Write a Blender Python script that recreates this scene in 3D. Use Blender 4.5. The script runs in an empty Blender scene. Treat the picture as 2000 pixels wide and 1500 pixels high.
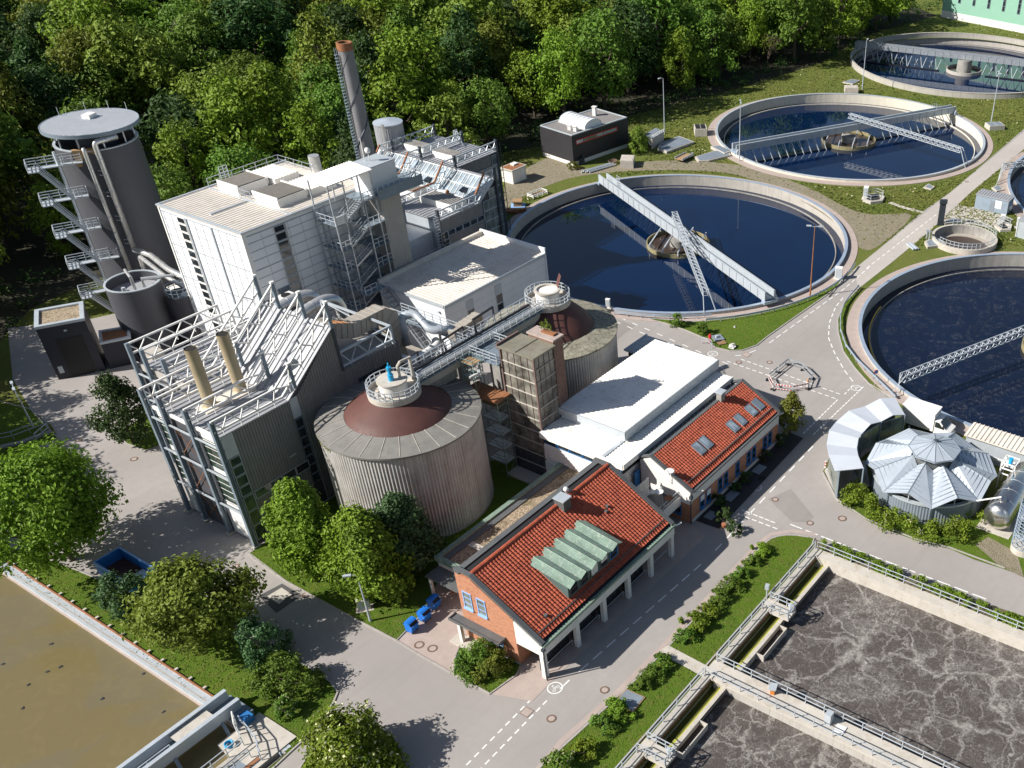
import bpy, math, random
from mathutils import Vector, Matrix
from mathutils.geometry import delaunay_2d_cdt
rnd = random.Random(11)
R = math.radians
scene = bpy.context.scene
COL = scene.collection
H = 70.0
# camera recovered from the photograph's vanishing points: X runs along the main road, Y across it
FPX, CX, CY = 1945.98, 1419.67, 1010.82
ROWS = [(0.53316461, -0.84591483, 0.01279092), (-0.52261448, -0.34120842, -0.78131358), (0.66528912, 0.40988403, -0.62400759)]
def px(x, y, z=0.0):
    """ground plan point (at height z) that the photo pixel x, y shows"""
    a, b = (x - CX) / FPX, (y - CY) / FPX
    d = [ROWS[0][i] * a + ROWS[1][i] * b + ROWS[2][i] for i in range(3)]
    t = (z - H) / d[2]
    return (d[0] * t, d[1] * t)
def pxs(l, z=0.0): return [px(x, y, z) for x, y in l]

cam = bpy.data.cameras.new('camera'); camo = bpy.data.objects.new('camera', cam); COL.objects.link(camo)
rt, dn, fw = [Vector(r).normalized() for r in ROWS]
m = Matrix((rt, -dn, -fw)).transposed().to_4x4(); m.translation = (0, 0, H)
camo.matrix_world = m
cam.sensor_fit = 'HORIZONTAL'; cam.sensor_width = 36; cam.lens = FPX / 2000 * 36
cam.shift_x = (1000 - CX) / 2000; cam.shift_y = (CY - 750) / 2000
cam.clip_start = 1; cam.clip_end = 3000
scene.camera = camo

SUN_AZ, SUN_EL = 141.2, 37.0
w = bpy.data.worlds.new('World'); scene.world = w; w.use_nodes = True
nt = w.node_tree; sky = nt.nodes.new('ShaderNodeTexSky'); sky.sky_type = 'NISHITA'; sky.sun_disc = False
sky.sun_elevation = R(SUN_EL); sky.sun_rotation = R(90 - SUN_AZ)
bg = nt.nodes['Background']; bg.inputs[1].default_value = 0.06
nt.links.new(sky.outputs[0], bg.inputs[0])
sl = bpy.data.lights.new('sun', 'SUN'); so = bpy.data.objects.new('sun', sl); COL.objects.link(so)
sl.energy = 4.9; sl.angle = R(0.5); sl.color = (1, .965, .915)
sv = Vector((math.cos(R(SUN_EL)) * math.cos(R(SUN_AZ)), math.cos(R(SUN_EL)) * math.sin(R(SUN_AZ)), math.sin(R(SUN_EL))))
so.rotation_euler = (-sv).to_track_quat('-Z', 'Y').to_euler(); so.location = (0, 0, 200)
scene.view_settings.view_transform = 'Standard'; scene.view_settings.look = 'None'
scene.view_settings.exposure = 0.55; scene.view_settings.gamma = 1

# ---------------------------------------------------------------- mesh builder
class B:
    def __init__(s): s.v = []; s.f = []
    def add(s, vs, fs):
        n = len(s.v); s.v += [tuple(p) for p in vs]; s.f += [tuple(i + n for i in f) for f in fs]; return s
    def hexa(s, p):
        return s.add(p, [(3, 2, 1, 0), (4, 5, 6, 7), (0, 1, 5, 4), (1, 2, 6, 5), (2, 3, 7, 6), (3, 0, 4, 7)])
    def box(s, x0, x1, y0, y1, z0, z1):
        return s.hexa([(x0, y0, z0), (x1, y0, z0), (x1, y1, z0), (x0, y1, z0), (x0, y0, z1), (x1, y0, z1), (x1, y1, z1), (x0, y1, z1)])
    def obox(s, c, sx, sy, z0, z1, rz=0):
        ca, sa = math.cos(rz), math.sin(rz)
        q = [(c[0] + ca * a * sx / 2 - sa * b * sy / 2, c[1] + sa * a * sx / 2 + ca * b * sy / 2) for a, b in ((-1, -1), (1, -1), (1, 1), (-1, 1))]
        return s.prism(q, z0, z1)
    def prism(s, poly, z0, z1):
        n = len(poly); ar = sum(poly[i][0] * poly[(i + 1) % n][1] - poly[(i + 1) % n][0] * poly[i][1] for i in range(n))
        if ar < 0: poly = poly[::-1]
        vs = [(p[0], p[1], z0) for p in poly] + [(p[0], p[1], z1) for p in poly]
        return s.add(vs, [tuple(range(n))[::-1], tuple(range(n, 2 * n))] + [(i, (i + 1) % n, n + (i + 1) % n, n + i) for i in range(n)])
    def quad(s, a, b, c, d): return s.add([a, b, c, d], [(0, 1, 2, 3)])
    def slab(s, p, t):
        """a thick sheet: polygon p in space, thickened downwards by t"""
        n = len(p); vs = list(p) + [(q[0], q[1], q[2] - t) for q in p]
        return s.add(vs, [tuple(range(n)), tuple(range(n, 2 * n))[::-1]] + [(i, i + n, (i + 1) % n + n, (i + 1) % n) for i in range(n)])
    def beam(s, p, q, w, h=None):
        p, q = Vector(p), Vector(q); d = q - p
        if d.length < 1e-6: return s
        d.normalize(); u = Vector((0, 0, 1)) if abs(d.z) < .95 else Vector((0, 1, 0))
        a = d.cross(u).normalized() * (w / 2); b = a.cross(d).normalized() * ((h or w) / 2)
        vs = [o + x for o in (p, q) for x in (-a - b, a - b, a + b, -a + b)]
        return s.add(vs, [(0, 1, 2, 3), (7, 6, 5, 4), (0, 4, 5, 1), (1, 5, 6, 2), (2, 6, 7, 3), (3, 7, 4, 0)])
    def tube(s, pts, r, n=6, r1=None):
        pts = [Vector(p) for p in pts]; vs = []; fs = []; pa = None; m = len(pts)
        for i, p in enumerate(pts):
            d = (pts[min(i + 1, m - 1)] - pts[max(i - 1, 0)]).normalized()
            if pa is None: pa = d.orthogonal().normalized()
            a = pa - d * pa.dot(d)
            a = a.normalized() if a.length > 1e-4 else d.orthogonal().normalized()
            pa = a; b = d.cross(a); rr = r if r1 is None else r + (r1 - r) * i / max(1, m - 1)
            vs += [p + (a * math.cos(k * 2 * math.pi / n) + b * math.sin(k * 2 * math.pi / n)) * rr for k in range(n)]
        for i in range(m - 1):
            fs += [(i * n + k, i * n + (k + 1) % n, (i + 1) * n + (k + 1) % n, (i + 1) * n + k) for k in range(n)]
        fs += [tuple(range(n))[::-1], tuple(range((m - 1) * n, m * n))]
        return s.add(vs, fs)
    def lathe(s, c, prof, n=48, a0=0, a1=2 * math.pi, close=False, wob=0, freq=0):
        full = abs(a1 - a0 - 2 * math.pi) < 1e-6; m = len(prof); k = n if full else n + 1; vs = []; fs = []
        for i in range(k):
            a = a0 + (a1 - a0) * i / n; ca, sa = math.cos(a), math.sin(a); dr = wob * math.cos(freq * a)
            vs += [(c[0] + ca * (r + dr if r > .01 else r), c[1] + sa * (r + dr if r > .01 else r), z) for r, z in prof]
        for i in range(n):
            j = (i + 1) % k
            for q in range(m if close else m - 1):
                q2 = (q + 1) % m; fs.append((i * m + q, j * m + q, j * m + q2, i * m + q2))
        return s.add(vs, fs)
    def cyl(s, c, r, z0, z1, n=24, r2=None):
        r2 = r if r2 is None else r2
        vs = [(c[0] + rr * math.cos(2 * math.pi * i / n), c[1] + rr * math.sin(2 * math.pi * i / n), z) for rr, z in ((r, z0), (r2, z1)) for i in range(n)]
        return s.add(vs, [tuple(range(n))[::-1], tuple(range(n, 2 * n))] + [(i, (i + 1) % n, n + (i + 1) % n, n + i) for i in range(n)])
    def ring(s, c, r0, r1, z0, z1, n=96, a0=0, a1=2 * math.pi):
        return s.lathe(c, [(r1, z0), (r1, z1), (r0, z1), (r0, z0)], n, a0, a1, close=True)
    def strip(s, pts, wd, z0, z1, closed=False):
        n = len(pts); L = []; Rr = []
        for i in range(n):
            a = Vector(pts[(i - 1) % n] if closed or i else pts[i]); b = Vector(pts[(i + 1) % n] if closed or i < n - 1 else pts[i])
            d = (b - a).to_2d().normalized(); nn = Vector((-d.y, d.x)) * wd / 2; p = Vector(pts[i]).to_2d()
            L.append(p + nn); Rr.append(p - nn)
        vs = []
        for i in range(n): vs += [(*Rr[i], z0), (*L[i], z0), (*L[i], z1), (*Rr[i], z1)]
        fs = []
        for i in range(n if closed else n - 1):
            j = (i + 1) % n; fs += [(i * 4 + k, j * 4 + k, j * 4 + (k + 1) % 4, i * 4 + (k + 1) % 4) for k in range(4)]
        if not closed: fs += [(0, 1, 2, 3), (n * 4 - 1, n * 4 - 2, n * 4 - 3, n * 4 - 4)]
        return s.add(vs, fs)
    def corr(s, p, q, z0, z1, pitch=.3, dep=.06, z1b=None, inward=False):
        """ribbed metal sheet from plan point p to q; outside is to the right of p->q; top may slope from z1 to z1b"""
        p, q = Vector(p).to_2d(), Vector(q).to_2d(); d = q - p; L = d.length; d.normalize(); o = Vector((d.y, -d.x)) * (dep)
        n = max(1, round(L / pitch)); t = []
        for i in range(n):
            for f, h in ((0, 0), (.35, 0), (.5, 1), (.85, 1)): t.append(((i + f) / n, h))
        t.append((1, 0)); z1b = z1 if z1b is None else z1b; vs = []
        for f, h in t:
            x = p + d * (L * f) + o * h; zt = z1 + (z1b - z1) * f
            vs += [(x.x, x.y, z0), (x.x, x.y, zt)]
        return s.add(vs, [(2 * i, 2 * i + 2, 2 * i + 3, 2 * i + 1) for i in range(len(t) - 1)])
    def ribroof(s, a, b, c, d, pitch=.45, h=.07, wd=.4):
        """ribs over the sheet a b c d, running from edge ab to edge dc"""
        a, b, c, d = map(Vector, (a, b, c, d)); n = max(1, round((b - a).length / pitch)); up = Vector((0, 0, h))
        for i in range(n):
            f0, f1 = (i + .5 - wd / 2) / n, (i + .5 + wd / 2) / n; g0, g1 = (i + .5 - wd / 4) / n, (i + .5 + wd / 4) / n
            A0, A1, D0, D1 = a.lerp(b, f0), a.lerp(b, f1), d.lerp(c, f0), d.lerp(c, f1)
            T0, T1, U0, U1 = a.lerp(b, g0) + up, a.lerp(b, g1) + up, d.lerp(c, g0) + up, d.lerp(c, g1) + up
            s.add([A0, A1, D1, D0, T0, T1, U1, U0], [(4, 5, 6, 7), (0, 1, 5, 4), (1, 2, 6, 5), (2, 3, 7, 6), (3, 0, 4, 7)])
        return s
    def rail(s, pts, h=1.1, step=1.6, r=.03, rails=(1.0, .5), closed=False):
        pts = [Vector(p) for p in pts]; seg = list(zip(pts, pts[1:] + ([pts[0]] if closed else [])))
        if not closed: seg = seg[:len(pts) - 1]
        for a, b in seg:
            for f in rails: s.beam(a + Vector((0, 0, h * f)), b + Vector((0, 0, h * f)), r * 2)
            n = max(1, round((b - a).length / step))
            for i in range(n): p = a.lerp(b, i / n); s.beam(p, p + Vector((0, 0, h)), r * 2)
        if not closed: s.beam(pts[-1], pts[-1] + Vector((0, 0, h)), r * 2)
        return s
    def truss(s, a, b, h, w, n, r=.06):
        """square lattice girder; a, b are the ends of the bottom centre line"""
        a, b = Vector(a), Vector(b); d = (b - a); u = Vector((0, 0, h)); sd = d.cross(Vector((0, 0, 1))).normalized() * w / 2
        for o in (sd, -sd):
            s.beam(a + o, b + o, r * 2); s.beam(a + o + u, b + o + u, r * 2)
            for i in range(n):
                p, q = a + d * (i / n) + o, a + d * ((i + 1) / n) + o; mid = (p + q) / 2 + u
                s.beam(p, mid, r * 1.3); s.beam(mid, q, r * 1.3)
        for i in range(n + 1):
            p = a + d * (i / n); s.beam(p + sd, p - sd, r * 1.3)
            if i < n: s.beam(p + sd + u, a + d * ((i + 1) / n) - sd + u, r * 1.3); s.beam(p + sd + u, p - sd + u, r * 1.3)
        return s

ORG = {}
def tag(o, label=None, cat=None, group=None, kind=None):
    if label: o['label'] = label
    if cat: o['category'] = cat
    if group: o['group'] = group
    if kind: o['kind'] = kind
    return o
def T(name, label, cat, loc, group=None):
    o = bpy.data.objects.new(name, None); COL.objects.link(o); o.location = loc; o.empty_display_size = .5
    ORG[o] = Vector(loc); return tag(o, label, cat, group)
def obj(name, b, mt, par=None, smooth=False, label=None, cat=None, group=None, kind=None, loc=None):
    if par is not None: o0 = ORG[par]
    elif loc is not None: o0 = Vector(loc)
    elif kind: o0 = Vector((0, 0, 0))
    else:
        xs, ys, zs = zip(*b.v); o0 = Vector(((min(xs) + max(xs)) / 2, (min(ys) + max(ys)) / 2, min(zs)))
    me = bpy.data.meshes.new(name)
    me.from_pydata([(x - o0.x, y - o0.y, z - o0.z) for x, y, z in b.v], [], b.f); me.materials.append(mt)
    if smooth: me.shade_smooth()
    me.update(); o = bpy.data.objects.new(name, me); COL.objects.link(o); ORG[o] = o0
    if par is not None: o.parent = par
    else: o.location = o0
    return tag(o, label, cat, group, kind)
def dup(o, loc=None, rz=None, label=None, par=None, scale=None):
    c = o.copy(); COL.objects.link(c); ORG[c] = Vector(loc) if loc is not None else ORG[o]
    if par is not None: c.parent = par
    if loc is not None: c.location = loc
    if rz is not None: c.rotation_euler = (0, 0, rz)
    if scale is not None: c.scale = scale
    if label: c['label'] = label
    for ch in list(o.children): dup(ch, par=c)
    return c
def inside(p, poly):
    x, y = p; c = False; n = len(poly)
    for i in range(n):
        x1, y1 = poly[i]; x2, y2 = poly[i - 1]
        if (y1 > y) != (y2 > y) and x < (x2 - x1) * (y - y1) / (y2 - y1) + x1: c = not c
    return c
def circ(c, r, n=72): return [(c[0] + r * math.cos(2 * math.pi * i / n), c[1] + r * math.sin(2 * math.pi * i / n)) for i in range(n)]
def sheet(name, poly, z, mt, holes=(), kind='structure', extra=(), par=None, **kw):
    vs = []; ed = []
    for pl in [poly] + list(holes):
        n0 = len(vs); vs += [Vector(p) for p in pl]; ed += [(n0 + i, n0 + (i + 1) % len(pl)) for i in range(len(pl))]
    vs += [Vector(p) for p in extra]
    v2, e2, f2, *_ = delaunay_2d_cdt(vs, ed, [], 0, 1e-4)
    b = B(); b.v = [(p.x, p.y, z) for p in v2]
    for f in f2:
        c = sum((v2[i] for i in f), Vector((0, 0))) / len(f)
        if inside(c, poly) and not any(inside(c, h) for h in holes): b.f.append(tuple(f))
    return obj(name, b, mt, par, kind=None if par else kind, **kw)
def chaikin(p, it=2, closed=True):
    for _ in range(it):
        q = []; n = len(p)
        for i in range(n if closed else n - 1):
            a, b = p[i], p[(i + 1) % n]
            q += [(a[0] * .75 + b[0] * .25, a[1] * .75 + b[1] * .25), (a[0] * .25 + b[0] * .75, a[1] * .25 + b[1] * .75)]
        p = q if closed else [p[0]] + q + [p[-1]]
    return p

# ---------------------------------------------------------------- materials
class NM:
    def __init__(s, name):
        s.m = bpy.data.materials.new(name); s.m.use_nodes = True; s.t = s.m.node_tree
        s.p = s.t.nodes['Principled BSDF']; s.geo = s.n('ShaderNodeNewGeometry'); s.pos = s.geo.outputs['Position']
    def n(s, typ, **kw):
        o = s.t.nodes.new(typ)
        for k, v in kw.items(): setattr(o, k, v)
        return o
    def put(s, sock, v):
        if isinstance(v, bpy.types.NodeSocket): s.t.links.new(v, sock)
        elif isinstance(v, tuple) and len(v) == 3 and sock.type == 'RGBA': sock.default_value = (*v, 1)
        else: sock.default_value = v
    def noise(s, scale, detail=4, vec=None, rough=.6, dist=0):
        o = s.n('ShaderNodeTexNoise'); s.put(o.inputs['Vector'], vec or s.pos)
        o.inputs['Scale'].default_value = scale; o.inputs['Detail'].default_value = detail; o.inputs['Roughness'].default_value = rough; o.inputs['Distortion'].default_value = dist
        return o.outputs['Fac']
    def mapr(s, v, a, b, c=0., d=1.):
        o = s.n('ShaderNodeMapRange'); s.put(o.inputs[0], v)
        for i, k in enumerate((a, b, c, d)): s.put(o.inputs[i + 1], k)
        return o.outputs[0]
    def mix(s, f, a, b, mode='MIX'):
        o = s.n('ShaderNodeMix', data_type='RGBA', blend_type=mode); s.put(o.inputs['Factor'], f); s.put(o.inputs['A'], a); s.put(o.inputs['B'], b)
        return o.outputs['Result']
    def math(s, op, a, b=0.):
        o = s.n('ShaderNodeMath', operation=op); s.put(o.inputs[0], a); s.put(o.inputs[1], b); return o.outputs[0]
    def scl(s, v, vec=None):
        o = s.n('ShaderNodeVectorMath', operation='MULTIPLY'); s.put(o.inputs[0], vec or s.pos); o.inputs[1].default_value = v; return o.outputs[0]
    def bump(s, h, st=.3, dist=.05):
        o = s.n('ShaderNodeBump'); s.put(o.inputs['Height'], h); o.inputs['Strength'].default_value = st; o.inputs['Distance'].default_value = dist
        s.put(s.p.inputs['Normal'], o.outputs[0])
    def out(s, col, rough=.7, metal=0., spec=.5):
        s.put(s.p.inputs['Base Color'], col); s.put(s.p.inputs['Roughness'], rough); s.p.inputs['Metallic'].default_value = metal
        s.p.inputs['Specular IOR Level'].default_value = spec; return s.m
def sc(c, k): return tuple(min(1, x * k) for x in c)
def mat(name, col, rough=.65, metal=0, var=.16, scale=.7, dirt=None, dirtf=.5, bump=0, streak=0, spec=.4):
    """paint, metal or concrete with uneven tone, vertical weather streaks and patches of dirt"""
    k = NM(name); a = k.noise(scale, 5); b = k.noise(scale * 9, 3)
    f = k.math('ADD', k.math('MULTIPLY', a, .65), k.math('MULTIPLY', b, .35))
    c = k.mix(k.mapr(f, .3, .7), sc(col, 1 - var), sc(col, 1 + var))
    if streak:
        st = k.noise(1., 4, k.scl((3.5, 3.5, .22))); c = k.mix(k.mapr(st, .52, .75, 0, streak), c, dirt or sc(col, .45))
    if dirt and not streak:
        d = k.noise(scale * 1.7, 6, rough=.7); c = k.mix(k.mapr(d, .5, .68, 0, dirtf), c, dirt)
    if bump: k.bump(k.noise(18, 3), bump, .03)
    return k.out(c, k.mapr(b, .3, .7, max(0, rough - .08), min(1, rough + .08)), metal, spec)
M = {}
M['white'] = mat('white_metal', (.80, .78, .74), .5, var=.05, dirt=(.55, .52, .47), dirtf=.35)
M['whiteroof'] = mat('white_sheet_roof', (.80, .77, .72), .5, var=.06, dirt=(.52, .46, .38), dirtf=.55, scale=.35)
M['cream'] = mat('cream_sheet_roof', (.68, .62, .54), .55, var=.08, dirt=(.45, .39, .31), dirtf=.5, scale=.4)
M['panel'] = mat('white_panel', (.78, .79, .80), .4, var=.05, streak=.22, dirt=(.5, .5, .48), spec=.5)
M['seam'] = mat('panel_joint', (.34, .36, .38), .6)
M['lsteel'] = mat('pale_steel', (.50, .54, .57), .45, .25, var=.12)
M['steel'] = mat('galvanised_steel', (.44, .47, .50), .42, .55, var=.2, scale=1.5)
M['bsteel'] = mat('blue_grey_steel', (.20, .245, .285), .5, .1, var=.15)
M['dsteel'] = mat('dark_steel', (.055, .065, .08), .5, .1, var=.2)
M['chrome'] = mat('shiny_cladding', (.64, .63, .61), .3, .6, var=.1, scale=2)
M['stainless'] = mat('stainless_tank', (.62, .60, .57), .2, .95, var=.06, scale=.8)
M['anth'] = mat('anthracite_sheet', (.052, .052, .062), .5, .1, var=.14, streak=.2, dirt=(.09, .09, .1))
M['anth2'] = mat('dark_grey_cladding', (.078, .078, .088), .55, var=.1, scale=.3)
M['garage'] = mat('navy_black_cladding', (.026, .028, .04), .5, var=.15)
M['greyclad'] = mat('ribbed_grey_cladding', (.25, .24, .235), .5, .15, var=.1, streak=.3, dirt=(.1, .1, .1))
M['zinc'] = mat('zinc_sheet', (.50, .55, .60), .38, .3, var=.1, scale=.8)
M['zincseam'] = mat('zinc_seam', (.28, .32, .36), .45, .3)
M['roofgrey'] = mat('grey_sheet_roof', (.36, .365, .38), .5, .1, var=.08, dirt=(.3, .29, .28), dirtf=.5)
M['concrete'] = mat('concrete', (.43, .40, .355), .85, var=.12, streak=.55, dirt=(.2, .175, .15), bump=.2)
M['concd'] = mat('weathered_concrete', (.30, .285, .26), .85, var=.3, streak=.6, dirt=(.12, .105, .09), bump=.3)
M['path'] = mat('pinkish_paving', (.40, .325, .285), .9, var=.13, scale=.9, bump=.2)
M['conflat'] = mat('pale_concrete_slab', (.50, .46, .40), .85, var=.12, dirt=(.34, .28, .2), dirtf=.5, bump=.2)
M['tankwhite'] = mat('limed_tank_wall', (.66, .61, .5), .8, var=.1, streak=.5, dirt=(.4, .36, .27))
M['rim'] = mat('rim_steel', (.42, .50, .60), .4, .4, var=.12)
M['rust'] = mat('rusty_steel', (.30, .13, .06), .8, .1, var=.35, scale=2)
M['tan'] = mat('tan_flue', (.38, .31, .20), .55, .3, var=.16, streak=.4, dirt=(.26, .17, .09))
M['chimney'] = mat('grey_chimney_steel', (.235, .23, .235), .6, .1, var=.12, streak=.5, dirt=(.15, .145, .145))
M['soot'] = mat('soot', (.02, .018, .016), .9)
M['copper'] = mat('green_copper', (.20, .28, .22), .6, .1, var=.3, streak=.8, dirt=(.42, .45, .38))
M['copperd'] = mat('dark_copper', (.10, .145, .135), .6, .1, var=.2, streak=.4, dirt=(.17, .26, .2))
M['lead'] = mat('dark_lead', (.12, .125, .125), .55, .1, var=.2, streak=.3, dirt=(.2, .2, .19))
M['dome'] = mat('brown_dome_sheet', (.105, .043, .034), .6, var=.16, scale=.5, dirt=(.06, .035, .03), dirtf=.4)
M['blue'] = mat('blue_paint', (.03, .17, .42), .45, var=.1)
M['binblue'] = mat('bin_blue', (.02, .17, .60), .35, var=.1, scale=3)
M['lblue'] = mat('pale_blue_paint', (.28, .45, .75), .4, var=.06)
M['turq'] = mat('turquoise_paint', (.02, .34, .62), .4)
M['red'] = mat('red_paint', (.55, .035, .03), .45)
M['orange'] = mat('orange_rust', (.62, .22, .05), .7, var=.25, scale=2)
M['duct'] = mat('stained_duct', (.42, .385, .33), .5, .2, var=.1, streak=.6, dirt=(.38, .22, .1))
M['black'] = mat('black_rubber', (.015, .015, .016), .5)
M['mark'] = mat('road_paint', (.76, .75, .72), .7, var=.08, dirt=(.5, .47, .43), dirtf=.5, scale=3)
M['iron'] = mat('rusty_iron_ring', (.16, .105, .075), .8, var=.2, scale=3)
M['kerb'] = mat('kerb_stone', (.36, .33, .30), .9, var=.2, scale=2)
M['mint'] = mat('mint_render', (.24, .44, .33), .8, var=.05)
M['dark'] = mat('dark_interior', (.015, .015, .017), .8)
M['whitewall'] = mat('white_render', (.74, .71, .66), .75, var=.05, streak=.25, dirt=(.5, .47, .42))
M['wood'] = mat('timber', (.36, .23, .12), .8, var=.25, scale=4)
M['yellow'] = mat('yellow_paint', (.7, .45, .05), .5)
M['bark'] = mat('bark', (.085, .065, .05), .95, var=.3, scale=4)
M['twig'] = mat('bare_twig', (.15, .105, .085), .95, var=.2, scale=4)
M['terracotta'] = mat('terracotta', (.38, .15, .08), .8)
M['pvc'] = mat('grey_grating', (.25, .29, .33), .6, .3, var=.12)
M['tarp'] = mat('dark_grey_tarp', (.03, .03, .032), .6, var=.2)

def glass(name, col, rough=.06, var=.5, scale=.5, spec=.8, metal=0):
    k = NM(name); f = k.noise(scale, 3); return k.out(k.mix(k.mapr(f, .35, .65), sc(col, 1 - var), sc(col, 1 + var)), rough, metal, spec)
M['glass'] = glass('window_glass', (.022, .028, .032))
M['glassg'] = glass('green_window_glass', (.05, .075, .055))
M['glassr'] = glass('roof_glass', (.30, .36, .40), .12, .35, .8)
M['glassb'] = glass('hazy_glass', (.15, .17, .15), .12, .5, .6)
M['glasst'] = glass('grimy_glass', (.17, .16, .135), .2, .6, .7, .5)
M['mauve'] = mat('rusty_mauve_steel', (.17, .115, .10), .8, var=.25)
M['rustroof'] = mat('stained_copper_roof', (.23, .215, .165), .6, .1, var=.25, dirt=(.20, .14, .09), dirtf=.6)
M['roofw'] = mat('silvery_panel', (.68, .71, .75), .4, .2, var=.05)
M['disc'] = mat('pale_disc_roof', (.66, .66, .68), .5, .1, var=.06)
M['hut'] = mat('blue_grey_hut', (.27, .33, .39), .5, .1)
M['roofdk'] = mat('grey_roof_felt', (.22, .205, .195), .9, var=.2, scale=2)
M['dome_white'] = glass('opal_dome', (.8, .82, .84), .25, .05)

def asphalt(name, col):
    k = NM(name); a = k.noise(.06, 5); b = k.noise(.9, 6, rough=.7); g = k.noise(14, 2); tr = k.noise(1., 3, k.scl((.05, .9, 1)))
    c = k.mix(k.mapr(a, .3, .7), sc(col, .86), sc(col, 1.1)); c = k.mix(k.mapr(b, .42, .62, 0, .35), c, sc(col, .84))
    c = k.mix(k.mapr(tr, .54, .7, 0, .3), c, sc(col, .72)); c = k.mix(k.mapr(g, .3, .7, 0, .25), c, sc(col, .8))
    k.bump(g, .25, .02); return k.out(c, .88, 0, .3)
M['asphalt'] = asphalt('asphalt', (.355, .325, .30))
M['asphd'] = asphalt('dark_asphalt_patch', (.10, .096, .094))
M['asphm'] = asphalt('asphalt_patch', (.29, .265, .245))
M['roadc'] = asphalt('concrete_road', (.46, .42, .375))
def grass(name, c1, c2, c3, sc1=.12, flow=0):
    k = NM(name); a = k.noise(sc1, 6, rough=.65); b = k.noise(1.3, 5, rough=.7); g = k.noise(9, 3, rough=.7)
    c = k.mix(k.mapr(a, .36, .64), c1, c2); c = k.mix(k.mapr(b, .46, .68, 0, .75), c, c3)
    c = k.mix(k.mapr(g, .35, .7, 0, .75), c, sc(c1, .38))
    if flow:
        f = k.noise(5, 2); c = k.mix(k.mapr(f, .70, .72, 0, flow), c, (.55, .55, .45))
    k.bump(k.math('ADD', g, b), .9, .25); return k.out(c, .95, 0, .15)
M['lawn'] = grass('lawn', (.135, .215, .02), (.10, .185, .018), (.20, .205, .05))
M['meadow'] = grass('meadow', (.19, .215, .045), (.125, .19, .03), (.26, .225, .085), .07, .35)
M['gravelly'] = grass('gravel_track', (.36, .31, .215), (.40, .35, .26), (.26, .235, .12), .2)
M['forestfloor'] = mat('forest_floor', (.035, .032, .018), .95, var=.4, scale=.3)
M['earth'] = mat('bare_earth', (.14, .11, .07), .95, var=.3, scale=.8, dirt=(.1, .13, .03), dirtf=.8)
def gravel():
    k = NM('roof_gravel'); v = k.n('ShaderNodeTexVoronoi'); k.put(v.inputs['Vector'], k.pos); v.inputs['Scale'].default_value = 6
    h = k.n('ShaderNodeSeparateColor'); k.put(h.inputs[0], v.outputs['Color'])
    c = k.mix(h.outputs[0], (.20, .15, .10), (.46, .37, .26)); d = k.noise(.5, 5)
    c = k.mix(k.mapr(d, .52, .66, 0, .6), c, (.12, .10, .045)); k.bump(v.outputs['Distance'], .6, .1); return k.out(c, .95, 0, .2)
M['gravel'] = gravel()
def brick(name, c1, c2, mort):
    k = NM(name); s = k.n('ShaderNodeSeparateXYZ'); k.put(s.inputs[0], k.pos); cb = k.n('ShaderNodeCombineXYZ')
    k.put(cb.inputs[0], k.math('ADD', s.outputs[0], s.outputs[1])); k.put(cb.inputs[1], s.outputs[2])
    t = k.n('ShaderNodeTexBrick'); k.put(t.inputs['Vector'], cb.outputs[0]); t.inputs['Scale'].default_value = 1
    t.inputs['Brick Width'].default_value = .36; t.inputs['Row Height'].default_value = .11; t.inputs['Mortar Size'].default_value = .012
    for i, c in (('Color1', c1), ('Color2', c2), ('Mortar', mort)): t.inputs[i].default_value = (*c, 1)
    c = k.mix(k.mapr(k.noise(2.5, 5), .5, .7, 0, .45), t.outputs['Color'], sc(c1, .5)); return k.out(c, .85, 0, .3)
M['brick'] = brick('orange_brick', (.42, .155, .075), (.52, .21, .11), (.42, .3, .22))
M['brickd'] = brick('brown_brick', (.17, .085, .065), (.25, .13, .10), (.24, .2, .17))
def tiles():
    k = NM('red_roof_tile'); v = k.n('ShaderNodeTexWhiteNoise'); sn = k.n('ShaderNodeVectorMath', operation='SNAP'); k.put(sn.inputs[0], k.pos); sn.inputs[1].default_value = (.41, .34, 9)
    k.put(v.inputs['Vector'], sn.outputs[0]); c = k.mix(v.outputs['Value'], (.33, .07, .035), (.46, .105, .052)); a = k.noise(.5, 4)
    c = k.mix(k.mapr(a, .5, .7, 0, .35), c, (.27, .065, .04)); g = k.noise(10, 3); c = k.mix(k.mapr(g, .62, .75, 0, .5), c, (.16, .06, .04)); return k.out(c, .7, 0, .35)
M['tile'] = tiles()
def water(name, col, rough=.03, b=.05, film=0, spec=.5, bs=1.2):
    k = NM(name); f = k.noise(.05, 4, dist=1.5); c = k.mix(k.mapr(f, .35, .65), sc(col, .85), sc(col, 1.15))
    if film:
        v = k.noise(.35, 7, dist=2., rough=.72); fl = k.noise(6, 4, rough=.8)
        c = k.mix(k.math('MULTIPLY', k.mapr(v, .5, .72, 0, film), k.mapr(fl, .5, .72)), c, (.42, .40, .38))
    k.bump(k.noise(bs, 3), b, .05); return k.out(c, rough, 0, spec)
M['water'] = water('tank_water', (.001, .010, .040), .035, .02)
M['waterf'] = water('tank_water_with_film', (.004, .0085, .024), .06, .03, .6)
M['waterb'] = water('sludge_water', (.055, .038, .03), .12, .1)
def pondm():
    k = NM('murky_pond_water'); f = k.noise(.09, 6, dist=.8, rough=.6); c = k.mix(k.mapr(f, .47, .53), (.17, .135, .062), (.162, .135, .075))
    g = k.noise(.5, 6, dist=1.5); c = k.mix(k.mapr(g, .5, .75, 0, .25), c, (.26, .2, .1)); k.bump(k.noise(2.5, 2), .02, .05); return k.out(c, .16, 0, .35)
M['pond'] = pondm()
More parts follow.
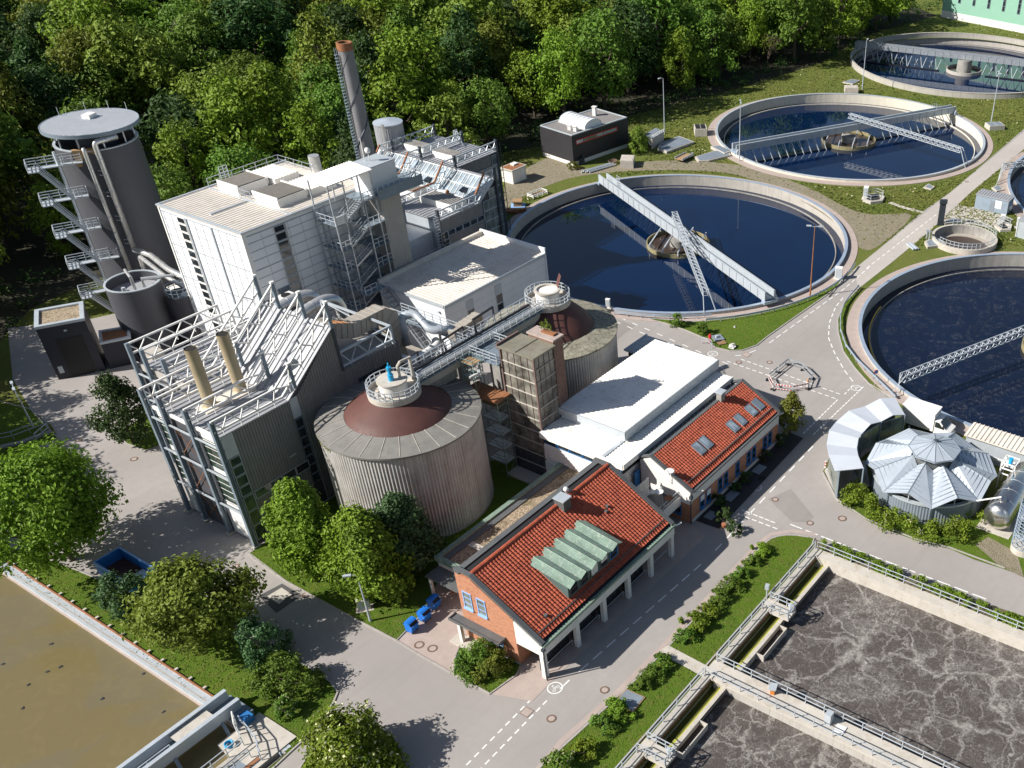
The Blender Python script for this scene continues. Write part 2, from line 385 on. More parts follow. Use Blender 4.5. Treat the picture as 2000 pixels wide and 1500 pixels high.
def foam():
    k = NM('aerated_foam_water'); dv = k.n('ShaderNodeTexNoise'); k.put(dv.inputs['Vector'], k.pos); dv.inputs['Scale'].default_value = .32; dv.inputs['Detail'].default_value = 6; dv.inputs['Roughness'].default_value = .65
    ad = k.n('ShaderNodeVectorMath', operation='MULTIPLY_ADD'); k.put(ad.inputs[0], dv.outputs['Color']); ad.inputs[1].default_value = (5.5, 5.5, 0); k.put(ad.inputs[2], k.pos)
    tot = None
    for s_, w_, st, ms in ((.21, .085, .95, .13), (.42, .075, .8, .21), (.95, .07, .6, .37), (2.2, .10, .42, .6)):
        v = k.n('ShaderNodeTexVoronoi', feature='DISTANCE_TO_EDGE', voronoi_dimensions='2D'); k.put(v.inputs['Vector'], ad.outputs[0]); v.inputs['Scale'].default_value = s_
        wd = k.mapr(k.noise(ms, 4, rough=.7), .36, .66, .012, w_ * 1.5); e = k.math('MULTIPLY', k.math('POWER', k.mapr(k.math('DIVIDE', v.outputs['Distance'], wd), 0., 1., 1, 0), 1.4), st); tot = e if tot is None else k.math('MAXIMUM', tot, e)
    br = k.noise(3.8, 8, rough=.8); tot = k.math('MULTIPLY', tot, k.mapr(br, .28, .6)); big = k.noise(.12, 5, dist=1.2); tot = k.math('ADD', tot, k.math('MULTIPLY', k.mapr(big, .52, .68, 0, .7), k.mapr(br, .42, .66)))
    c = k.mix(tot, (.080, .067, .060), (.42, .39, .355)); c = k.mix(k.mapr(big, .3, .7, 0, .5), c, (.13, .112, .1), 'ADD') if False else c; k.bump(tot, .5, .08); return k.out(c, .5, 0, .3)
M['foam'] = foam()
M['scum'] = mat('green_channel_water', (.085, .10, .02), .35, var=.3, scale=1.5, dirt=(.16, .15, .03), dirtf=.6)
M['algae'] = mat('yellow_algae_wall', (.38, .38, .07), .8, var=.25, scale=2)
M['wellrim'] = mat('stained_well_rim', (.26, .225, .12), .8, var=.3, scale=2)
def leaf(name, c, tr=.3, dead=0):
    k = NM(name); oi = k.n('ShaderNodeObjectInfo'); a = k.noise(.45, 3); b = k.noise(3.2, 2)
    col = k.mix(k.mapr(k.math('ADD', k.math('MULTIPLY', a, .5), k.math('MULTIPLY', b, .5)), .32, .68), sc(c, .5), sc(c, 1.45))
    hs = k.n('ShaderNodeHueSaturation'); k.put(hs.inputs['Hue'], k.mapr(oi.outputs['Random'], 0, 1, .485, .52)); k.put(hs.inputs['Value'], k.mapr(oi.outputs['Random'], 0, 1, .78, 1.2)); k.put(hs.inputs['Color'], col)
    k.out(hs.outputs[0], .6, 0, .25); tl = k.n('ShaderNodeBsdfTranslucent'); k.put(tl.inputs[0], k.mix(.5, hs.outputs[0], (.25, .32, .03), 'MULTIPLY'))
    k.put(tl.inputs[0], hs.outputs[0]); mx = k.n('ShaderNodeMixShader'); mx.inputs[0].default_value = tr
    o = k.t.nodes['Material Output']; k.put(mx.inputs[1], k.p.outputs[0]); k.put(mx.inputs[2], tl.outputs[0]); k.put(o.inputs[0], mx.outputs[0]); return k.m
M['leaf_bright'] = leaf('bright_leaf', (.19, .285, .024))
M['leaf_mid'] = leaf('mid_leaf', (.13, .21, .026))
M['leaf_dark'] = leaf('dark_leaf', (.055, .105, .025))
M['leaf_olive'] = leaf('olive_leaf', (.20, .25, .034))
M['leaf_grey'] = leaf('silvery_leaf', (.185, .205, .10))
M['leaf_yellow'] = leaf('yellow_green_leaf', (.20, .215, .03))
M['leaf_white'] = leaf('cream_blossom', (.62, .58, .36), .2)
M['leaf_blue'] = leaf('blue_green_leaf', (.09, .175, .065))
M['leaf_red'] = leaf('red_blossom', (.5, .04, .04), .2)
M['leaf_brown'] = leaf('dry_twig_leaf', (.17, .12, .075), .2)
# ---------------------------------------------------------------- ground, roads, lawns
T1, T2, T3, T4, T5 = (136.2, 27.0), (135.7, 94.5), (202.3, 95.0), (270.6, 95.4), (206.8, 19.1)
TR = 29.3
TH = (161.9, 52.4)
AER = [(20, 33.9), (74.0, 33.9), (74.0, -30), (20, -30)]
POND = [(25.9, 150), (25.9, 60.5), (-40, 60.5), (-40, 150)]
holes = [circ(c, TR - .1) for c in (T1, T2, T3, T4)] + [circ(T5, 38.9), circ(TH, 5.2), AER, POND]
sheet('ground', [(-250, -300), (900, -300), (900, 900), (-250, 900)], 0, M['meadow'], holes)
road = pxs([(2000, 252), (1857, 375), (1804, 412), (1710, 492), (1675, 520), (1617, 575), (1500, 657), (1478, 675), (1450, 685), (1425, 686), (1400, 680), (1380, 663), (1340, 646), (1300, 632), (1262, 622)])
road += [(105.2, 95.5), (103, 104), (106, 113), (98, 128), (84, 140), (62, 150)] + pxs([(15, 640), (25, 740), (60, 800), (100, 830), (115, 857), (75, 875), (0, 905), (-260, 985), (-420, 1080), (-40, 1045), (120, 1100), (300, 1175), (480, 1245), (545, 1278), (600, 1302), (645, 1332), (660, 1352), (652, 1372), (630, 1405), (597, 1443), (570, 1467), (535, 1500), (470, 1560), (800, 1700), (900, 1660), (1055, 1500), (1110, 1450), (1220, 1350), (1305, 1265), (1430, 1130), (1490, 1065), (1510, 1050), (1545, 1045), (1590, 1052), (1640, 1075), (1700, 1100), (1790, 1130), (1900, 1170), (2000, 1205), (2200, 1280), (2200, 1190), (2000, 1125), (1962, 1112), (1900, 1092), (1855, 1072), (1825, 1065), (1787, 1055), (1725, 1032), (1690, 1015), (1660, 995), (1632, 975), (1607, 922), (1640, 850), (1720, 790), (1745, 775), (1697, 750), (1670, 720), (1647, 687), (1637, 650), (1636, 625), (1647, 595), (1680, 561), (1745, 510), (1815, 452), (1897, 375), (2000, 287), (2120, 190), (2120, 160)])
sheet('road', road, .02, M['asphalt'])
farroad = pxs([(2125, 155), (1857, 375), (1700, 500), (1665, 529), (1678, 563), (1745, 510), (1815, 452), (1897, 375), (2125, 190)])
sheet('far_road', farroad, .03, M['roadc'])
track = chaikin(pxs([(985, 420), (1000, 395), (1060, 365), (1130, 342), (1250, 332), (1400, 333), (1480, 352), (1570, 392), (1640, 440), (1680, 490), (1712, 487), (1795, 415), (1740, 418), (1690, 420), (1640, 400), (1590, 370), (1510, 340), (1440, 320), (1320, 312), (1225, 318), (1130, 335), (1100, 300), (1060, 310), (1010, 340), (985, 345)]), 2)
sheet('gravel_track', track, .012, M['gravelly'])
sheet('earth_path', pxs([(1865, 402), (1950, 425), (1940, 445), (1845, 432), (1840, 418)]), .012, M['conflat'])
sheet('forest_ground', [(-200, 110), (12, 110), (30, 116), (40, 128), (43.5, 147), (51, 153), (60, 160), (82, 163), px(300, 430), px(640, 330), px(900, 310), px(1060, 285), px(1235, 225), px(1400, 185), px(1600, 125), px(1690, 70), px(1830, 30), (330, 140), (480, 180), (560, 620), (-60, 620), (-200, 300)], .006, M['forestfloor'])
# lawns with kerbs
def lawn(poly, name='lawn', mt='lawn', z=.09, kerb=True, hol=()):
    sheet(name, poly, z, M[mt], hol)
    if kerb: obj('kerb', B().strip(poly, .16, 0, z + .035, closed=True), M['kerb'], kind='structure')
lawnA = chaikin(pxs([(487, 1082), (495, 1092), (560, 1137), (690, 1208), (775, 1252)]), 0) + [(45.0, 63.2), (49.2, 65.2), (68, 65.3), (71.5, 72.8), (68, 76), (66, 86), (45, 85.6)]
lawn(lawnA)
lawn(chaikin(pxs([(1262, 622), (1300, 632), (1340, 646), (1380, 663), (1400, 680), (1425, 686), (1450, 685), (1478, 675), (1500, 657), (1617, 575), (1648, 548)]) + [(130 + 0, 62)] + [], 0) + [(T2[0] + 31.1 * math.cos(a), T2[1] + 31.1 * math.sin(a)) for a in [R(x) for x in range(278, 213, -5)]], name='lawn')
strip = chaikin(pxs([(1055, 1500), (1110, 1450), (1220, 1350), (1305, 1265), (1430, 1130), (1490, 1065), (1510, 1050), (1545, 1045), (1590, 1052)]), 1, False) + [(75.5, 35.6), (20, 35.6), (20, 39.2)]
lawn(strip, mt='lawn')
sheet('hedge_bed', pxs([(1592, 1054), (1640, 1076), (1700, 1101), (1790, 1131), (1900, 1171), (2010, 1208)]) + [(75.3, 8), (75.3, 35.5)], .08, M['earth'])
bed = pxs([(885, 1317), (957, 1356), (1010, 1318), (1018, 1297), (905, 1250), (890, 1280)])
lawn(bed, 'garden_bed')
lawn([px(247, 867), px(285, 881), px(312, 871), px(300, 800), px(240, 842)], 'tree_island')
lawn(chaikin(pxs([(585, 1500), (612, 1465), (660, 1420), (720, 1412), (765, 1432), (788, 1470), (790, 1520), (700, 1600), (560, 1560)]), 2), 'shrub_island')
lawn(pxs([(0, 905), (75, 875), (115, 857), (95, 838), (60, 800), (-60, 770), (-300, 900), (-260, 985)]), 'left_verge')
pondlawn = [(25.9, 112)] + pxs([(-40, 1048), (120, 1102), (300, 1177), (480, 1247), (545, 1278), (600, 1302), (645, 1332), (660, 1352), (652, 1372), (630, 1405), (597, 1443), (570, 1467), (535, 1500), (470, 1560), (380, 1640)]) + [(20, 60.3), (26.2, 60.4), (26.2, 112)]
lawn(pondlawn, 'pond_lawn')
lawn(pxs([(1636, 978), (1660, 996), (1690, 1016), (1725, 1033), (1787, 1056), (1825, 1066), (1855, 1073), (1900, 1093), (1962, 1113), (2060, 1150)]) + [(84, 12), (100, 14), (101, 20), (91, 22), (86, 25), (84.5, 31), (86, 35)], 'star_lawn', kerb=False)
lawn(pxs([(1905, 1065), (1930, 1050), (1985, 1080), (2000, 1130), (1950, 1105)]), 'worn_grass', 'gravelly', .1, False)
obj('kerb', B().strip(pxs([(1607, 924), (1634, 976), (1690, 1014), (1787, 1054), (1855, 1071), (1962, 1111)]), .18, 0, .16), M['kerb'], kind='structure')
sheet('verge', pxs([(1697, 750), (1670, 720), (1647, 687), (1637, 650), (1636, 625), (1647, 595), (1680, 561)]) + [(T1[0] + 31.9 * math.cos(a), T1[1] + 31.9 * math.sin(a)) for a in [R(x) for x in range(104, 159, 6)]], .07, M['lawn'])
obj('kerb', B().strip(pxs([(1745, 778), (1697, 750), (1670, 720), (1647, 687), (1637, 650), (1636, 625), (1647, 595), (1680, 561)]), .16, 0, .12), M['kerb'], kind='structure')
# paved areas
sheet('paved_yard', pxs([(775, 1250), (815, 1277), (885, 1315), (905, 1250)]) + [(45, 57), (49.7, 61), (49.6, 65), (47.5, 64.6), (45, 63.2)], .035, M['path'])
obj('kerb', B().strip(pxs([(487, 1082), (560, 1137), (690, 1208), (775, 1252), (815, 1277), (885, 1317), (957, 1356)]), .18, 0, .1), M['kerb'], kind='structure')
blockpave = [px(960, 1356), px(1012, 1318), (45.2, 50.4), (70, 50.4), (71.4, 48.8), (70.6, 46.1), (46, 46.6), px(1040, 1370)]
sheet('block_paving', blockpave, .04, M['path'])
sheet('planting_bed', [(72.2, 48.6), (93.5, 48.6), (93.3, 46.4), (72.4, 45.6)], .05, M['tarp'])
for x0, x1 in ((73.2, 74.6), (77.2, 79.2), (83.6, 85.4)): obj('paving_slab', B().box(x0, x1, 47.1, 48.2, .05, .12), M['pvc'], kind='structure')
obj('road_gutter', B().strip(pxs([(1020, 1540), (1098, 1447), (1208, 1350), (1293, 1265), (1418, 1130), (1480, 1064), (1505, 1044), (1548, 1037), (1592, 1044)]), .55, .02, .034), M['path'], kind='structure')
sheet('star_pad', pxs([(1610, 920), (1634, 974), (1700, 950), (1690, 900), (1622, 905)]), .06, M['conflat'])
sheet('white_gravel_yard', pxs([(1868, 402), (1905, 405), (1980, 428), (1965, 440), (1930, 440), (1850, 424)]), .02, M['conflat'])
sheet('asphalt_patch', [px(505, 1164), px(551, 1140), px(590, 1163), px(540, 1198)], .026, M['asphd'])
sheet('asphalt_patch', pxs([(1500, 975), (1545, 955), (1590, 1010), (1580, 1020), (1548, 1020)]), .026, M['asphm'])
sheet('asphalt_patch', [px(1208, 624), px(1240, 636), px(1200, 668), px(1185, 660)], .026, M['asphm'])
sheet('concrete_slab', [px(522, 1165), px(550, 1148), px(570, 1161), px(545, 1180)], .034, M['conflat'])
sheet('paved_strip', pxs([(1285, 1275), (1305, 1262), (1392, 1308), (1372, 1323)]), .13, M['conflat'])

# road markings: painted dashes, laid as counted runs of one marking
def dashes(pts, n, ln, wd, z=.032):
    b = B(); pts = [Vector(p) for p in pts]; tot = sum((b_ - a_).length for a_, b_ in zip(pts, pts[1:]))
    def at(s):
        for a_, b_ in zip(pts, pts[1:]):
            l = (b_ - a_).length
            if s <= l: return a_.lerp(b_, s / l)
            s -= l
        return pts[-1]
    for i in range(n):
        s0 = (i + .5) * tot / n; p, q = at(max(0, s0 - ln / 2)), at(min(tot, s0 + ln / 2)); d = (q - p)
        if d.length < .05: continue
        nn = Vector((-d.y, d.x)).normalized() * wd / 2
        b.quad((*(p - nn), z), (*(q - nn), z), (*(q + nn), z), (*(p + nn), z))
    obj('road_marking', b, M['mark'], kind='structure')
def P2(*a): return pxs(list(a))
dashes([(47.0, 45.25), (66.7, 44.0)], 10, 1.3, .16)
dashes([(68.5, 43.95), (93, 44.6)], 10, 1.35, .16)
dashes([(32.5, 45.2), (43.2, 45.45)], 11, .58, .15); dashes([(32.5, 46.5), (42.6, 46.75)], 10, .58, .15); dashes([(44.2, 45.35), (46.6, 45.3)], 1, 1.3, .16)
dashes(P2((1568, 848), (1637, 780)), 12, .6, .16); dashes(P2((1588, 850), (1687, 755)), 18, .6, .16)
dashes(P2((1648, 772), (1667, 752)), 3, .6, .16)
dashes(P2((1445, 701), (1643, 771)), 16, .65, .16); dashes(P2((1418, 705), (1635, 780)), 17, .65, .16)
dashes(P2((1205, 618), (1430, 715)), 9, 1.1, .16); dashes(P2((1195, 625), (1420, 722)), 9, 1.1, .16)
dashes(P2((1448, 996), (1515, 1022)), 6, .6, .16); dashes(P2((1440, 1004), (1520, 1034)), 6, .6, .16)
dashes(P2((1500, 672), (1648, 565), (1700, 520)), 17, 1.2, .15); dashes(P2((1690, 526), (1830, 418)), 15, 1.2, .15)
dashes(P2((1648, 580), (1632, 600), (1620, 630), (1618, 660), (1630, 690), (1650, 725), (1668, 748)), 14, 1.2, .16)
dashes(P2((1540, 1023), (1610, 1050), (1740, 1100), (1800, 1123), (1930, 1172)), 12, 1.5, .16)
dashes(P2((1436, 695), (1450, 694)), 1, 1.2, .15); dashes(P2((1462, 690), (1478, 684)), 1, 1.1, .15)
def bike(x, y, r=.75, a=0):
    c = px(x, y); b = B(); z = .033
    for i in range(20):
        t0, t1 = [2 * math.pi * (i + k) / 20 for k in (0, 1)]
        b.quad((c[0] + r * math.cos(t0), c[1] + r * math.sin(t0), z), (c[0] + r * math.cos(t1), c[1] + r * math.sin(t1), z), (c[0] + (r - .12) * math.cos(t1), c[1] + (r - .12) * math.sin(t1), z), (c[0] + (r - .12) * math.cos(t0), c[1] + (r - .12) * math.sin(t0), z))
    ca, sa = math.cos(a), math.sin(a)
    def seg(p, q, wd=.08):
        P_, Q_ = [Vector((c[0] + ca * u[0] - sa * u[1], c[1] + sa * u[0] + ca * u[1])) for u in (p, q)]; nn = Vector((-(Q_ - P_).y, (Q_ - P_).x)).normalized() * wd / 2
        b.quad((*(P_ - nn), z), (*(Q_ - nn), z), (*(Q_ + nn), z), (*(P_ + nn), z))
    for sx in (-.28, .28):
        for i in range(8):
            t0, t1 = [2 * math.pi * (i + k) / 8 for k in (0, 1)]
            seg((sx + .15 * math.cos(t0), -.15 + .15 * math.sin(t0)), (sx + .15 * math.cos(t1), -.15 + .15 * math.sin(t1)), .05)
    for p, q in (((-.28, -.15), (-.1, .12)), ((-.1, .12), (.2, .12)), ((.2, .12), (0, -.15)), ((0, -.15), (-.1, .12)), ((.28, -.15), (.17, .25)), ((-.05, .25), (.1, .42)), ((.1, .42), (.2, .15))): seg(p, q)
    obj('bicycle_marking', b, M['mark'], kind='structure')
bike(1084, 1344); bike(1476, 952); bike(1392, 691); bike(1672, 758)
# manhole covers
def manhole(x, y, r=.42, lab=None, grp='manhole covers'):
    c = px(x, y); t = T('manhole_cover', lab, 'manhole cover', (c[0], c[1], .02), None)
    obj('ring', B().ring(c, r * .66, r, .02, .05, 24), M['iron'], t); obj('cover', B().cyl(c, r * .66, .02, .045, 24), M['path'], t)
for x, y, r, l in ((1181, 1348, .45, 'round manhole cover in the main road beside the square grey slab'), (1077, 1404, .45, 'round manhole cover nearest the bicycle sign in the main road'), (819, 1260, .5, 'large rusty ringed manhole cover nearest the blue bins'), (845, 1267, .5, 'large rusty ringed manhole cover nearer the round garden bush'), (597, 1163, .42, 'rusty manhole cover beside the dark square asphalt patch'), (610, 1412, .42, 'manhole cover in the grass beside the curved kerb at the bottom'), (605, 1444, .42, 'manhole cover on the kerb edge next to the flowering shrub'), (1582, 1022, .42, 'manhole cover at the tip of the darker asphalt patch'), (1645, 1013, .5, 'pale manhole cover in front of the hedge by the star roof'), (1514, 976, .42, 'pale manhole cover in the road outside the brick house'), (1488, 935, .42, 'shaded manhole cover nearest the brick house wall'), (1443, 708, .42, 'manhole cover beside the double dashed crossing'), (1503, 708, .42, 'manhole cover beside the barrier ring'), (262, 897, .45, 'oval looking manhole cover in the left yard by the tree island'), (494, 1140, .4, 'small manhole cover at the left edge of the lawn'), (155, 860, .4, 'shaded manhole cover in the left yard near the railing'), (460, 1107, .4, 'manhole cover in front of the grey truss hall'), (1888, 355, .4, 'round manhole cover in the far concrete road')):
    manhole(x, y, r, l)
for x, y, s_, l in ((1029, 1391, .95, 'square iron inspection cover between the dashed lines'), (1414, 1007, .9, 'square cover in shade by the potted plant'), (1458, 693, 1.1, 'double square cover by the tip of the lawn triangle')):
    c = px(x, y); t = T('inspection_cover', l, 'inspection cover', (c[0], c[1], .02)); obj('frame', B().box(c[0] - s_ / 2, c[0] + s_ / 2, c[1] - s_ / 2, c[1] + s_ / 2, .02, .04), M['iron'], t)
    obj('cover', B().box(c[0] - s_ / 2 + .06, c[0] + s_ / 2 - .06, c[1] - s_ / 2 + .06, c[1] + s_ / 2 - .06, .03, .05), M['path'], t)
c = px(1230, 1370); t = T('slab_cover', 'large square grey metal hatch in the grass by the roadside shrubs', 'hatch', (c[0], c[1], .1))
obj('frame', B().obox(c, 2.0, 2.1, .1, .2, .05), M['wood'], t); obj('lid', B().obox(c, 1.8, 1.9, .15, .23, .05), M['pvc'], t)
# ---------------------------------------------------------------- round tanks
def tank(lab, c, r, wz, zr, wmat, wall, path=True, wide=.45, rimm='rim'):
    t = T('settling_tank', lab, 'tank', (c[0], c[1], 0))
    obj('wall', B().lathe(c, [(r, -.3), (r, zr), (r - wide, zr), (r - wide, wz - 1.5)], 128), M[wall], t)
    obj('rim', B().ring(c, r - wide - .03, r + .05, zr, zr + .1, 128), M[rimm], t)
    if path: obj('walkway', B().ring(c, r + .01, r + 1.75, -.05, .085, 128), M['path'], t)
    obj('weir', B().ring(c, r - 2.0, r - 1.85, wz - .3, wz + .22, 128).ring(c, r - 1.85, r - 1.3, wz - .4, wz - .1, 128), M['concd' if wall != 'tankwhite' else 'tankwhite'], t)
    rr = r - wide
    b = B(); n = 128; b.v = [(c[0], c[1], wz)] + [(c[0] + rr * math.cos(2 * math.pi * i / n), c[1] + rr * math.sin(2 * math.pi * i / n), wz) for i in range(n)]; b.f = [(0, 1 + i, 1 + (i + 1) % n) for i in range(n)]
    obj('water', b, M[wmat], kind='structure')
    return t
tank('round settling tank with dark blue water in the middle of the plant', T2, 29.3, -1.35, .5, 'water', 'concrete')
tank('round settling tank with pale inner wall behind the middle tank', T3, 29.1, -1.5, .5, 'water', 'tankwhite', rimm='lsteel')
tank('farthest round settling tank with bare raised concrete wall at top right', T4, 30.1, -1.6, 1.2, 'water', 'concrete', path=False, rimm='concrete')
tank('round settling tank with scum streaked dark water at the right edge', T1, 29.6, -1.6, .5, 'waterf', 'concrete')
tank('large round tank cut off by the right edge of the photo', T5, 39.2, -1.3, .45, 'water', 'conflat')
# scum pipe on the weir of the right tank
tag(obj('scum_pipe', B().tube([(T1[0] + 27.9 * math.cos(R(a)), T1[1] + 27.9 * math.sin(R(a)), -1.2) for a in range(95, 215, 3)], .12, 6), M['yellow'], loc=(T1[0], T1[1], -1.2)), 'thin ochre pipe curving along the wall of the right hand tank', 'pipe')

def plan(c, l, rz):  # local bridge frame -> world
    ca, sa = math.cos(rz), math.sin(rz)
    return lambda u, v, z: (c[0] + ca * u - sa * v, c[1] + sa * u + ca * v, z)
def scraper(lab, c, L, a, wz, z0, hb, wd, mt, tall=False):
    """a girder bridge right across the tank with blades hanging from it; local u along the bridge"""
    f = plan(c, L, R(a)); t = T('scraper_bridge', lab, 'scraper bridge', (c[0], c[1], z0))
    for s_ in (-1, 1):
        b = B().hexa([f(-L, s_ * wd / 2 - .09, z0), f(L, s_ * wd / 2 - .09, z0), f(L, s_ * wd / 2 + .09, z0), f(-L, s_ * wd / 2 + .09, z0), f(-L, s_ * wd / 2 - .09, z0 + hb), f(L, s_ * wd / 2 - .09, z0 + hb), f(L, s_ * wd / 2 + .09, z0 + hb), f(-L, s_ * wd / 2 + .09, z0 + hb)])
        n = int(2 * L / 2.0)
        for i in range(n + 1):
            u = -L + 2 * L * i / n; b.beam(f(u, s_ * (wd / 2 + .13), z0), f(u, s_ * (wd / 2 + .13), z0 + hb), .09)
        b.beam(f(-L, s_ * wd / 2, z0 + hb + .04), f(L, s_ * wd / 2, z0 + hb + .04), .26, .08)
        obj('girder', b, M[mt], t)
    obj('deck', B().hexa([f(-L, -wd / 2 + .12, z0 + .25), f(L, -wd / 2 + .12, z0 + .25), f(L, wd / 2 - .12, z0 + .25), f(-L, wd / 2 - .12, z0 + .25), f(-L, -wd / 2 + .12, z0 + .33), f(L, -wd / 2 + .12, z0 + .33), f(L, wd / 2 - .12, z0 + .33), f(-L, wd / 2 - .12, z0 + .33)]), M['bsteel'], t)
    for i in range(-14, 15):
        u = i * L / 15; b = B()
        if abs(u) < 6: continue
        k = 1 if i % 2 else -1
        if tall:
            b.beam(f(u, 0, z0), f(u + k * 1.4, .9, wz), .16); b.beam(f(u, 0, z0), f(u - k * .9, -.9, wz), .16)
        else: b.beam(f(u, -wd / 2, z0 + .05), f(u + .5, -wd / 2 - 1.5, wz), .12); b.beam(f(u, wd / 2, z0 + .05), f(u + .5, -wd / 2 - 1.5, wz), .1)
        obj('scraper_arm', b, M['lsteel'], t)
    for s_ in (-1, 1): obj('scraper_blade', B().beam(f(s_ * (L - 2.4), -wd / 2 - 1.3, wz + .1), f(s_ * 6, -wd / 2 - 1.3, wz + .1), .12, .35), M['black'], t)
    for s_ in (-1, 1):
        q = f(s_ * (L - .1), 0, 0); bb = B().obox((q[0], q[1]), .9, wd + .7, .62, 1.05, R(a))
        for v in (-wd / 2, wd / 2): p1, p2 = f(s_ * L, v - .12, .85), f(s_ * L, v + .12, .85); bb.tube([p1, p2], .25, 12)
        obj('end_carriage', bb, M['rim'], t)
        q = f(s_ * (L - .2), -wd / 2 - .45, 0); obj('drive_motor', B().obox((q[0], q[1]), .7, .45, .6, 1.3, R(a)).tube([(q[0], q[1], 1.3), (q[0], q[1], 1.6)], .16, 10), M['lsteel'], t)
    for s_ in (-1, 1): obj('gate_rail', B().rail([f(L - 5.6, s_ * wd / 2, z0 + hb), f(L - 4.4, s_ * wd / 2, z0 + hb)], 1., .6), M['lsteel'], t)
    return t
scraper('scraper bridge of two pale girders across the middle tank', (134.9, 94.1), 28.9, 63.7, -1.35, .95, 1.5, 1.6, 'lsteel')
scraper('scraper bridge of grey girders across the tank with pale wall', T3, 28.9, -28.1, -1.5, .95, 1.3, 1.5, 'lsteel')
scraper('scraper bridge with tall V struts across the farthest tank', T4, 30, -80.4, -1.6, 1.6, 1.3, 1.6, 'steel', tall=True)
def gantry(lab, a, b_, legs, h=.85, w_=.85, n=22, tower=None):
    t = T('lattice_gantry', lab, 'gantry', (legs[0][0], legs[0][1], 0))
    obj('lattice_girder', B().truss(a, b_, h, w_, n, .055), M['lsteel'], t)
    d = (Vector(b_) - Vector(a)).to_2d().normalized(); sd = Vector((-d.y, d.x)) * w_ / 2
    for l, s_ in zip(legs, (1, -1)): obj('leg', B().beam((b_[0] + sd.x * s_, b_[1] + sd.y * s_, b_[2] + h), (l[0], l[1], 0), .12), M['lsteel'], t)
    if tower: obj('mast', B().truss((tower[0], tower[1], a[2]), (tower[0] + .01, tower[1], a[2] + 1.), .7, .7, 2, .04).beam((*tower, tower[2]) if len(tower) == 2 else tower, (tower[0], tower[1], a[2]), .3), M['lsteel'], t)
    return t
gantry('lattice gantry slanting over the bridge of the middle tank', (135.9, 95.3, 3.6), (116.2, 76.0, 2.1), [(115.4, 73.4), (113.6, 74.6)])
gantry('lattice gantry over the tank with pale inner wall', (202.9, 95.6, 3.4), (198.4, 67.9, 2.4), [(198.2, 65.7), (196.8, 65.9)])
gantry('lattice gantry over the scum streaked right hand tank', (134.5, 29.6, 2.6), (109.7, 40.7, 2.0), [(109.3, 41.8), (108.6, 40.6)], h=.95, w_=.95)
g0 = px(1961, 322, 2.6); gantry('short lattice gantry reaching in from the right edge over the cut off tank', (g0[0] + 22, g0[1] - 14, 1.8), (g0[0], g0[1], 1.8), [px(1944, 365), px(1948, 358)], n=16)
def well(lab, c, r, z, col_r, col_top, wz, beams=True):
    t = T('center_well', lab, 'tank fitting', (c[0], c[1], wz - 1))
    obj('ring_wall', B().ring(c, r - .18, r, z - .75, z + .1, 64), M['wellrim'] if beams else M['concrete'], t)
    obj('dish', B().cyl(c, r - .15, z - .8, z - .55, 48), M['waterb'], t)
    obj('column', B().cyl(c, col_r, wz - 1, col_top, 32, col_r * .93), M['concd'], t)
    if beams:
        f = plan(c, 0, R(20))
        for v in (-r * .75, -r * .25, r * .25, r * .75):
            x = math.sqrt(r * r - v * v); b = B(); b.beam(f(-x - .2, v, z + .55), f(x + .2, v, z + .55), .2, .18)
            for s_ in (-x, x): b.beam(f(s_, v, z - .2), f(s_, v, z + .55), .14)
            obj('beam', b, M['lsteel'], t)
    return t
well('round feed well with cross beams under the bridge of the middle tank', T2, 5.5, -.75, 1.5, -.2, -1.35)
well('round feed well with cross beams in the tank with pale wall', T3, 5.9, -.85, 1.6, -.2, -1.5)
well('concrete drum on a round plate in the farthest tank', T4, 4.6, -.9, 2.0, 1.45, -1.6, False)
well('round feed well cut by the right edge in the scum streaked tank', T1, 5.5, -.85, 1.4, -.1, -1.6)
# small thickener
t = T('thickener_tank', 'small round concrete tank of brown sludge beside the far road', 'tank', (TH[0], TH[1], 0))
obj('wall', B().lathe(TH, [(5.6, -.3), (5.6, .95), (5.15, .95)], 64), M['conflat'], t); obj('inner_wall', B().lathe(TH, [(5.15, .93), (5.15, -2.2)], 64), M['concd'], t)
obj('ledge', B().ring(TH, 4.1, 5.15, -2.6, -.62, 64), M['duct'], t)
obj('guard_rail', B().rail([(TH[0] + 5.38 * math.cos(R(a)), TH[1] + 5.38 * math.sin(R(a)), .95) for a in range(150, 275, 8)], 1., 2.2, .035), M['lsteel'], t)
obj('guard_rail', B().rail([(TH[0] + 5.38 * math.cos(R(a)), TH[1] + 5.38 * math.sin(R(a)), .95) for a in range(-60, 45, 8)], 1., 2.2, .035), M['lsteel'], t)
b = B().cyl(TH, 4.2, -.75, -.7, 48); obj('water', b, M['waterb'], kind='structure')
def plate(name, lab, cat, poly, z0, z1, top='pvc', side='conflat', ins=.3):
    t = T(name, lab, cat, (sum(p[0] for p in poly) / len(poly), sum(p[1] for p in poly) / len(poly), 0))
    obj('base', B().prism(poly, z0, z1), M[side], t); cx_, cy_ = t.location.x, t.location.y
    q = []
    for x, y in poly:
        d = math.hypot(x - cx_, y - cy_); k = max(0, (d - ins * 1.3) / d); q.append((cx_ + (x - cx_) * k, cy_ + (y - cy_) * k))
    obj('cover', B().prism(q, z1 - .03, z1 + .05), M[top], t); return t
plate('shaft_cover', 'grey shaft cover with two valves beside the small sludge tank', 'shaft', pxs([(1805, 476), (1828, 467), (1848, 482), (1811, 487)]), 0, .45)
for x, y, l in ((1809, 470, 'left valve spindle on the shaft cover by the sludge tank'), (1814, 472, 'right valve spindle on the shaft cover by the sludge tank')):
    c = px(x, y); tag(obj('valve_spindle', B().cyl(c, .14, .3, 1.7, 10).cyl(c, .28, 1.7, 1.85, 12), M['steel']), l, 'valve')
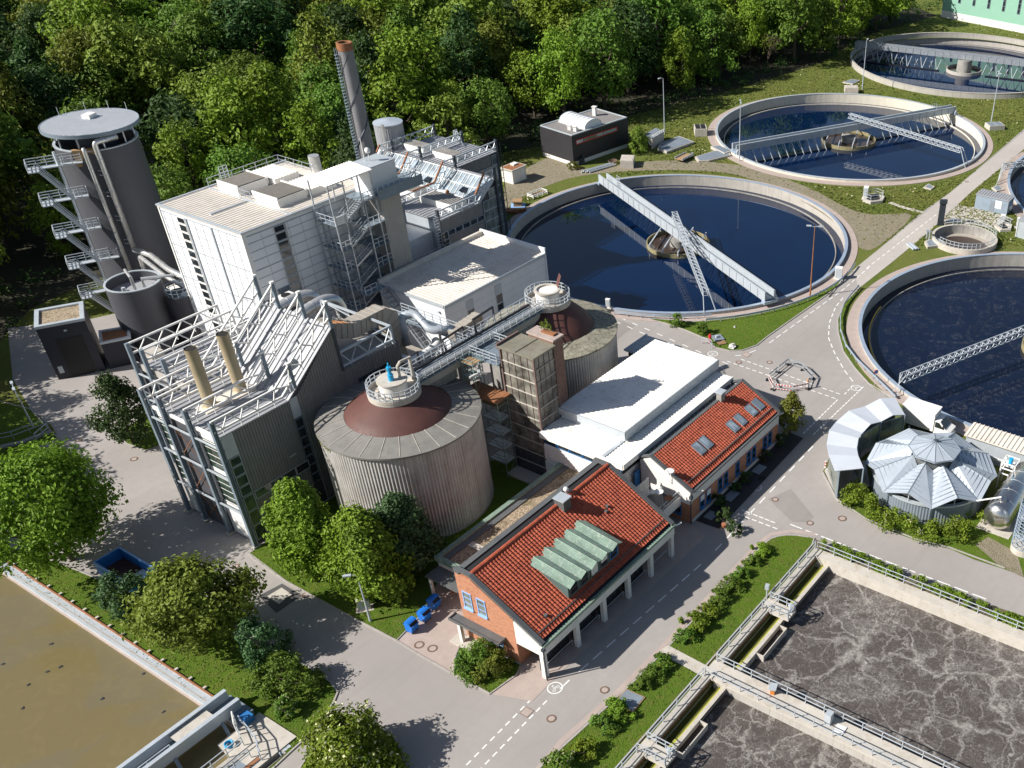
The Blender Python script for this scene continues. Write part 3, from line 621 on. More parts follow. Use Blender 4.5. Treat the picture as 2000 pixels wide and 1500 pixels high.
plate('shaft_cover', 'dark shaft cover with upright panel behind the small sludge tank', 'shaft', pxs([(1842, 437), (1862, 430), (1880, 437), (1845, 441)]), 0, .5)
c = px(1836, 440); tag(obj('sluice_gate', B().obox(c, .25, 1.1, 0, 4.6, .6).obox(c, .5, 1.3, 4.0, 4.7, .6), M['dsteel']), 'tall dark sluice gate plate standing beside the small sludge tank', 'gate')
# T2 fittings: cabinets, guard rails along the walkway
def guard(lab, pts, hz=.6):
    t = T('guard_rail', lab, 'guard rail', (pts[0][0], pts[0][1], 0)); b = B()
    for p, q in zip(pts, pts[1:]): b.beam((*p, hz), (*q, hz), .08, .3)
    obj('rail', b, M['rim'], t)
    for p, q in zip(pts, pts[1:]):
        n = max(1, round((Vector(q) - Vector(p)).length / 2.2))
        for i in range(n): m_ = Vector(p).lerp(Vector(q), i / n); obj('post', B().beam((m_.x, m_.y, 0), (m_.x, m_.y, hz), .1), M['steel'], t)
guard('steel guard rail along the lawn side of the middle tank', [(T2[0] + 31.6 * math.cos(R(a)), T2[1] + 31.6 * math.sin(R(a))) for a in range(222, 286, 4)])
guard('steel guard rail along the curve of the road by the right hand tank', pxs([(1677, 564), (1660, 583), (1648, 600), (1641, 622), (1641, 650), (1651, 680), (1672, 708), (1705, 740), (1730, 764), (1748, 782)]))
guard('steel guard rail between the middle tank and the shaded junction', [(T2[0] + 30.2 * math.cos(R(a)), T2[1] + 30.2 * math.sin(R(a))) for a in range(196, 226, 4)])
def cabinet(x, y, sx, sy, h, lab, m_='white', rz=.3, z0=0, name='control_cabinet', cat='cabinet'):
    c = px(x, y, z0); t = T(name, lab, cat, (c[0], c[1], z0))
    obj('plinth', B().obox(c, sx + .5, sy + .5, z0, z0 + .12, rz), M['conflat'], t)
    obj('housing', B().obox(c, sx, sy, z0 + .12, z0 + h, rz).obox(c, sx + .08, sy + .08, z0 + h, z0 + h + .06, rz), M[m_], t)
    f = plan(c, 0, rz); obj('door', B().hexa([f(-sx / 2 - .02, -sy * .42, z0 + .25), f(-sx / 2, -sy * .42, z0 + .25), f(-sx / 2, sy * .42, z0 + .25), f(-sx / 2 - .02, sy * .42, z0 + .25), f(-sx / 2 - .02, -sy * .42, z0 + h - .1), f(-sx / 2, -sy * .42, z0 + h - .1), f(-sx / 2, sy * .42, z0 + h - .1), f(-sx / 2 - .02, sy * .42, z0 + h - .1)]), M['lsteel'], t)
    return t
cabinet(1637, 545, .7, 1.1, 2.0, 'tall white cabinet by the road beside the middle tank')
cabinet(1188, 601, .4, .6, 1.4, 'small white box on a post at the rim near the brown domed digester', z0=.6)
cabinet(1690, 388, 1.1, .8, 2.2, 'white cabinet beside the railed pit in the meadow')
cabinet(713, 1190, .5, 1.2, 1.3, 'weathered grey cabinet on the lawn behind the lamp', 'conflat', .9)
cabinet(1957, 433, .8, .8, 1.2, 'white box by the railed pit near the small sludge tank')
cabinet(1987, 445, .6, .6, 1.8, 'white post like cabinet at the right edge near the grey hut')
# lamps
def lamp(x, y, h, lab, arms=1, az=0., m_='lsteel', mh='lsteel'):
    c = px(x, y); t = T('street_lamp', lab, 'lamp post', (c[0], c[1], 0), 'lamp posts of the plant')
    obj('pole', B().cyl(c, .14, 0, h * .35, 12, .1).cyl(c, .1, h * .35, h, 12, .06), M[m_], t)
    for k in range(arms):
        a = az + k * math.pi; d = (math.cos(a), math.sin(a)); p = (c[0] + d[0] * .9, c[1] + d[1] * .9)
        hd = obj('lamp_head', B().beam((c[0], c[1], h - .02), (p[0], p[1], h + .1), .07).obox(p, .75, .3, h + .02, h + .16, a), M[mh], t)
lamp(1582, 580, 11.4, 'tall rust stained lamp post by the lawn of the middle tank', 2, 2.0, 'rust')
lamp(1298, 261, 11.4, 'lamp post near the black block and the small shaft house', 1, 2.8)
lamp(1444, 315, 11.6, 'lamp post at the left rim of the tank with pale wall', 2, .6)
lamp(1935, 243, 10.9, 'lamp post by a concrete box between the far road and two tanks', 2, .6)
lamp(1684, 175, 11.2, 'lamp post in front of the farthest tank', 1, .2)
lamp(724, 1214, 6.2, 'short lamp post on the lawn near the blue bins', 1, 2.4)
lamp(66, 836, 6.0, 'twin headed lamp post by the railing in the shaded left corner', 2, 1.2)
# concrete boxes and covers in the meadow
def cbox(x, y, sx, sy, h, lab, rz=0, top='pvc', n=2):
    c = px(x, y); t = T('concrete_chamber', lab, 'concrete chamber', (c[0], c[1], 0)); obj('walls', B().obox(c, sx, sy, 0, h, rz), M['conflat'], t); f = plan(c, 0, rz)
    for i in range(n):
        u0, u1 = -sx / 2 + .2 + i * (sx - .3) / n, -sx / 2 + .05 + (i + 1) * (sx - .3) / n
        b = B().hexa([f(u0, -sy / 2 + .2, h - .02), f(u1, -sy / 2 + .2, h - .02), f(u1, sy / 2 - .2, h - .02), f(u0, sy / 2 - .2, h - .02), f(u0, -sy / 2 + .2, h + .05), f(u1, -sy / 2 + .2, h + .05), f(u1, sy / 2 - .2, h + .05), f(u0, sy / 2 - .2, h + .05)])
        obj('lid', b, M[top], t)
    return t
cbox(1368, 262, 2.6, 3.4, 1.6, 'open concrete chamber with two dark holes beside the path of the pale walled tank', -.9, 'dark')
cbox(1662, 180, 3.2, 2.4, 1.3, 'low concrete box between the pale walled tank and the farthest tank', -1.0, 'conflat')
cbox(1942, 251, 3.6, 2.8, 1.0, 'concrete box with two lids at the foot of the lamp by the far road', -.8)
cbox(1226, 323, 3.6, 2.6, 1.5, 'pale concrete box on the gravel in front of the black block', .55, 'conflat', 2)
plate('shaft_cover', 'long grey cover in two fields beside the shaft house', 'shaft', pxs([(1284, 294), (1302, 301), (1356, 281), (1326, 270), (1290, 284)]), 0, .5)
plate('shaft_cover', 'six cornered grey cover leading to the rim of the pale walled tank', 'shaft', pxs([(1357, 310), (1364, 318), (1385, 317), (1428, 306), (1420, 296), (1395, 298)]), 0, .4)
plate('shaft_cover', 'small grey cover at the rim of the pale walled tank', 'shaft', pxs([(1388, 291), (1405, 289), (1428, 300), (1415, 305)]), 0, .6)
plate('shaft_cover', 'grey cover with signpost in the meadow by the far road', 'shaft', pxs([(1803, 368), (1813, 361), (1825, 367), (1818, 372)]), 0, .25)
plate('shaft_cover', 'small pale cover on the grass slope left of the farthest tank', 'shaft', pxs([(1645, 162), (1663, 156), (1680, 158), (1665, 166)]), 0, .2)
plate('shaft_cover', 'grey cover on the rim of the cut off tank at the right', 'shaft', pxs([(1936, 369), (1950, 364), (1960, 373), (1946, 376)]), 0, .3)
# railed pits
def pit(lab, poly, z=.5):
    c = (sum(p[0] for p in poly) / len(poly), sum(p[1] for p in poly) / len(poly)); t = T('railed_pit', lab, 'pit', (c[0], c[1], 0))
    obj('curb', B().strip(poly, .7, 0, z, True), M['conflat'], t); obj('floor', B().prism(poly, .02, .1), M['dark'], t)
    obj('guard_rail', B().rail([(x, y, z) for x, y in poly], 1., 1.6, .035, closed=True), M['lsteel'], t)
pit('octagonal railed pit in the meadow beside a white cabinet', pxs([(1688, 394), (1692, 386), (1710, 383), (1724, 388), (1720, 396), (1700, 398)]))
pit('railed concrete pit by a white box near the small sludge tank', pxs([(1945, 445), (1958, 437), (1972, 443), (1970, 452), (1955, 453)]))
obj("path", B().strip(pxs([(1738, 396), (1770, 407), (1803, 416)]), .9, .01, .06), M["conflat"], kind="structure")
# ---------------------------------------------------------------- building helpers
def wbox(b, p, q, t0, t1, z0, z1):
    """box along the wall line p->q between outward offsets t0 and t1 (outside = right of p->q)"""
    p, q = Vector(p).to_2d(), Vector(q).to_2d(); d = (q - p).normalized(); o = Vector((d.y, -d.x))
    return b.prism([tuple(p + o * t0), tuple(q + o * t0), tuple(q + o * t1), tuple(p + o * t1)], z0, z1)
def window(par, p, q, z0, z1, fm='blue', gm='glass', nx=1, nz=1, fw=.09, sill=None, name='window', off=0., bars=None):
    p, q = Vector(p).to_2d(), Vector(q).to_2d(); b = B(); d = q - p; L = d.length; at = lambda f: p + d * f; w_ = fw / L; h = z1 - z0
    wbox(b, p, at(w_), off, off + .07, z0, z1); wbox(b, at(1 - w_), q, off, off + .07, z0, z1)
    wbox(b, at(w_), at(1 - w_), off, off + .07, z0, z0 + fw); wbox(b, at(w_), at(1 - w_), off, off + .07, z1 - fw, z1)
    for i in range(1, nx): wbox(b, at(i / nx - w_ / 3), at(i / nx + w_ / 3), off, off + .055, z0 + fw, z1 - fw)
    for i in range(1, nz): wbox(b, at(w_), at(1 - w_), off, off + .05, z0 + h * i / nz - fw / 3, z0 + h * i / nz + fw / 3)
    f = obj(name, b, M[fm], par); g = B(); wbox(g, at(w_ * .8), at(1 - w_ * .8), off + .006, off + .025, z0 + fw * .8, z1 - fw * .8); obj('pane', g, M[gm], f)
    if sill: s_ = B(); wbox(s_, at(-.04), at(1.04), off, off + .2, z0 - .12, z0); obj('sill', s_, M[sill], f)
    return f
def tile_roof(par, x0, x1, yr, zr, ye, ze, tw=.38, tl=.36):
    b = B(); nx = round((x1 - x0) / tw); sl = Vector((0, ye - yr, ze - zr)); ns = round(sl.length / tl); nrm = Vector((0, -(zr - ze), -(ye - yr))).normalized()
    if nrm.z < 0: nrm = -nrm
    prof = [(0, .0), (.22, .005), (.38, .07), (.62, .095), (.84, .06), (1, 0)]; row = []
    for i in range(nx):
        for f, h in prof[:-1]: row.append((x0 + (i + f) * (x1 - x0) / nx, h))
    row.append((x1, 0)); m_ = len(row)
    for j in range(ns):
        jit = [rnd.uniform(-.008, .008) for _ in range(nx + 1)]
        for f, lift in ((0, .0), (1.08, .05)):
            p0 = Vector((0, yr, zr)) + sl * ((j + f) / ns)
            for k, (x, h) in enumerate(row): v = p0 + nrm * (h + lift + .02 + jit[k // 5]); b.v.append((x, v.y, v.z))
        o = j * 2 * m_; b.f += [(o + k, o + k + 1, o + m_ + k + 1, o + m_ + k) for k in range(m_ - 1)]
        # the front lip of each course
        p0 = Vector((0, yr, zr)) + sl * ((j + 1.08) / ns); n0 = len(b.v)
        for k, (x, h) in enumerate(row): v = p0 - nrm * .01; b.v.append((x, v.y, v.z))
        b.f += [(o + m_ + k, o + m_ + k + 1, n0 + k + 1, n0 + k) for k in range(m_ - 1)]
        # keep indices regular: next course starts after the lip row
        if j < ns - 1: pass
        globals()['_'] = None
    return b
def tile_roof_obj(par, x0, x1, yr, zr, ye, ze):
    parts = B(); sl = Vector((0, ye - yr, ze - zr)); ns = round(sl.length / .36); nx = round((x1 - x0) / .38)
    nrm = Vector((0, (zr - ze), (yr - ye))) if False else Vector((1, 0, 0)).cross(sl).normalized()
    if nrm.z < 0: nrm = -nrm
    prof = [(0, .0), (.22, .005), (.38, .07), (.62, .095), (.84, .06)]
    row = [(x0 + (i + f) * (x1 - x0) / nx, h, i) for i in range(nx) for f, h in prof] + [(x1, 0, nx)]; m_ = len(row)
    for j in range(ns):
        jit = [rnd.uniform(-.01, .01) for _ in range(nx + 1)]; vs = []
        for f, lift, flat in ((0, 0, 0), (1.08, .055, 0), (1.08, -.02, 1)):
            p0 = Vector((0, yr, zr)) + sl * ((j + f) / ns)
            for x, h, i in row: v = p0 + nrm * ((0 if flat else h + .02 + jit[i]) + lift); vs.append((x, v.y, v.z))
        parts.add(vs, [(r_ * m_ + k, r_ * m_ + k + 1, (r_ + 1) * m_ + k + 1, (r_ + 1) * m_ + k) for r_ in (0, 1) for k in range(m_ - 1)])
    return obj('roof', parts, M['tile'], par)
def profwall(b, poly, x0, x1):
    """solid wall with outline poly in (y, z), from x0 to x1"""
    n = len(poly); return b.add([(x0, y, z) for y, z in poly] + [(x1, y, z) for y, z in poly], [tuple(range(n)), tuple(range(n, 2 * n))[::-1]] + [(i, i + n, (i + 1) % n + n, (i + 1) % n) for i in range(n)])

# ---------------------------------------------------------------- brick house with dormer (front)
A = T('brick_house', 'orange brick house with steep red tile roof and green copper dormer', 'building', (55.5, 52.2, 0))
X0, X1 = 45.0, 66.0
kA = (8.85 - 4.45) / (55.2 - 47.3)
obj('wall', profwall(B(), [(50.4, 0), (57.1, 0), (57.1, 8.5), (55.2, 8.5), (50.4, 5.95)], X0, X0 + .36), M['brick'], A)
obj('wall', profwall(B(), [(50.4, 0), (57.1, 0), (57.1, 8.5), (55.2, 8.5), (50.4, 5.95)], X1 - .36, X1), M['brick'], A)
obj('wall', B().box(X0 + .36, X1 - .36, 56.75, 57.1, 0, 8.4), M['brick'], A)
obj('wall', B().box(X0 + .36, X1 - .36, 50.4, 50.75, 0, 3.1), M['brick'], A)
for xa, xb in ((X0, X0 + .3), (X1 - .3, X1)): obj('gable_panel', profwall(B(), [(47.35, 2.95), (50.395, 2.95), (50.395, 5.85), (47.35, 4.2)], xa, xb), M['whitewall'], A)
obj('ceiling_slab', B().box(X0 + .31, X1 - .31, 47.7, 50.39, 2.95, 3.1), M['whitewall'], A)
obj('fascia', B().box(X0 - .05, X1 + .05, 47.15, 47.6, 3.0, 4.2), M['whitewall'], A)
for x in (45.2, 49.95, 54.1, 58.1, 62.0, 65.75): obj('pillar', B().box(x - .25, x + .25, 47.2, 47.62, 0, 3.0), M['whitewall'], A)
for xa, xb in ((45.5, 49.68), (50.22, 53.83), (54.37, 57.83), (58.37, 61.73), (62.27, 65.48)):
    yd = 48.25 if xa < 62 else 49.6
    d_ = obj('garage_door', B().box(xa, xb, yd, yd + .07, .05, 2.94), M['dark'], A); b = B()
    for i in range(5): b.box(xa + .12 + i * (xb - xa) / 5, xa + (i + 1) * (xb - xa) / 5 - .04, yd - .03, yd - .01, .9, 2.5)
    obj('pane', b, M['glass'], d_); xa, xb = xa + .7, xb - .7
    obj('threshold_rail', B().beam((xa - .6, 47.75, .95), (xb + .6, 47.75, .95), .06).beam((xa - .6, 47.75, 0), (xa - .6, 47.75, .95), .05).beam((xb + .6, 47.75, 0), (xb + .6, 47.75, .95), .05), M['lsteel'], A)
obj('roof_slab', B().add([(x, y, z) for x in (X0 + .3, X1 - .3) for y, z in ((47.3, 4.2), (47.3, 4.42), (55.2, 8.82), (57.1, 8.5), (57.1, 8.3), (55.2, 8.4))], [(0, 1, 2, 3, 4, 5), (11, 10, 9, 8, 7, 6)] + [(i, i + 6, (i + 1) % 6 + 6, (i + 1) % 6) for i in range(6)]), M['dark'], A)
tile_roof_obj(A, X0 + .42, X1 - .42, 55.15, 8.86, 47.55, 4.62)
b = B()
for i in range(52): x = X0 + .4 + i * .39; b.tube([(x, 55.28, 8.92 + .03 * (i % 2)), (x + .42, 55.28, 8.95)], .23, 8)
obj('ridge_tiles', b, M['tile'], A)
b = B().box(X0 + .3, X1 - .3, 55.6, 57.12, 8.42, 8.56); obj('parapet_gutter', b, M['dark'], A)
obj('parapet_coping', B().box(X0, X1, 56.55, 57.15, 8.52, 8.75), M['lead'], A)
for xa in (X0 - .06, X1 - .44):
    obj('verge', B().add([(x, y, z) for x in (xa, xa + .5) for y, z in ((47.1, 4.35), (55.2, 8.86), (57.15, 8.86), (57.15, 9.05), (55.15, 9.05), (47.1, 4.62))], [(0, 1, 2, 3, 4, 5), (11, 10, 9, 8, 7, 6)] + [(i, i + 6, (i + 1) % 6 + 6, (i + 1) % 6) for i in range(6)]), M['lead'], A)
obj('gutter', B().box(X0, X1, 46.95, 47.55, 4.22, 4.4).box(X0, X1, 46.9, 46.97, 4.22, 4.5), M['copper'], A)
obj('snow_guard', B().rail([(X0 + .6, 48.0, 4.85), (X1 - .6, 48.0, 4.85)], .22, 1.2, .025, (1, .5)), M['lead'], A)
obj('downpipe', B().tube([(44.9, 47.0, 4.1), (44.9, 47.0, .05)], .07, 8).box(44.75, 45.1, 46.85, 47.15, 3.9, 4.2), M['dsteel'], A)
for x in (45.05, 65.9): pass
# copper dormer with folded roof
dm = obj('dormer', B().box(50.5, 58.3, 48.45, 48.7, 5.0, 6.85).add([(x, y, z) for x in (50.5, 50.62) for y, z in ((48.7, 5.1), (48.7, 6.9), (52.7, 7.5), (52.6, 7.3))], [(0, 1, 2, 3), (7, 6, 5, 4), (0, 4, 5, 1), (1, 5, 6, 2), (2, 6, 7, 3), (3, 7, 4, 0)]).add([(x, y, z) for x in (58.18, 58.3) for y, z in ((48.7, 5.1), (48.7, 6.9), (52.7, 7.5), (52.6, 7.3))], [(0, 1, 2, 3), (7, 6, 5, 4), (0, 4, 5, 1), (1, 5, 6, 2), (2, 6, 7, 3), (3, 7, 4, 0)]), M['copperd'], A)
b = B(); n = 5; pw = 8.1 / n
for i in range(n):
    xa = 50.35 + i * pw
    for (xl, zl, xh, zh) in ((xa, 0, xa + pw / 2, .34), (xa + pw / 2, .34, xa + pw, 0)):
        b.slab([(xl, 48.0, 6.85 + zl), (xh, 48.0, 6.85 + zh), (xh, 53.0, 7.62 + zh * .75), (xl, 53.0, 7.62 + zl * .75)], .06)
    b.tube([(xa + pw / 2, 48.0, 7.21), (xa + pw / 2, 53.0, 7.89)], .05, 6)
obj('dormer_roof', b, M['copper'], dm)
b = B()
for i in range(n):
    xa = 50.35 + i * pw; b.add([(xa + .05, 48.46, 6.84), (xa + pw - .05, 48.46, 6.84), (xa + pw / 2, 48.46, 7.14), (xa + .05, 48.6, 6.84), (xa + pw - .05, 48.6, 6.84), (xa + pw / 2, 48.6, 7.14)], [(0, 1, 2), (5, 4, 3), (0, 3, 4, 1), (1, 4, 5, 2), (2, 5, 3, 0)])
obj('dormer_gable', b, M['copperd'], dm)
for i in range(5):
    xa = 50.75 + i * 1.53; window(A, (xa, 48.45), (xa + 1.15, 48.45), 5.45, 6.75, 'lead' if i < 4 else 'blue', 'glass', 1, 2, .08)
    if i in (2, 3): wb = B(); wbox(wb, (xa + .1, 48.45), (xa + 1.05, 48.45), .075, .1, 6.1 if i == 3 else 5.6, 6.7); obj('window_blind', wb, M['white'], A)
# chimney, vent
ch = obj('chimney', B().box(57.4, 58.5, 54.3, 55.5, 8.0, 9.75), M['lead'], A); obj('cap', B().box(57.3, 58.6, 54.2, 55.6, 9.75, 9.87), M['lsteel'], ch)
vt = obj('roof_vent', B().tube([(59.4, 55.6, 8.7), (59.4, 55.6, 9.4)], .14, 10), M['lsteel'], A); obj('cap', B().lathe((59.4, 55.6), [(.0, 9.9), (.22, 9.82), (.3, 9.6), (.22, 9.4), (0, 9.35)], 16), M['white'], vt, True)
for x, y in ((61.0, 52.0), (61.6, 52.3), (47.5, 48.7)): z_ = 8.86 - (55.15 - y) * kA; obj('roof_vent', B().box(x - .12, x + .12, y - .15, y + .15, z_ - .05, z_ + .28), M['lead'], A)
for y0, y1 in ((55.45, 56.55), (53.7, 54.8)): window(A, (X0, y1), (X0, y0), 4.5, 6.55, 'lblue', 'glassb', 1, 3, .1, 'lblue')
window(A, (45, 53.0), (45, 52.2), .7, 2.2, 'lblue', 'glass', 1, 2, .09, 'lblue')
cp = obj('canopy', B().box(44.0, 44.99, 51.7, 58.1, 2.75, 2.87).box(43.95, 44.05, 51.7, 58.1, 2.72, 3.02).box(44.05, 44.99, 51.7, 51.8, 2.87, 3.02).box(44.05, 44.99, 58.0, 58.1, 2.87, 3.02), M['lead'], A)
obj('canopy_post', B().box(44.15, 44.5, 56.9, 57.25, 0, 2.75), M['whitewall'], A)
obj('step', B().box(43.6, 45, 55.6, 58.2, .03, .16), M['conflat'], A)
obj('plinth', B().box(44.96, 45.0, 50.3, 57.15, 0, .35), M['conflat'], A)
obj('eave_spotlight', B().tube([(66.05, 47.3, 3.9), (67.0, 46.9, 4.0)], .09, 8), M['white'], A)
# gravel roofed annex behind
N = T('gravel_annex', 'low annex with gravel roof and green copper edge behind the brick house', 'building', (59, 61, 0))
obj('wall', B().box(49.4, 68.8, 57.15, 64.85, 0, 3.15), M['whitewall'], N)
sheet('gravel_bed', [(49.9, 57.2), (68.9, 57.2), (68.9, 64.2), (49.9, 64.2)], 3.3, M['gravel'], par=N)
obj('coping', B().box(49.2, 70.2, 64.5, 65.05, 3.1, 3.62).box(49.2, 49.7, 57.3, 64.5, 3.1, 3.62), M['copper'], N)
obj('gutter_strip', B().box(49.7, 70.0, 63.7, 64.5, 3.2, 3.42), M['lead'], N)
obj('walk_slab', B().box(52.6, 53.3, 57.3, 63.7, 3.3, 3.4), M['conflat'], N)
obj('canopy', B().box(47.3, 49.2, 60.2, 64.6, 2.5, 2.66), M['lead'], N); obj('canopy_post', B().box(47.5, 47.75, 64.2, 64.45, 0, 2.5), M['whitewall'], N)
window(N, (49.4, 63.4), (49.4, 62.2), .2, 2.3, 'lblue', 'glass', 1, 2)
# ---------------------------------------------------------------- brick house with roof lights
Bh = T('brick_house', 'brick house with red tile roof carrying three pairs of roof windows', 'building', (81.1, 51.5, 0))
b0, b1 = 71.5, 90.9
obj('wall', B().box(b0 + .3, b1 - .3, 48.8, 49.1, .35, 2.95), M['brick'], Bh)
for xa, xb in ((b0, b0 + .3), (b1 - .3, b1)):
    obj('wall', B().box(xa, xb, 48.8, 53.2, 0, 2.6), M['brick'], Bh)
    obj('gable_panel', profwall(B(), [(48.78, 2.6), (55.4, 2.6), (55.4, 6.2), (54.0, 6.95), (48.78, 4.3)], xa - .02, xb + .02), M['whitewall'], Bh)
obj('plinth', B().box(b0 + .3, b1 - .3, 48.72, 48.85, 0, .35), M['whitewall'], Bh)
obj('fascia', B().box(b0 + .3, b1 - .3, 48.7, 49.1, 2.95, 4.3), M['whitewall'], Bh)
obj('wall', B().box(b0 + .3, b1 - .3, 55.1, 55.4, 0, 6.2), M['whitewall'], Bh)
kB = (7.1 - 4.5) / (54.0 - 48.9)
obj('roof_slab', B().add([(x, y, z) for x in (b0 + .3, b1 - .3) for y, z in ((48.8, 4.2), (48.8, 4.42), (54.0, 7.05), (54.0, 6.6))], [(0, 1, 2, 3), (7, 6, 5, 4), (0, 4, 5, 1), (1, 5, 6, 2), (2, 6, 7, 3), (3, 7, 4, 0)]), M['dark'], Bh)
tile_roof_obj(Bh, b0 + .35, b1 - .35, 54.0, 7.1, 48.95, 4.52)
obj('flat_roof', B().box(b0, b1, 54.0, 55.45, 6.25, 6.42), M['lead'], Bh)
b = B()
for i in range(24): x = b0 + .5 + i * .8; b.box(x, x + .06, 54.15, 55.4, 6.42, 6.5)
obj('flat_roof_seam', b, M['dsteel'], Bh)
obj('ridge_flashing', B().box(b0, b1, 53.9, 54.2, 6.95, 7.2), M['lead'], Bh)
for xa in (b0 - .08, b1 - .38):
    obj('verge', B().add([(x, y, z) for x in (xa, xa + .46) for y, z in ((48.6, 4.28), (54.05, 7.06), (55.45, 6.45), (55.45, 6.62), (54.05, 7.28), (48.6, 4.55))], [(0, 1, 2, 3, 4, 5), (11, 10, 9, 8, 7, 6)] + [(i, i + 6, (i + 1) % 6 + 6, (i + 1) % 6) for i in range(6)]), M['lead'], Bh)
obj('gutter', B().box(b0, b1, 48.5, 48.95, 4.3, 4.44).box(b0, b1, 48.45, 48.52, 4.3, 4.52), M['lead'], Bh)
obj('snow_guard', B().rail([(b0 + .6, 49.5, 4.85), (b1 - .6, 49.5, 4.85)], .22, 1.2, .025, (1, .5)), M['lead'], Bh)
obj('downpipe', B().tube([(71.4, 48.66, 4.2), (71.4, 48.66, .1)], .07, 8).box(71.25, 71.6, 48.5, 48.8, 3.5, 3.95), M['dsteel'], Bh)
for xa in (76.6, 78.05, 82.95, 84.6, 87.1, 88.7):
    yh, yl = 52.1, 50.65
    if xa > 80: yh, yl = 51.5, 50.1
    zz = lambda y, o: 7.1 - (54 - y) * kB + o
    rw = obj('roof_window', B().add([(x, y, z) for x in (xa, xa + 1.1) for y, z in ((yl, zz(yl, .0)), (yh, zz(yh, .0)), (yh, zz(yh, .26)), (yl, zz(yl, .26)))], [(0, 1, 2, 3), (7, 6, 5, 4), (0, 4, 5, 1), (1, 5, 6, 2), (2, 6, 7, 3), (3, 7, 4, 0)]), M['bsteel'], Bh)
    g = B().quad((xa + .14, yl + .2, zz(yl + .2, .27)), (xa + .96, yl + .2, zz(yl + .2, .27)), (xa + .96, yh - .15, zz(yh - .15, .27)), (xa + .14, yh - .15, zz(yh - .15, .27)))
    obj('pane', g, M['pvc' if xa == 88.7 else 'glassr'], rw)
for xa, wv in ((73.35, 1), (74.65, 1), (77.1, 1), (78.35, 1), (80.9, 1), (83.4, 1), (84.6, 1), (87.2, 1), (88.4, 1)): window(Bh, (xa, 48.8), (xa + .92, 48.8), .85, 2.6, 'blue', 'glass', 1, 2, .11, 'blue')
for xa in (73.4, 74.7): wb = B(); wbox(wb, (xa + .06, 48.8), (xa + .8, 48.8), .075, .1, 1.85, 2.55); obj('window_blind', wb, M['white'], Bh)
for y1 in (52.5, 50.95): window(Bh, (b0, y1), (b0, y1 - .95), .85, 2.5, 'blue', 'glass', 1, 2, .11, 'blue')
cb = obj('chimney', B().box(85.3, 86.1, 53.6, 54.3, 6.5, 8.1), M['concd'], Bh); obj('cap', B().box(85.15, 86.25, 53.45, 54.45, 8.1, 8.25), M['lsteel'], cb)
obj('eave_spotlight', B().tube([(72.2, 48.6, 4.0), (72.9, 48.0, 4.05)], .08, 8), M['white'], Bh)
obj('eave_spotlight', B().tube([(90.95, 49, 3.7), (91.9, 48.7, 3.75)], .08, 8), M['white'], Bh)
ds = obj('satellite_dish', B().lathe((71.2, 51.2), [(0, 6.35), (.3, 6.4), (.5, 6.5), (.5, 6.54), (.3, 6.44), (0, 6.4)], 20).tube([(71.3, 51.2, 6.4), (71.4, 51.2, 4.6)], .035, 6), M['white'], Bh, True)
# balcony between the houses
bl = T('balcony', 'dark decked balcony with white ribbed screen between the two brick houses', 'balcony', (69, 52.6, 2.4))
obj('deck', B().box(66.05, 71.45, 50.2, 55.6, 2.3, 2.75), M['dsteel'], bl); obj('parapet', B().box(66.05, 71.45, 50.0, 50.2, 2.2, 3.3), M['whitewall'], bl)
obj('guard_rail', B().rail([(66.2, 50.35, 2.8), (71.4, 50.35, 2.8)], 1.1, 1.2), M['lsteel'], bl)
obj('screen', B().corr((67.2, 53.6), (70.4, 53.6), 2.75, 5.2, .3, .06), M['white'], bl)
obj('door', B().box(70.5, 71.4, 55.5, 55.62, 2.8, 4.9), M['blue'], bl)
c = (69.3, 51.0); t = T('satellite_mast', 'pole with two round dishes standing on the balcony between the brick houses', 'antenna', (*c, 2.75))
obj('pole', B().cyl(c, .06, 2.75, 5.6, 10), M['lsteel'], t)
obj('dish', B().lathe((68.7, 50.9), [(0, 5.2), (.35, 5.28), (.5, 5.4), (.5, 5.45), (.3, 5.33), (0, 5.27)], 18).tube([(68.7, 50.9, 5.3), (69.3, 51, 5.2)], .03, 6), M['white'], t, True)
obj('dish', B().lathe((69.4, 50.2), [(0, 4.2), (.4, 4.25), (.5, 4.33), (.5, 4.37), (.3, 4.3), (0, 4.27)], 18).tube([(69.4, 50.2, 4.25), (69.3, 51, 4.4)], .03, 6), M['rust'], t, True)
# ---------------------------------------------------------------- white sheet roofed hall
Hh = T('workshop_hall', 'low hall with ribbed white sheet roof in two steps behind the brick houses', 'building', (80, 61.5, 0))
obj('wall', B().box(69.05, 90.8, 56.0, 67.2, 0, 5.35), M['whitewall'], Hh)
b = B().box(69.0, 69.06, 55.9, 67.25, 3.4, 3.42)
for i in range(7): z_ = 3.3 + i * .28; b.prism([(68.93, 55.9), (69.05, 55.9), (69.05, 67.25), (68.93, 67.25)], z_, z_ + .15)
obj('ribbed_cladding', b, M['white'], Hh)
obj('clerestory', B().box(69.08, 90.75, 56.05, 67.15, 5.35, 6.3), M['dark'], Hh)
for i in range(6): yb = 56.2 + i * 1.83; window(Hh, (69.08, yb + 1.7), (69.08, yb), 5.42, 6.25, 'blue', 'glass', 1, 1, .08)
for i in range(11): xb = 72.4 + i * 1.65; window(Hh, (xb, 56.05), (xb + 1.5, 56.05), 5.5, 6.3, 'lsteel', 'glassb' if i % 3 == 1 else 'glass', 1, 1, .07)
lr = obj('lower_roof', B().box(68.75, 91.0, 55.65, 67.4, 6.55, 6.98), M['whiteroof'], Hh)
obj('roof_rib', B().ribroof((68.8, 67.3, 6.98), (91.0, 67.3, 6.98), (91.0, 55.7, 6.98), (68.8, 55.7, 6.98), .5, .05, .3), M['whiteroof'], lr)
obj('roof_edge', B().box(68.65, 91.08, 55.5, 55.64, 6.4, 7.05).box(68.6, 68.74, 55.66, 67.4, 6.3, 7.05), M['white'], Hh)
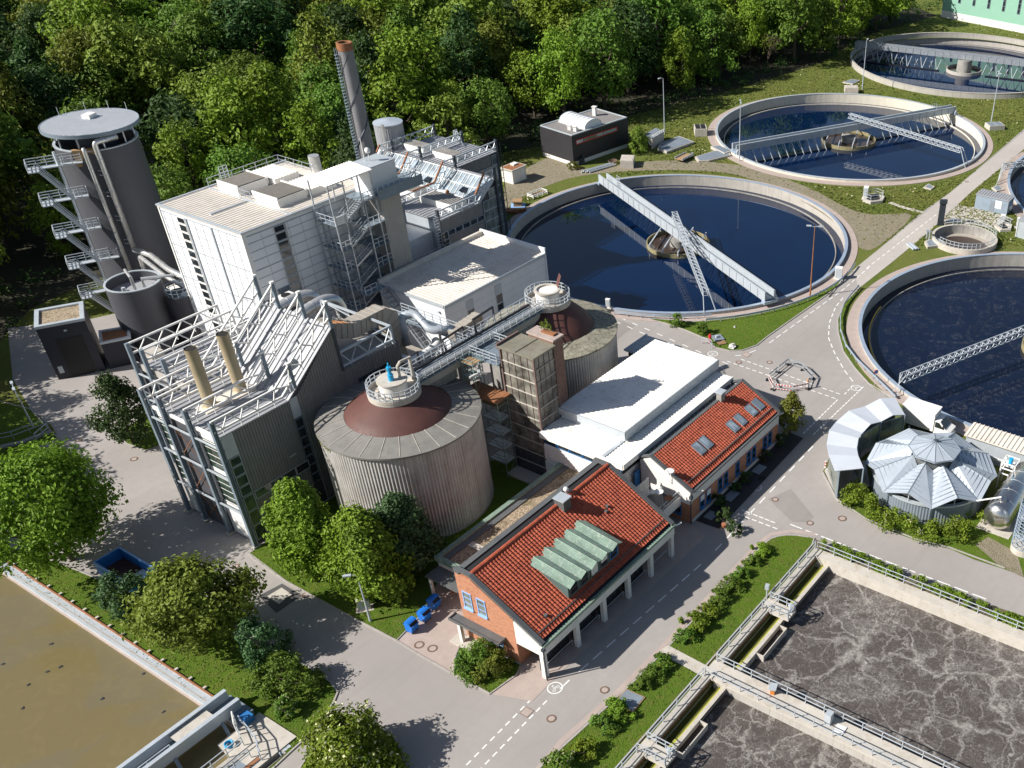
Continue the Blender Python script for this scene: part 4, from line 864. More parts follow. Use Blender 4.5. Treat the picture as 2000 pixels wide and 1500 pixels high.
obj('valley_gutter', B().box(68.8, 73.0, 58.2, 58.6, 6.985, 7.1), M['lsteel'], Hh)
ub = obj('upper_block', B().box(72.5, 91.4, 58.3, 67.4, 6.98, 8.2), M['panel'], Hh)
ur = obj('upper_roof', B().box(72.35, 91.6, 58.1, 67.6, 8.2, 8.34), M['whiteroof'], Hh)
obj('roof_rib', B().ribroof((72.4, 67.6, 8.34), (91.6, 67.6, 8.34), (91.6, 58.15, 8.34), (72.4, 58.15, 8.34), .45, .05, .3), M['whiteroof'], ur)
obj('fascia', B().box(72.3, 91.66, 57.98, 58.1, 7.2, 8.4).box(72.22, 72.34, 57.98, 67.6, 7.5, 8.36), M['lsteel'], Hh)
obj('end_wall', B().box(90.82, 91.5, 57.0, 67.3, 0, 6.5), M['lsteel'], Hh)
t = T('lean_to_roof', 'small ribbed white lean-to roof between the far digester and the sheet roofed hall', 'shed', (91.5, 72, 0))
q = pxs([(1197, 672), (1243, 688), (1218, 716), (1197, 704)], 4.5)
obj('roof', B().slab([(*p, 4.5) for p in ((92.6, 73.4), (97.6, 73.4), (97.6, 67.6), (92.6, 67.6))], .15).ribroof((92.6, 73.4, 4.5), (97.6, 73.4, 4.5), (97.6, 67.6, 4.5), (92.6, 67.6, 4.5), .45, .09), M['lsteel'], t)
obj('gutter', B().beam((92.6, 73.5, 4.5), (97.7, 73.5, 4.5), .22), M['lsteel'], t); obj('wall', B().box(92.9, 97.3, 67.7, 73.1, 0, 4.33), M['dsteel'], t)
# ---------------------------------------------------------------- glass stair tower with brick shaft
G = T('stair_tower', 'square stair tower of grimy glass with rusty frame and brown brick shaft', 'tower', (71.5, 69.8, 0))
x0, x1, y0, y1, zt = 69.1, 72.5, 67.4, 72.2, 16.3
obj('glass_wall', B().box(x0 + .06, x1 - .06, y0 + .06, y1 - .06, 3.3, zt - .2), M['glasst'], G)
obj('base_wall', B().box(x0 + .08, x1 - .08, y0 + .08, y1 - .08, 0, 3.3), M['dsteel'], G)
b = B()
for x, y in ((x0, y0), (x1, y0), (x0, y1), (x1, y1)): b.box(x - .1, x + .1, y - .1, y + .1, .3, zt - .2)
obj('corner_post', b, M['mauve'], G)
b = B()
for i in range(9):
    z_ = 1.6 + i * 1.62; b.box(x0 - .03, x0 + .06, y0 + .1, y1 - .1, z_, z_ + .09); b.box(x0 + .1, x1 - .1, y0 - .03, y0 + .06, z_, z_ + .09)
obj('transom', b, M['conflat'], G); b = B()
for i in range(1, 5): y = y0 + (y1 - y0) * i / 5; b.box(x0, x0 + .06, y - .02, y + .02, .4, zt - .2)
for i in range(1, 4): x = x0 + (x1 - x0) * i / 4; b.box(x - .02, x + .02, y0, y0 + .06, .4, zt - .2)
obj('glazing_bar', b, M['mauve'], G)
obj('roof', B().box(x0 - .2, x1 + .1, y0 - .2, y1 + .15, zt - .2, zt).box(x0 - .2, x1 + .1, 69.75, 69.85, zt, zt + .08), M['rustroof'], G)
obj('brick_shaft', B().box(72.62, 74.2, 67.55, 71.1, 0, 16.6), M['brickd'], G)
sc_ = obj('shaft_cap', B().box(72.5, 74.35, 67.4, 71.25, 16.6, 16.8), M['path'], G); obj('planter', B().box(73.3, 74.0, 68.0, 69.8, 16.8, 17.0), M['rust'], sc_)
obj('roof_edge', B().box(x0 - .2, x1, y1 + .15, y1 + .35, zt - .3, zt + .25), M['mauve'], G)
obj('base_step', B().box(67.2, 69.05, 67.6, 72.0, 0, .35), M['conflat'], G)
tag(obj('entrance_panel', B().box(68.95, 69.08, 65.2, 67.3, .2, 2.9), M['white']), 'white wall panel at the foot of the glass stair tower', 'panel')
# ---------------------------------------------------------------- digesters
def digester(lab, c, r, zt, dcol, ledge, rd, zc, far=False):
    t = T('digester', lab, 'digester', (c[0], c[1], 0))
    obj('shell', B().lathe(c, [(r, 0), (r, zt)], 900, wob=.035, freq=150), M['digs'], t)
    obj('roof_ring', B().lathe(c, [(r - .1, zt - .3), (r + .22, zt - .22), (r + .24, zt), (rd, zt + .55), (rd, zt + .4)], 96), M[ledge], t)
    obj('dome', B().lathe(c, [(rd, zt + .5)] + [(rd + (2.3 - rd) * f, zt + .57 + (zc - zt - .57) * (f ** .85)) for f in (.15, .3, .45, .6, .75, .9, 1)], 96), M[dcol], t, True)
    b = B()
    for i in range(26 if not far else 0): a = i * 2 * math.pi / 26 + .1; b.beam((c[0] + (r + .1) * math.cos(a), c[1] + (r + .1) * math.sin(a), zt + .045), (c[0] + rd * math.cos(a), c[1] + rd * math.sin(a), zt + .585), .05, .04)
    if b.v: obj('roof_seam', b, M['conflat'], t)
    obj('base_ring', B().ring(c, r - .1, r + .12, 0, .25, 96), M['concd'], t)
    p = obj('crown_platform', B().ring(c, 1.2, 2.75, zc - .15, zc + .15, 48).ring(c, 2.68, 2.78, zc + .15, zc + .5, 48), M['conflat'], t)
    obj('guard_rail', B().rail([(c[0] + 2.7 * math.cos(a), c[1] + 2.7 * math.sin(a), zc + .15) for a in [2 * math.pi * i / 24 for i in range(24)]], 1.3, 1.2, .04, (1, .66, .33), True), M['lsteel'], p)
    n_ = obj('neck', B().cyl(c, 1.45, zc, zc + 1.5, 40), M['whitewall'], t)
    obj('cover', B().cyl(c, 1.6, zc + 1.5, zc + 1.68, 40) if not far else B().ring(c, 1.25, 1.6, zc + 1.5, zc + 1.7, 40), M['conflat'], n_)
    return t
k = NM('digester_sheet'); a_ = k.noise(.5, 5); st = k.noise(1., 5, k.scl((2.2, 2.2, .12))); s_ = k.n('ShaderNodeSeparateXYZ'); k.put(s_.inputs[0], k.pos)
cc = k.mix(k.mapr(a_, .3, .7), (.37, .35, .325), (.50, .475, .44)); cc = k.mix(k.mapr(st, .5, .72, 0, .6), cc, (.24, .18, .135))
bd = k.math('PINGPONG', s_.outputs[2], 1.5); cc = k.mix(k.mapr(bd, 0, .03, .6, 0), cc, (.2, .17, .14)); M['digs'] = k.out(cc, .7, .1, .3)
M['ledge1'] = mat('stained_roof_ring', (.21, .20, .18), .85, var=.22, streak=.35, dirt=(.12, .085, .07))
M['ledge2'] = mat('mossy_roof_ring', (.27, .25, .19), .9, var=.5, scale=1.4, dirt=(.05, .055, .03), dirtf=.9)
digester('round digester with brown dome and ribbed pale wall next to the front trees', (58.4, 77.6), 8.45, 11.5, 'dome', 'ledge1', 5.6, 14.0)
digester('round digester with mossy roof behind the glass stair tower', (83.8, 78.0), 8.1, 10.3, 'dome', 'ledge2', 5.4, 13.9, True)
c = (58.0, 77.0); t = T('valve', 'bright blue valve standing on the crown of the brown domed digester', 'valve', (58.2, 77.4, 15.7))
obj('body', B().cyl((58.2, 77.4), .3, 15.68, 16.4, 14).cyl((58.2, 77.4), .2, 16.4, 17.0, 14).cyl((58.2, 77.4), .27, 17.0, 17.25, 14), M['turq'], t); obj('spindle', B().cyl((58.2, 77.4), .08, 17.25, 17.7, 10), M['turq'], t)
tag(obj('gas_pipe', B().tube([(59.1, 77.1, 15.7), (59.1, 77.1, 17.0), (59.5, 77.1, 17.3), (60.8, 77.1, 17.3), (60.8, 77.1, 14.6)], .17, 10), M['conflat']), 'pale bent gas pipe on the crown of the brown domed digester', 'pipe')
tag(obj('cover_lid', B().slab([(84.6, 77.0, 15.4), (85.8, 77.3, 16.7), (86.4, 78.1, 16.7), (85.2, 78.0, 15.2)], .08), M['dome']), 'dark lid leaning on the crown of the mossy digester', 'lid')
# bridge between the crowns
Bd = T('pipe_bridge', 'grey covered bridge carrying pipes between the crowns of the two digesters', 'bridge', (71, 77.9, 11))
obj('girder', B().box(61.0, 81.1, 77.0, 78.8, 13.0, 14.0), M['conflat'], Bd)
obj('girder_box', B().box(61.3, 66.9, 77.1, 78.7, 11.9, 13.0), M['concd'], Bd); obj('girder_box', B().box(75.5, 80.8, 77.1, 78.7, 11.9, 13.0), M['concd'], Bd)
dk = obj('deck', B().box(60.8, 81.4, 76.6, 79.2, 14.0, 14.12), M['bsteel'], Bd)
for y in (76.66, 79.14): obj('guard_rail', B().rail([(61.0, y, 14.12), (81.2, y, 14.12)], 1.2, 1.1, .035, (1, .6, .25)), M['lsteel'], Bd)
obj('pipe', B().tube([(61, 78.7, 14.4), (81.3, 78.7, 14.4)], .16, 10), M['tarp'], Bd)
obj('pipe', B().tube([(61, 77.1, 14.5), (81.2, 77.1, 14.5)], .3, 14), M['chrome'], Bd)
obj('pipe', B().tube([(67.5, 79, 14.3), (67.5, 79.3, 15.6), (71.0, 79.6, 15.6), (71.0, 79.6, 14.3)], .13, 8), M['tarp'], Bd)
obj('pipe', B().tube([(72.4, 79, 14.3), (72.4, 79.3, 16.0), (76.0, 79.6, 16.0), (76.0, 79.6, 14.2)], .15, 8), M['tarp'], Bd)
obj('pipe', B().tube([(62.3, 79.6, 14.2), (62.3, 79.8, 15.4), (64.3, 80.0, 15.4), (64.3, 80.0, 11.0)], .13, 8), M['tarp'], Bd)
for x in (68.0, 73.5): obj('support', B().box(x, x + .7, 77.3, 78.5, 0, 13.0), M['concd'], Bd)
ap = T('access_platform', 'railed steel platform between the pipe bridge and the glass stair tower', 'platform', (70, 74.2, 13.9))
obj('deck', B().box(68.6, 72.6, 72.4, 76.6, 13.9, 14.05), M['bsteel'], ap); obj('guard_rail', B().rail([(68.7, 76.5, 14.05), (68.7, 72.5, 14.05)], 1.2, 1., .035, (1, .66, .33)), M['lsteel'], ap)
obj('guard_rail', B().rail([(72.5, 76.5, 14.05), (72.5, 72.6, 14.05)], 1.2, 1., .035, (1, .66, .33)), M['lsteel'], ap)
tag(obj('light_pipe', B().tube([(66.3, 74.6, 12.9), (67.6, 74.3, 13.0), (68.3, 74.0, 12.6)], .14, 8), M['white']), 'pale stub pipe sticking out beside the upper scaffold', 'pipe')
def scaffold(lab, x0, x1, y0, y1, z0, z1, lev):
    t = T('scaffold', lab, 'scaffold', ((x0 + x1) / 2, (y0 + y1) / 2, z0)); b = B()
    for x in (x0, x1):
        for y in (y0, y1): b.beam((x, y, z0), (x, y, z1), .07)
    for i in range(1, lev + 1):
        z = z0 + (z1 - z0) * i / (lev + .4)
        for d in (0, .5, 1.0):
            if z + d > z1: continue
            for y in (y0, y1): b.beam((x0, y, z + d), (x1, y, z + d), .05)
            for x in (x0, x1): b.beam((x, y0, z + d), (x, y1, z + d), .05)
        zb = z0 + (z1 - z0) * (i - 1) / (lev + .4); b.beam((x0, y0, zb), (x1, y0, z), .04); b.beam((x0, y1, z), (x0, y0, zb), .04); b.beam((x0, y0, zb), (x0, y1, z), .04)
    obj('tube_frame', b, M['steelg'], t)
    for i in range(1, lev + 1):
        z = z0 + (z1 - z0) * i / (lev + .4); obj('plank', B().box(x0 + .05, x1 - .05, y0 + .1, y1 - .1, z, z + .06), M['wood' if i == lev else 'lsteel'], t)
    return t
M['steelg'] = mat('greenish_scaffold_tube', (.25, .36, .33), .5, .3)
scaffold('tall scaffold standing in the shaded gap between digester and glass tower', 66.9, 68.6, 71.6, 74.2, 0, 10.4, 5)
scaffold('upper scaffold beside the pipe bridge', 67.0, 68.4, 74.6, 76.4, 10.6, 14.7, 2)
tag(obj('scaffold_platform', B().box(66.6, 69.0, 71.4, 76.4, 10.4, 10.58), M['rust']), 'rust stained working deck between the two scaffolds', 'platform')
# ---------------------------------------------------------------- grey truss hall
def ptruss(top, bot, n, r=.11, r2=.085, posts=()):
    """flat truss: top and bottom polylines (3d) with zigzag web, n bays per segment"""
    b = B()
    for pl in (top, bot):
        for p, q in zip(pl, pl[1:]): b.beam(p, q, r * 1.7)
    for (a0, a1), (c0, c1), k in zip(zip(top, top[1:]), zip(bot, bot[1:]), n):
        a0, a1, c0, c1 = map(Vector, (a0, a1, c0, c1))
        for i in range(k):
            p, q = a0.lerp(a1, i / k), a0.lerp(a1, (i + 1) / k); m_ = c0.lerp(c1, (i + .5) / k); b.beam(p, m_, r2 * 1.6); b.beam(m_, q, r2 * 1.2)
            b.beam(m_, m_ + Vector((0, 0, -.75)), .07)
    return b
K = T('truss_hall', 'dark grey ribbed hall with white roof trusses, glass corner and two tan flues', 'building', (52, 91.4, 0))
wx, wy = 43.1, 85.9; YB = 97.0
obj('wall', B().corr((wx + 1.35, wy), (51.35, wy), 0.1, 13.75, .33, .1), M['greyclad'], K)
obj('wall', B().corr((52.45, wy), (58.6, wy), 0.1, 13.9, .33, .1, 19.2), M['greyclad'], K)
obj('wall', B().corr((58.66, wy), (66.7, wy), 0.1, 13.9, .33, .1), M['greyclad'], K)
obj('wall', B().box(wx, wx + .2, wy, YB, 0, 13.75), M['anth2'], K)
obj('core', B().box(wx + .25, 58.5, wy + .05, YB, 0, 13.7).box(58.66, 66.6, wy + .05, 98.5, 0, 13.3), M['anth2'], K)
obj('wall', B().box(66.55, 66.75, wy, 98.6, 0, 13.9), M['anth2'], K)
obj('high_wall', profwall(B(), [(0, 0)], 0, 0) if False else B().add([(x, y, z) for y in (wy + .04, YB) for x, z in ((51.4, 13.72), (58.55, 13.72), (58.55, 19.1))], [(0, 1, 2), (5, 4, 3), (0, 3, 4, 1), (1, 4, 5, 2), (2, 5, 3, 0)]), M['anth2'], K)
lo = obj('low_roof', B().box(wx - .1, 51.4, wy - .15, YB, 13.75, 13.9), M['roofgrey'], K)
obj('roof_rib', B().ribroof((wx, YB, 13.9), (wx, wy, 13.9), (51.3, wy, 13.9), (51.3, YB, 13.9), .75, .1, .14), M['roofgrey'], lo)
sl_ = obj('slope_roof', B().slab([(51.3, wy - .15, 13.9), (58.62, wy - .15, 19.3), (58.62, YB, 19.3), (51.3, YB, 13.9)], .15), M['roofgrey'], K)
obj('roof_rib', B().ribroof((51.3, YB, 13.92), (51.3, wy - .1, 13.92), (58.62, wy - .1, 19.32), (58.62, YB, 19.32), .75, .1, .14), M['roofgrey'], sl_)
obj('roof_edge', B().beam((wx - .15, wy - .2, 13.8), (wx - .15, YB, 13.8), .2, .4), M['white'], K)
obj('wing_roof', B().box(58.7, 66.6, wy + .1, 98.5, 13.3, 13.45), M['concd'], K)
# near wall glazing
for z0, z1 in ((.5, 2.3), (2.4, 4.2), (4.3, 6.1), (6.25, 7.4), (7.5, 8.7), (8.8, 9.9), (10.0, 11.0)): window(K, (wx + .1, wy), (wx + 1.35, wy), z0, z1, 'lsteel', 'glassg', 1, 1, .06)
obj('corner_panel', B().box(wx + .05, wx + 1.35, wy - .06, wy, 11.1, 13.75), M['lsteel'], K)
for i in range(4): window(K, (wx + 1.45 + i * 1.75, wy - .08), (wx + 3.15 + i * 1.75, wy - .08), 5.2, 6.2, 'lsteel', 'glassg' if i < 2 else 'glass', 1, 1, .06)
for i in range(3): window(K, (wx + 1.45 + i * 1.75, wy - .08), (wx + 3.15 + i * 1.75, wy - .08), 1.3, 2.3, 'lsteel', 'glassg', 1, 1, .06)
for i in range(7): window(K, (51.4, wy), (52.4, wy), 3.0 + i * 1.2, 4.15 + i * 1.2, 'bsteel', 'glass', 1, 1, .06)
obj('corner_panel', B().box(51.4, 52.4, wy - .06, wy, 11.5, 13.9), M['lsteel'], K)
for i in range(3): window(K, (60.2 + i * 1.5, wy - .08), (61.65 + i * 1.5, wy - .08), 10.7, 12.1, 'dsteel', 'glass', 1, 1, .06)
obj('sign_plate', B().box(49.5, 50.4, wy - .12, wy - .08, 7.6, 7.75), M['lsteel'], K)
# west front
ys = (97.05, 94.1, 89.85, 85.65)
for ya, yb in ((89.65, 86.1), (96.85, 94.35)):
    for z0, z1 in ((9.0, 12.5), (4.6, 8.0)): window(K, (wx, ya), (wx, yb), z0, z1, 'white', 'glassg', 1, 4, .08)
    for z0, z1 in ((.2, 4.4), (8.1, 8.9), (12.7, 13.7)): obj('white_panel', B().box(wx - .05, wx, yb, ya, z0, z1), M['white'], K)
for za, zb in ((.4, 4.4), (4.4, 8.8), (8.8, 12.8)):
    obj('cross_brace', B().beam((42.85, 94.0, za), (42.85, 90.0, zb), .06).beam((42.85, 90.0, za), (42.85, 94.0, zb), .06), M['rust'], K)
for z in (4.4, 8.8, 12.7):
    obj('tie_beam', B().beam((42.6, 97.0, z), (42.6, 85.7, z), .16), M['lsteel'], K)
for y in ys:
    obj('column', B().box(42.4, 42.46, y - .2, y + .2, 0, 15.9).box(42.46, 42.8, y - .04, y + .04, 0, 15.9).box(42.8, 42.86, y - .2, y + .2, 0, 15.9), M['bsteel'], K)
    obj('column_foot', B().box(42.2, 43.05, y - .35, y + .35, 0, .25), M['concrete'], K)
    tp = [(42.6, y, 15.9), (50.1, y, 15.9), (52.4, y, 17.6), (58.45, y, 22.0)]; bt = [(42.6, y, 14.7), (50.7, y, 14.7), (52.9, y, 16.35), (58.45, y, 20.45)]
    if y > 96: tp, bt = tp, bt
    obj('roof_truss', ptruss(tp, bt, (4, 1, 3)), M['white'], K)
    for x, za, zb in ((52.4, 14.9, 17.7), (58.48, 19.2, 22.1)): obj('truss_post', B().box(x - .18, x + .18, y - .12, y + .12, za, zb), M['bsteel'], K); obj('post_cap', B().box(x - .22, x + .22, y - .16, y + .16, zb, zb + .2), M['white'], K)
obj('corner_post', B().box(58.45, 58.75, wy - .2, wy - .02, 13.9, 19.4), M['dsteel'], K)
tp = [(58.8, 86.0, 16.0), (66.1, 86.0, 16.0)]; bt = [(58.8, 86.0, 14.3), (66.1, 86.0, 14.3)]
obj('side_truss', ptruss(tp, bt, (3,), .13).beam((66.1, 86, 13.4), (66.1, 86, 16.0), .25), M['lsteel'], K)
obj('side_truss', B().beam((66.1, 86, 16.0), (66.1, 97.5, 16.0), .22).beam((66.1, 97.5, 13.4), (66.1, 97.5, 16.0), .22).beam((66.1, 86, 14.3), (66.1, 97.5, 16), .12), M['lsteel'], K)
for x, y in ((46.2, 91.42), (49.85, 91.42)):
    fl = obj('flue', B().lathe((x, y), [(.95, 13.9), (.8, 14.1), (.62, 14.3), (.62, 20.7)], 24), M['tan'], K, True); obj('flue_top', B().cyl((x, y), .6, 20.4, 20.62, 24), M['soot'], fl)
obj('flue_plinth', B().box(45, 51.0, 90.4, 92.4, 13.9, 14.02), M['cream'], K)
# back block of the truss hall, set back behind
K2 = T('truss_annex', 'lower grey block with white trusses between the truss hall and the dark silo', 'building', (53.5, 102, 0))
obj('wall', B().box(48.0, 60.3, 97.1, 107.4, 0, 12.4), M['anth2'], K2)
lo = obj('roof', B().box(47.9, 60.4, 97.05, 107.5, 12.4, 12.55), M['roofgrey'], K2)
obj('roof_rib', B().ribroof((48, 107.4, 12.55), (48, 97.1, 12.55), (60.3, 97.1, 12.55), (60.3, 107.4, 12.55), .75, .1, .14), M['roofgrey'], lo)
obj('parapet', B().box(47.85, 48.05, 97.1, 107.4, 12.55, 13.3), M['concrete'], K2)
for y in (107.0, 104.4, 100.7):
    obj('column', B().box(47.35, 47.75, y - .18, y + .18, 0, 15.9), M['bsteel'], K2)
    obj('roof_truss', ptruss([(47.5, y, 15.8), (58.8, y, 15.8)], [(47.5, y, 14.6), (58.8, y, 14.6)], (5,)).beam((58.8, y, 12.5), (58.8, y, 15.9), .25), M['white'], K2)
for z in (4.4, 8.8, 12.2): obj('tie_beam', B().beam((47.5, 107, z), (47.5, 100.7, z), .16), M['lsteel'], K2)
obj('cross_brace', B().beam((47.6, 104.3, .4), (47.6, 100.8, 8.8), .06).beam((47.6, 100.8, .4), (47.6, 104.3, 8.8), .06), M['rust'], K2)
obj('guard_rail', B().rail([(48.3, 100.2, 12.6), (57.5, 100.2, 12.6)], 1.1, 1.5, .035), M['lsteel'], K2)
# ducts on and behind the hall
def duct(lab, pts, r, m_='chrome', n=18, rings=True):
    t = T('duct', lab, 'duct', pts[0]); P_ = [Vector(p) for p in pts]; out = [P_[0]]
    for a, b_, c_ in zip(P_, P_[1:], P_[2:]):
        d1, d2 = min(r * 1.6, (b_ - a).length * .45), min(r * 1.6, (c_ - b_).length * .45); s, e = b_ + (a - b_).normalized() * d1, b_ + (c_ - b_).normalized() * d2
        out += [s.lerp(b_, k).lerp(b_.lerp(e, k), k) for k in (0, .25, .5, .75, 1)]
    out.append(P_[-1]); obj('pipe_run', B().tube(out, r, n), M[m_], t, True)
    if rings:
        for a, b_ in zip(P_, P_[1:]):
            L = (b_ - a).length; k = int(L / 2.4)
            for i in range(1, k + 1): p = a.lerp(b_, i / (k + 1)); d = (b_ - a).normalized() * .05; obj('joint_ring', B().tube([p - d, p + d], r + .035, n), M['steel'], t)
    return t
duct('upper of two thick shiny ducts coming from behind the truss hall roof', [(59, 105.2, 12.8), (68.6, 105.2, 13.4), (70.2, 104.6, 13.2), (70.3, 103.6, 9)], .75)
duct('lower of two thick shiny ducts, bending down by the truss hall roof edge', [(59, 100.6, 13.2), (68.8, 100.6, 14.2), (70.3, 100.2, 13.6), (70.4, 99.6, 8.5)], .72)
def rduct(lab, path, w_, h_, m_='duct'):
    """rectangular duct: path of (x, z) in a vertical plane, width across y"""
    t = T('duct', lab, 'duct', (path[0][0], w_[0], path[0][1])); pts = [Vector((x, z)) for x, z in path]; U = []; L = []
    for i, p in enumerate(pts):
        a = pts[max(0, i - 1)]; c_ = pts[min(len(pts) - 1, i + 1)]; d1 = (p - a).normalized() if i else (c_ - p).normalized(); d2 = (c_ - p).normalized() if i < len(pts) - 1 else d1
        nn = (Vector((-d1.y, d1.x)) + Vector((-d2.y, d2.x))).normalized(); k = h_ / 2 / max(.4, nn.dot(Vector((-d1.y, d1.x)))); U.append(p + nn * k); L.append(p - nn * k)
    b = B()
    for i in range(len(pts) - 1):
        b.hexa([(L[i].x, w_[0], L[i].y), (L[i + 1].x, w_[0], L[i + 1].y), (L[i + 1].x, w_[1], L[i + 1].y), (L[i].x, w_[1], L[i].y), (U[i].x, w_[0], U[i].y), (U[i + 1].x, w_[0], U[i + 1].y), (U[i + 1].x, w_[1], U[i + 1].y), (U[i].x, w_[1], U[i].y)])
    obj('sheet_casing', b, M[m_], t); sb = B()
    for i in range(len(pts) - 1):
        k = max(1, int((pts[i + 1] - pts[i]).length / .8))
        for j in range(1, k + 1):
            f = j / (k + .5); u, l = U[i].lerp(U[i + 1], f), L[i].lerp(L[i + 1], f); d = (u - l).normalized() * .04; u, l = u + d, l - d
            for ya in (w_[0] - .04, w_[1] + .04): sb.beam((u.x, ya, u.y), (l.x, ya, l.y), .05)
            sb.beam((u.x, w_[0] - .04, u.y), (u.x, w_[1] + .04, u.y), .05)
    obj('seam_frame', sb, M['duct'], t); return t
t = rduct('rust stained square duct arching over the wing of the truss hall', [(58.7, 17.3), (60.6, 16.8), (63.9, 15.5), (68.2, 15.5), (69.2, 14.8), (69.4, 8.0)], (89.2, 91.0), 1.75)
obj('rust_stain', B().slab([(60.7, 89.22, 17.72), (63.4, 89.22, 16.66), (62.8, 90.2, 16.9), (61.4, 90.6, 17.45)], .02), M['orange'], t)
duct('white crooked duct beside the stained square duct', [(70.3, 88.9, 10.8), (70.6, 89.6, 14.2), (72.0, 88.6, 14.4), (71.6, 86.0, 13.0), (73.6, 84.2, 12.8)], .5, 'lsteel')
rduct('short square duct end pointing at the beige roofed hall', [(72.8, 12.4), (77.6, 12.8)], (83.2, 84.5), 1.2, 'duct')
duct('white elbow pipe at the pipe bridge near the brown domed digester', [(66.9, 86.4, 11.4), (67.4, 84.9, 11.2), (71.5, 84.9, 11.4), (72.6, 86.5, 11.0)], .5, 'white')
ng = T('duct_housing', 'low stained sheet housing in the shade between the halls', 'duct', (71, 90, 0))
obj('casing', B().box(69.3, 72.6, 87.2, 94.0, 0, 8.8), M['duct'], ng); obj('lid', B().box(69.2, 72.7, 87.1, 94.1, 8.8, 8.95), M['duct'], ng)
gw = T('gangway', 'railed steel gangway running from the beige roofed hall to the pipe bridge', 'gangway', (74, 88, 11.8))
obj('deck', B().box(72.9, 74.7, 79.3, 94.2, 11.9, 12.0), M['bsteel'], gw)
for x in (72.95, 74.65): obj('guard_rail', B().rail([(x, 79.4, 12.0), (x, 94.1, 12.0)], 1.1, 1.3, .035, (1, .6, .25)), M['lsteel'], gw)
for y in (81, 87, 93): obj('leg', B().beam((73.8, y, 0), (73.8, y, 11.9), .22), M['lsteel'], gw)
cu = T('condenser_unit', 'white roof unit with two black fans at the foot of the white block', 'ventilation unit', (67.5, 108.6, 10))
obj('casing', B().box(65.5, 70.0, 107.8, 109.4, 11.4, 12.5), M['white'], cu); obj('stand', B().box(65.7, 69.8, 108, 109.2, 0, 11.4), M['dsteel'], cu)
for x in (66.6, 68.9): obj('fan', B().cyl((x, 108.6), .6, 12.5, 12.62, 24), M['black'], cu)
# ---------------------------------------------------------------- white panelled block
Wt = T('panel_block', 'tall white panelled block with cream sheet roof', 'building', (76.5, 120, 0))
a0, a1, c0, c1, zt = 67.3, 87.4, 111.7, 128.4, 20.3
obj('wall', B().box(a0 + .05, a1, c0 + .05, c1, 0, zt), M['panel'], Wt)
zs = [19.85, 18.9, 17.78, 16.63, 15.4, 14.25, 13.1, 11.95, 10.8, 9.65, 8.5, 7.35, 6.2, 5.05, 3.9, 2.75, 1.6]
b = B()
for i, z in enumerate(zs): b.box(a0 - .0, a0 + .06, c0 + .1, c1, z - .03 - .05 * (i % 4 == 0), z + .03); b.box(a0 + .1, a1, c0, c0 + .06, z - .03 - .05 * (i % 4 == 0), z + .03)
obj('panel_joint', b, M['seam'], Wt)
b = B()
for i in range(1, 9): x = a0 + .6 + i * 2.0; b.box(x - .015, x + .015, c0 + .01, c0 + .07, .5, 19.9)
for i in range(1, 11): y = c0 + i * 1.6; b.box(a0 + .01, a0 + .07, y - .012, y + .012, .5, 19.9)
obj('panel_seam', b, M['lsteel'], Wt)
obj('corner_trim', B().box(a0 - .06, a0 + .5, c0 - .06, c0 + .1, 0, zt), M['white'], Wt)
obj('corner_trim', B().box(a0 - .06, a0 + .4, c1 - .2, c1 + .06, 0, zt), M['white'], Wt)
for i, z in enumerate(zs[:-2]):
    z1, z0 = z - .06, zs[i + 1] + .06
    window(Wt, (a0, 124.75), (a0, 123.2), z0, z1, 'white', 'glass', 1, 1, .07)
    if z0 > 10: window(Wt, (71.75, c0), (73.3, c0), z0, z1, 'lsteel', 'glass', 1, 1, .06)
for y in (122.9, 117.8): obj('pilaster', B().box(a0 - .1, a0 + .02, y - .1, y + .1, .3, 19.85), M['lsteel'], Wt)
for x in (73.45, 78.9): obj('pilaster', B().box(x - .08, x + .08, c0 - .1, c0 + .02, .3, 19.85), M['steel'], Wt)
b = B()
for i in range(16): z = 9.4 + i * .17; b.box(70.0, 71.7, c0 - .12, c0 - .01, z, z + .09)
obj('louvre', b, M['bsteel'], Wt)
rf = obj('roof', B().box(a0 - .1, a1, c0 - .1, c1 + .1, zt, zt + .14), M['cream'], Wt)
obj('roof_rib', B().ribroof((a0 + .3, c1, zt + .14), (a0 + .3, c0 + .2, zt + .14), (74.6, c0 + .2, zt + .14), (74.6, c1, zt + .14), .62, .055, .3), M['cream'], rf)
obj('roof_rib', B().ribroof((74.9, c0 + 1.9, zt + .14), (74.9, c0 + .2, zt + .14), (a1, c0 + .2, zt + .14), (a1, c0 + 1.9, zt + .14), .5, .055, .3), M['cream'], rf)
obj('roof_edge', B().box(a0 - .16, a0 + .2, c0 - .16, c1 + .16, zt + .14, zt + .3).box(a0 + .2, a1, c0 - .16, c0 + .08, zt + .14, zt + .28).box(a0 + .2, a1, c1 - .1, c1 + .16, zt + .14, zt + .3), M['lsteel'], Wt)
obj('roof_step', B().box(74.6, 74.9, c0 + .2, c1 - .2, zt + .14, zt + .2), M['lsteel'], Wt)
obj('roof_vent_strip', B().box(69.0, 74.4, 119.85, 120.1, zt + .14, zt + .32), M['lsteel'], Wt)
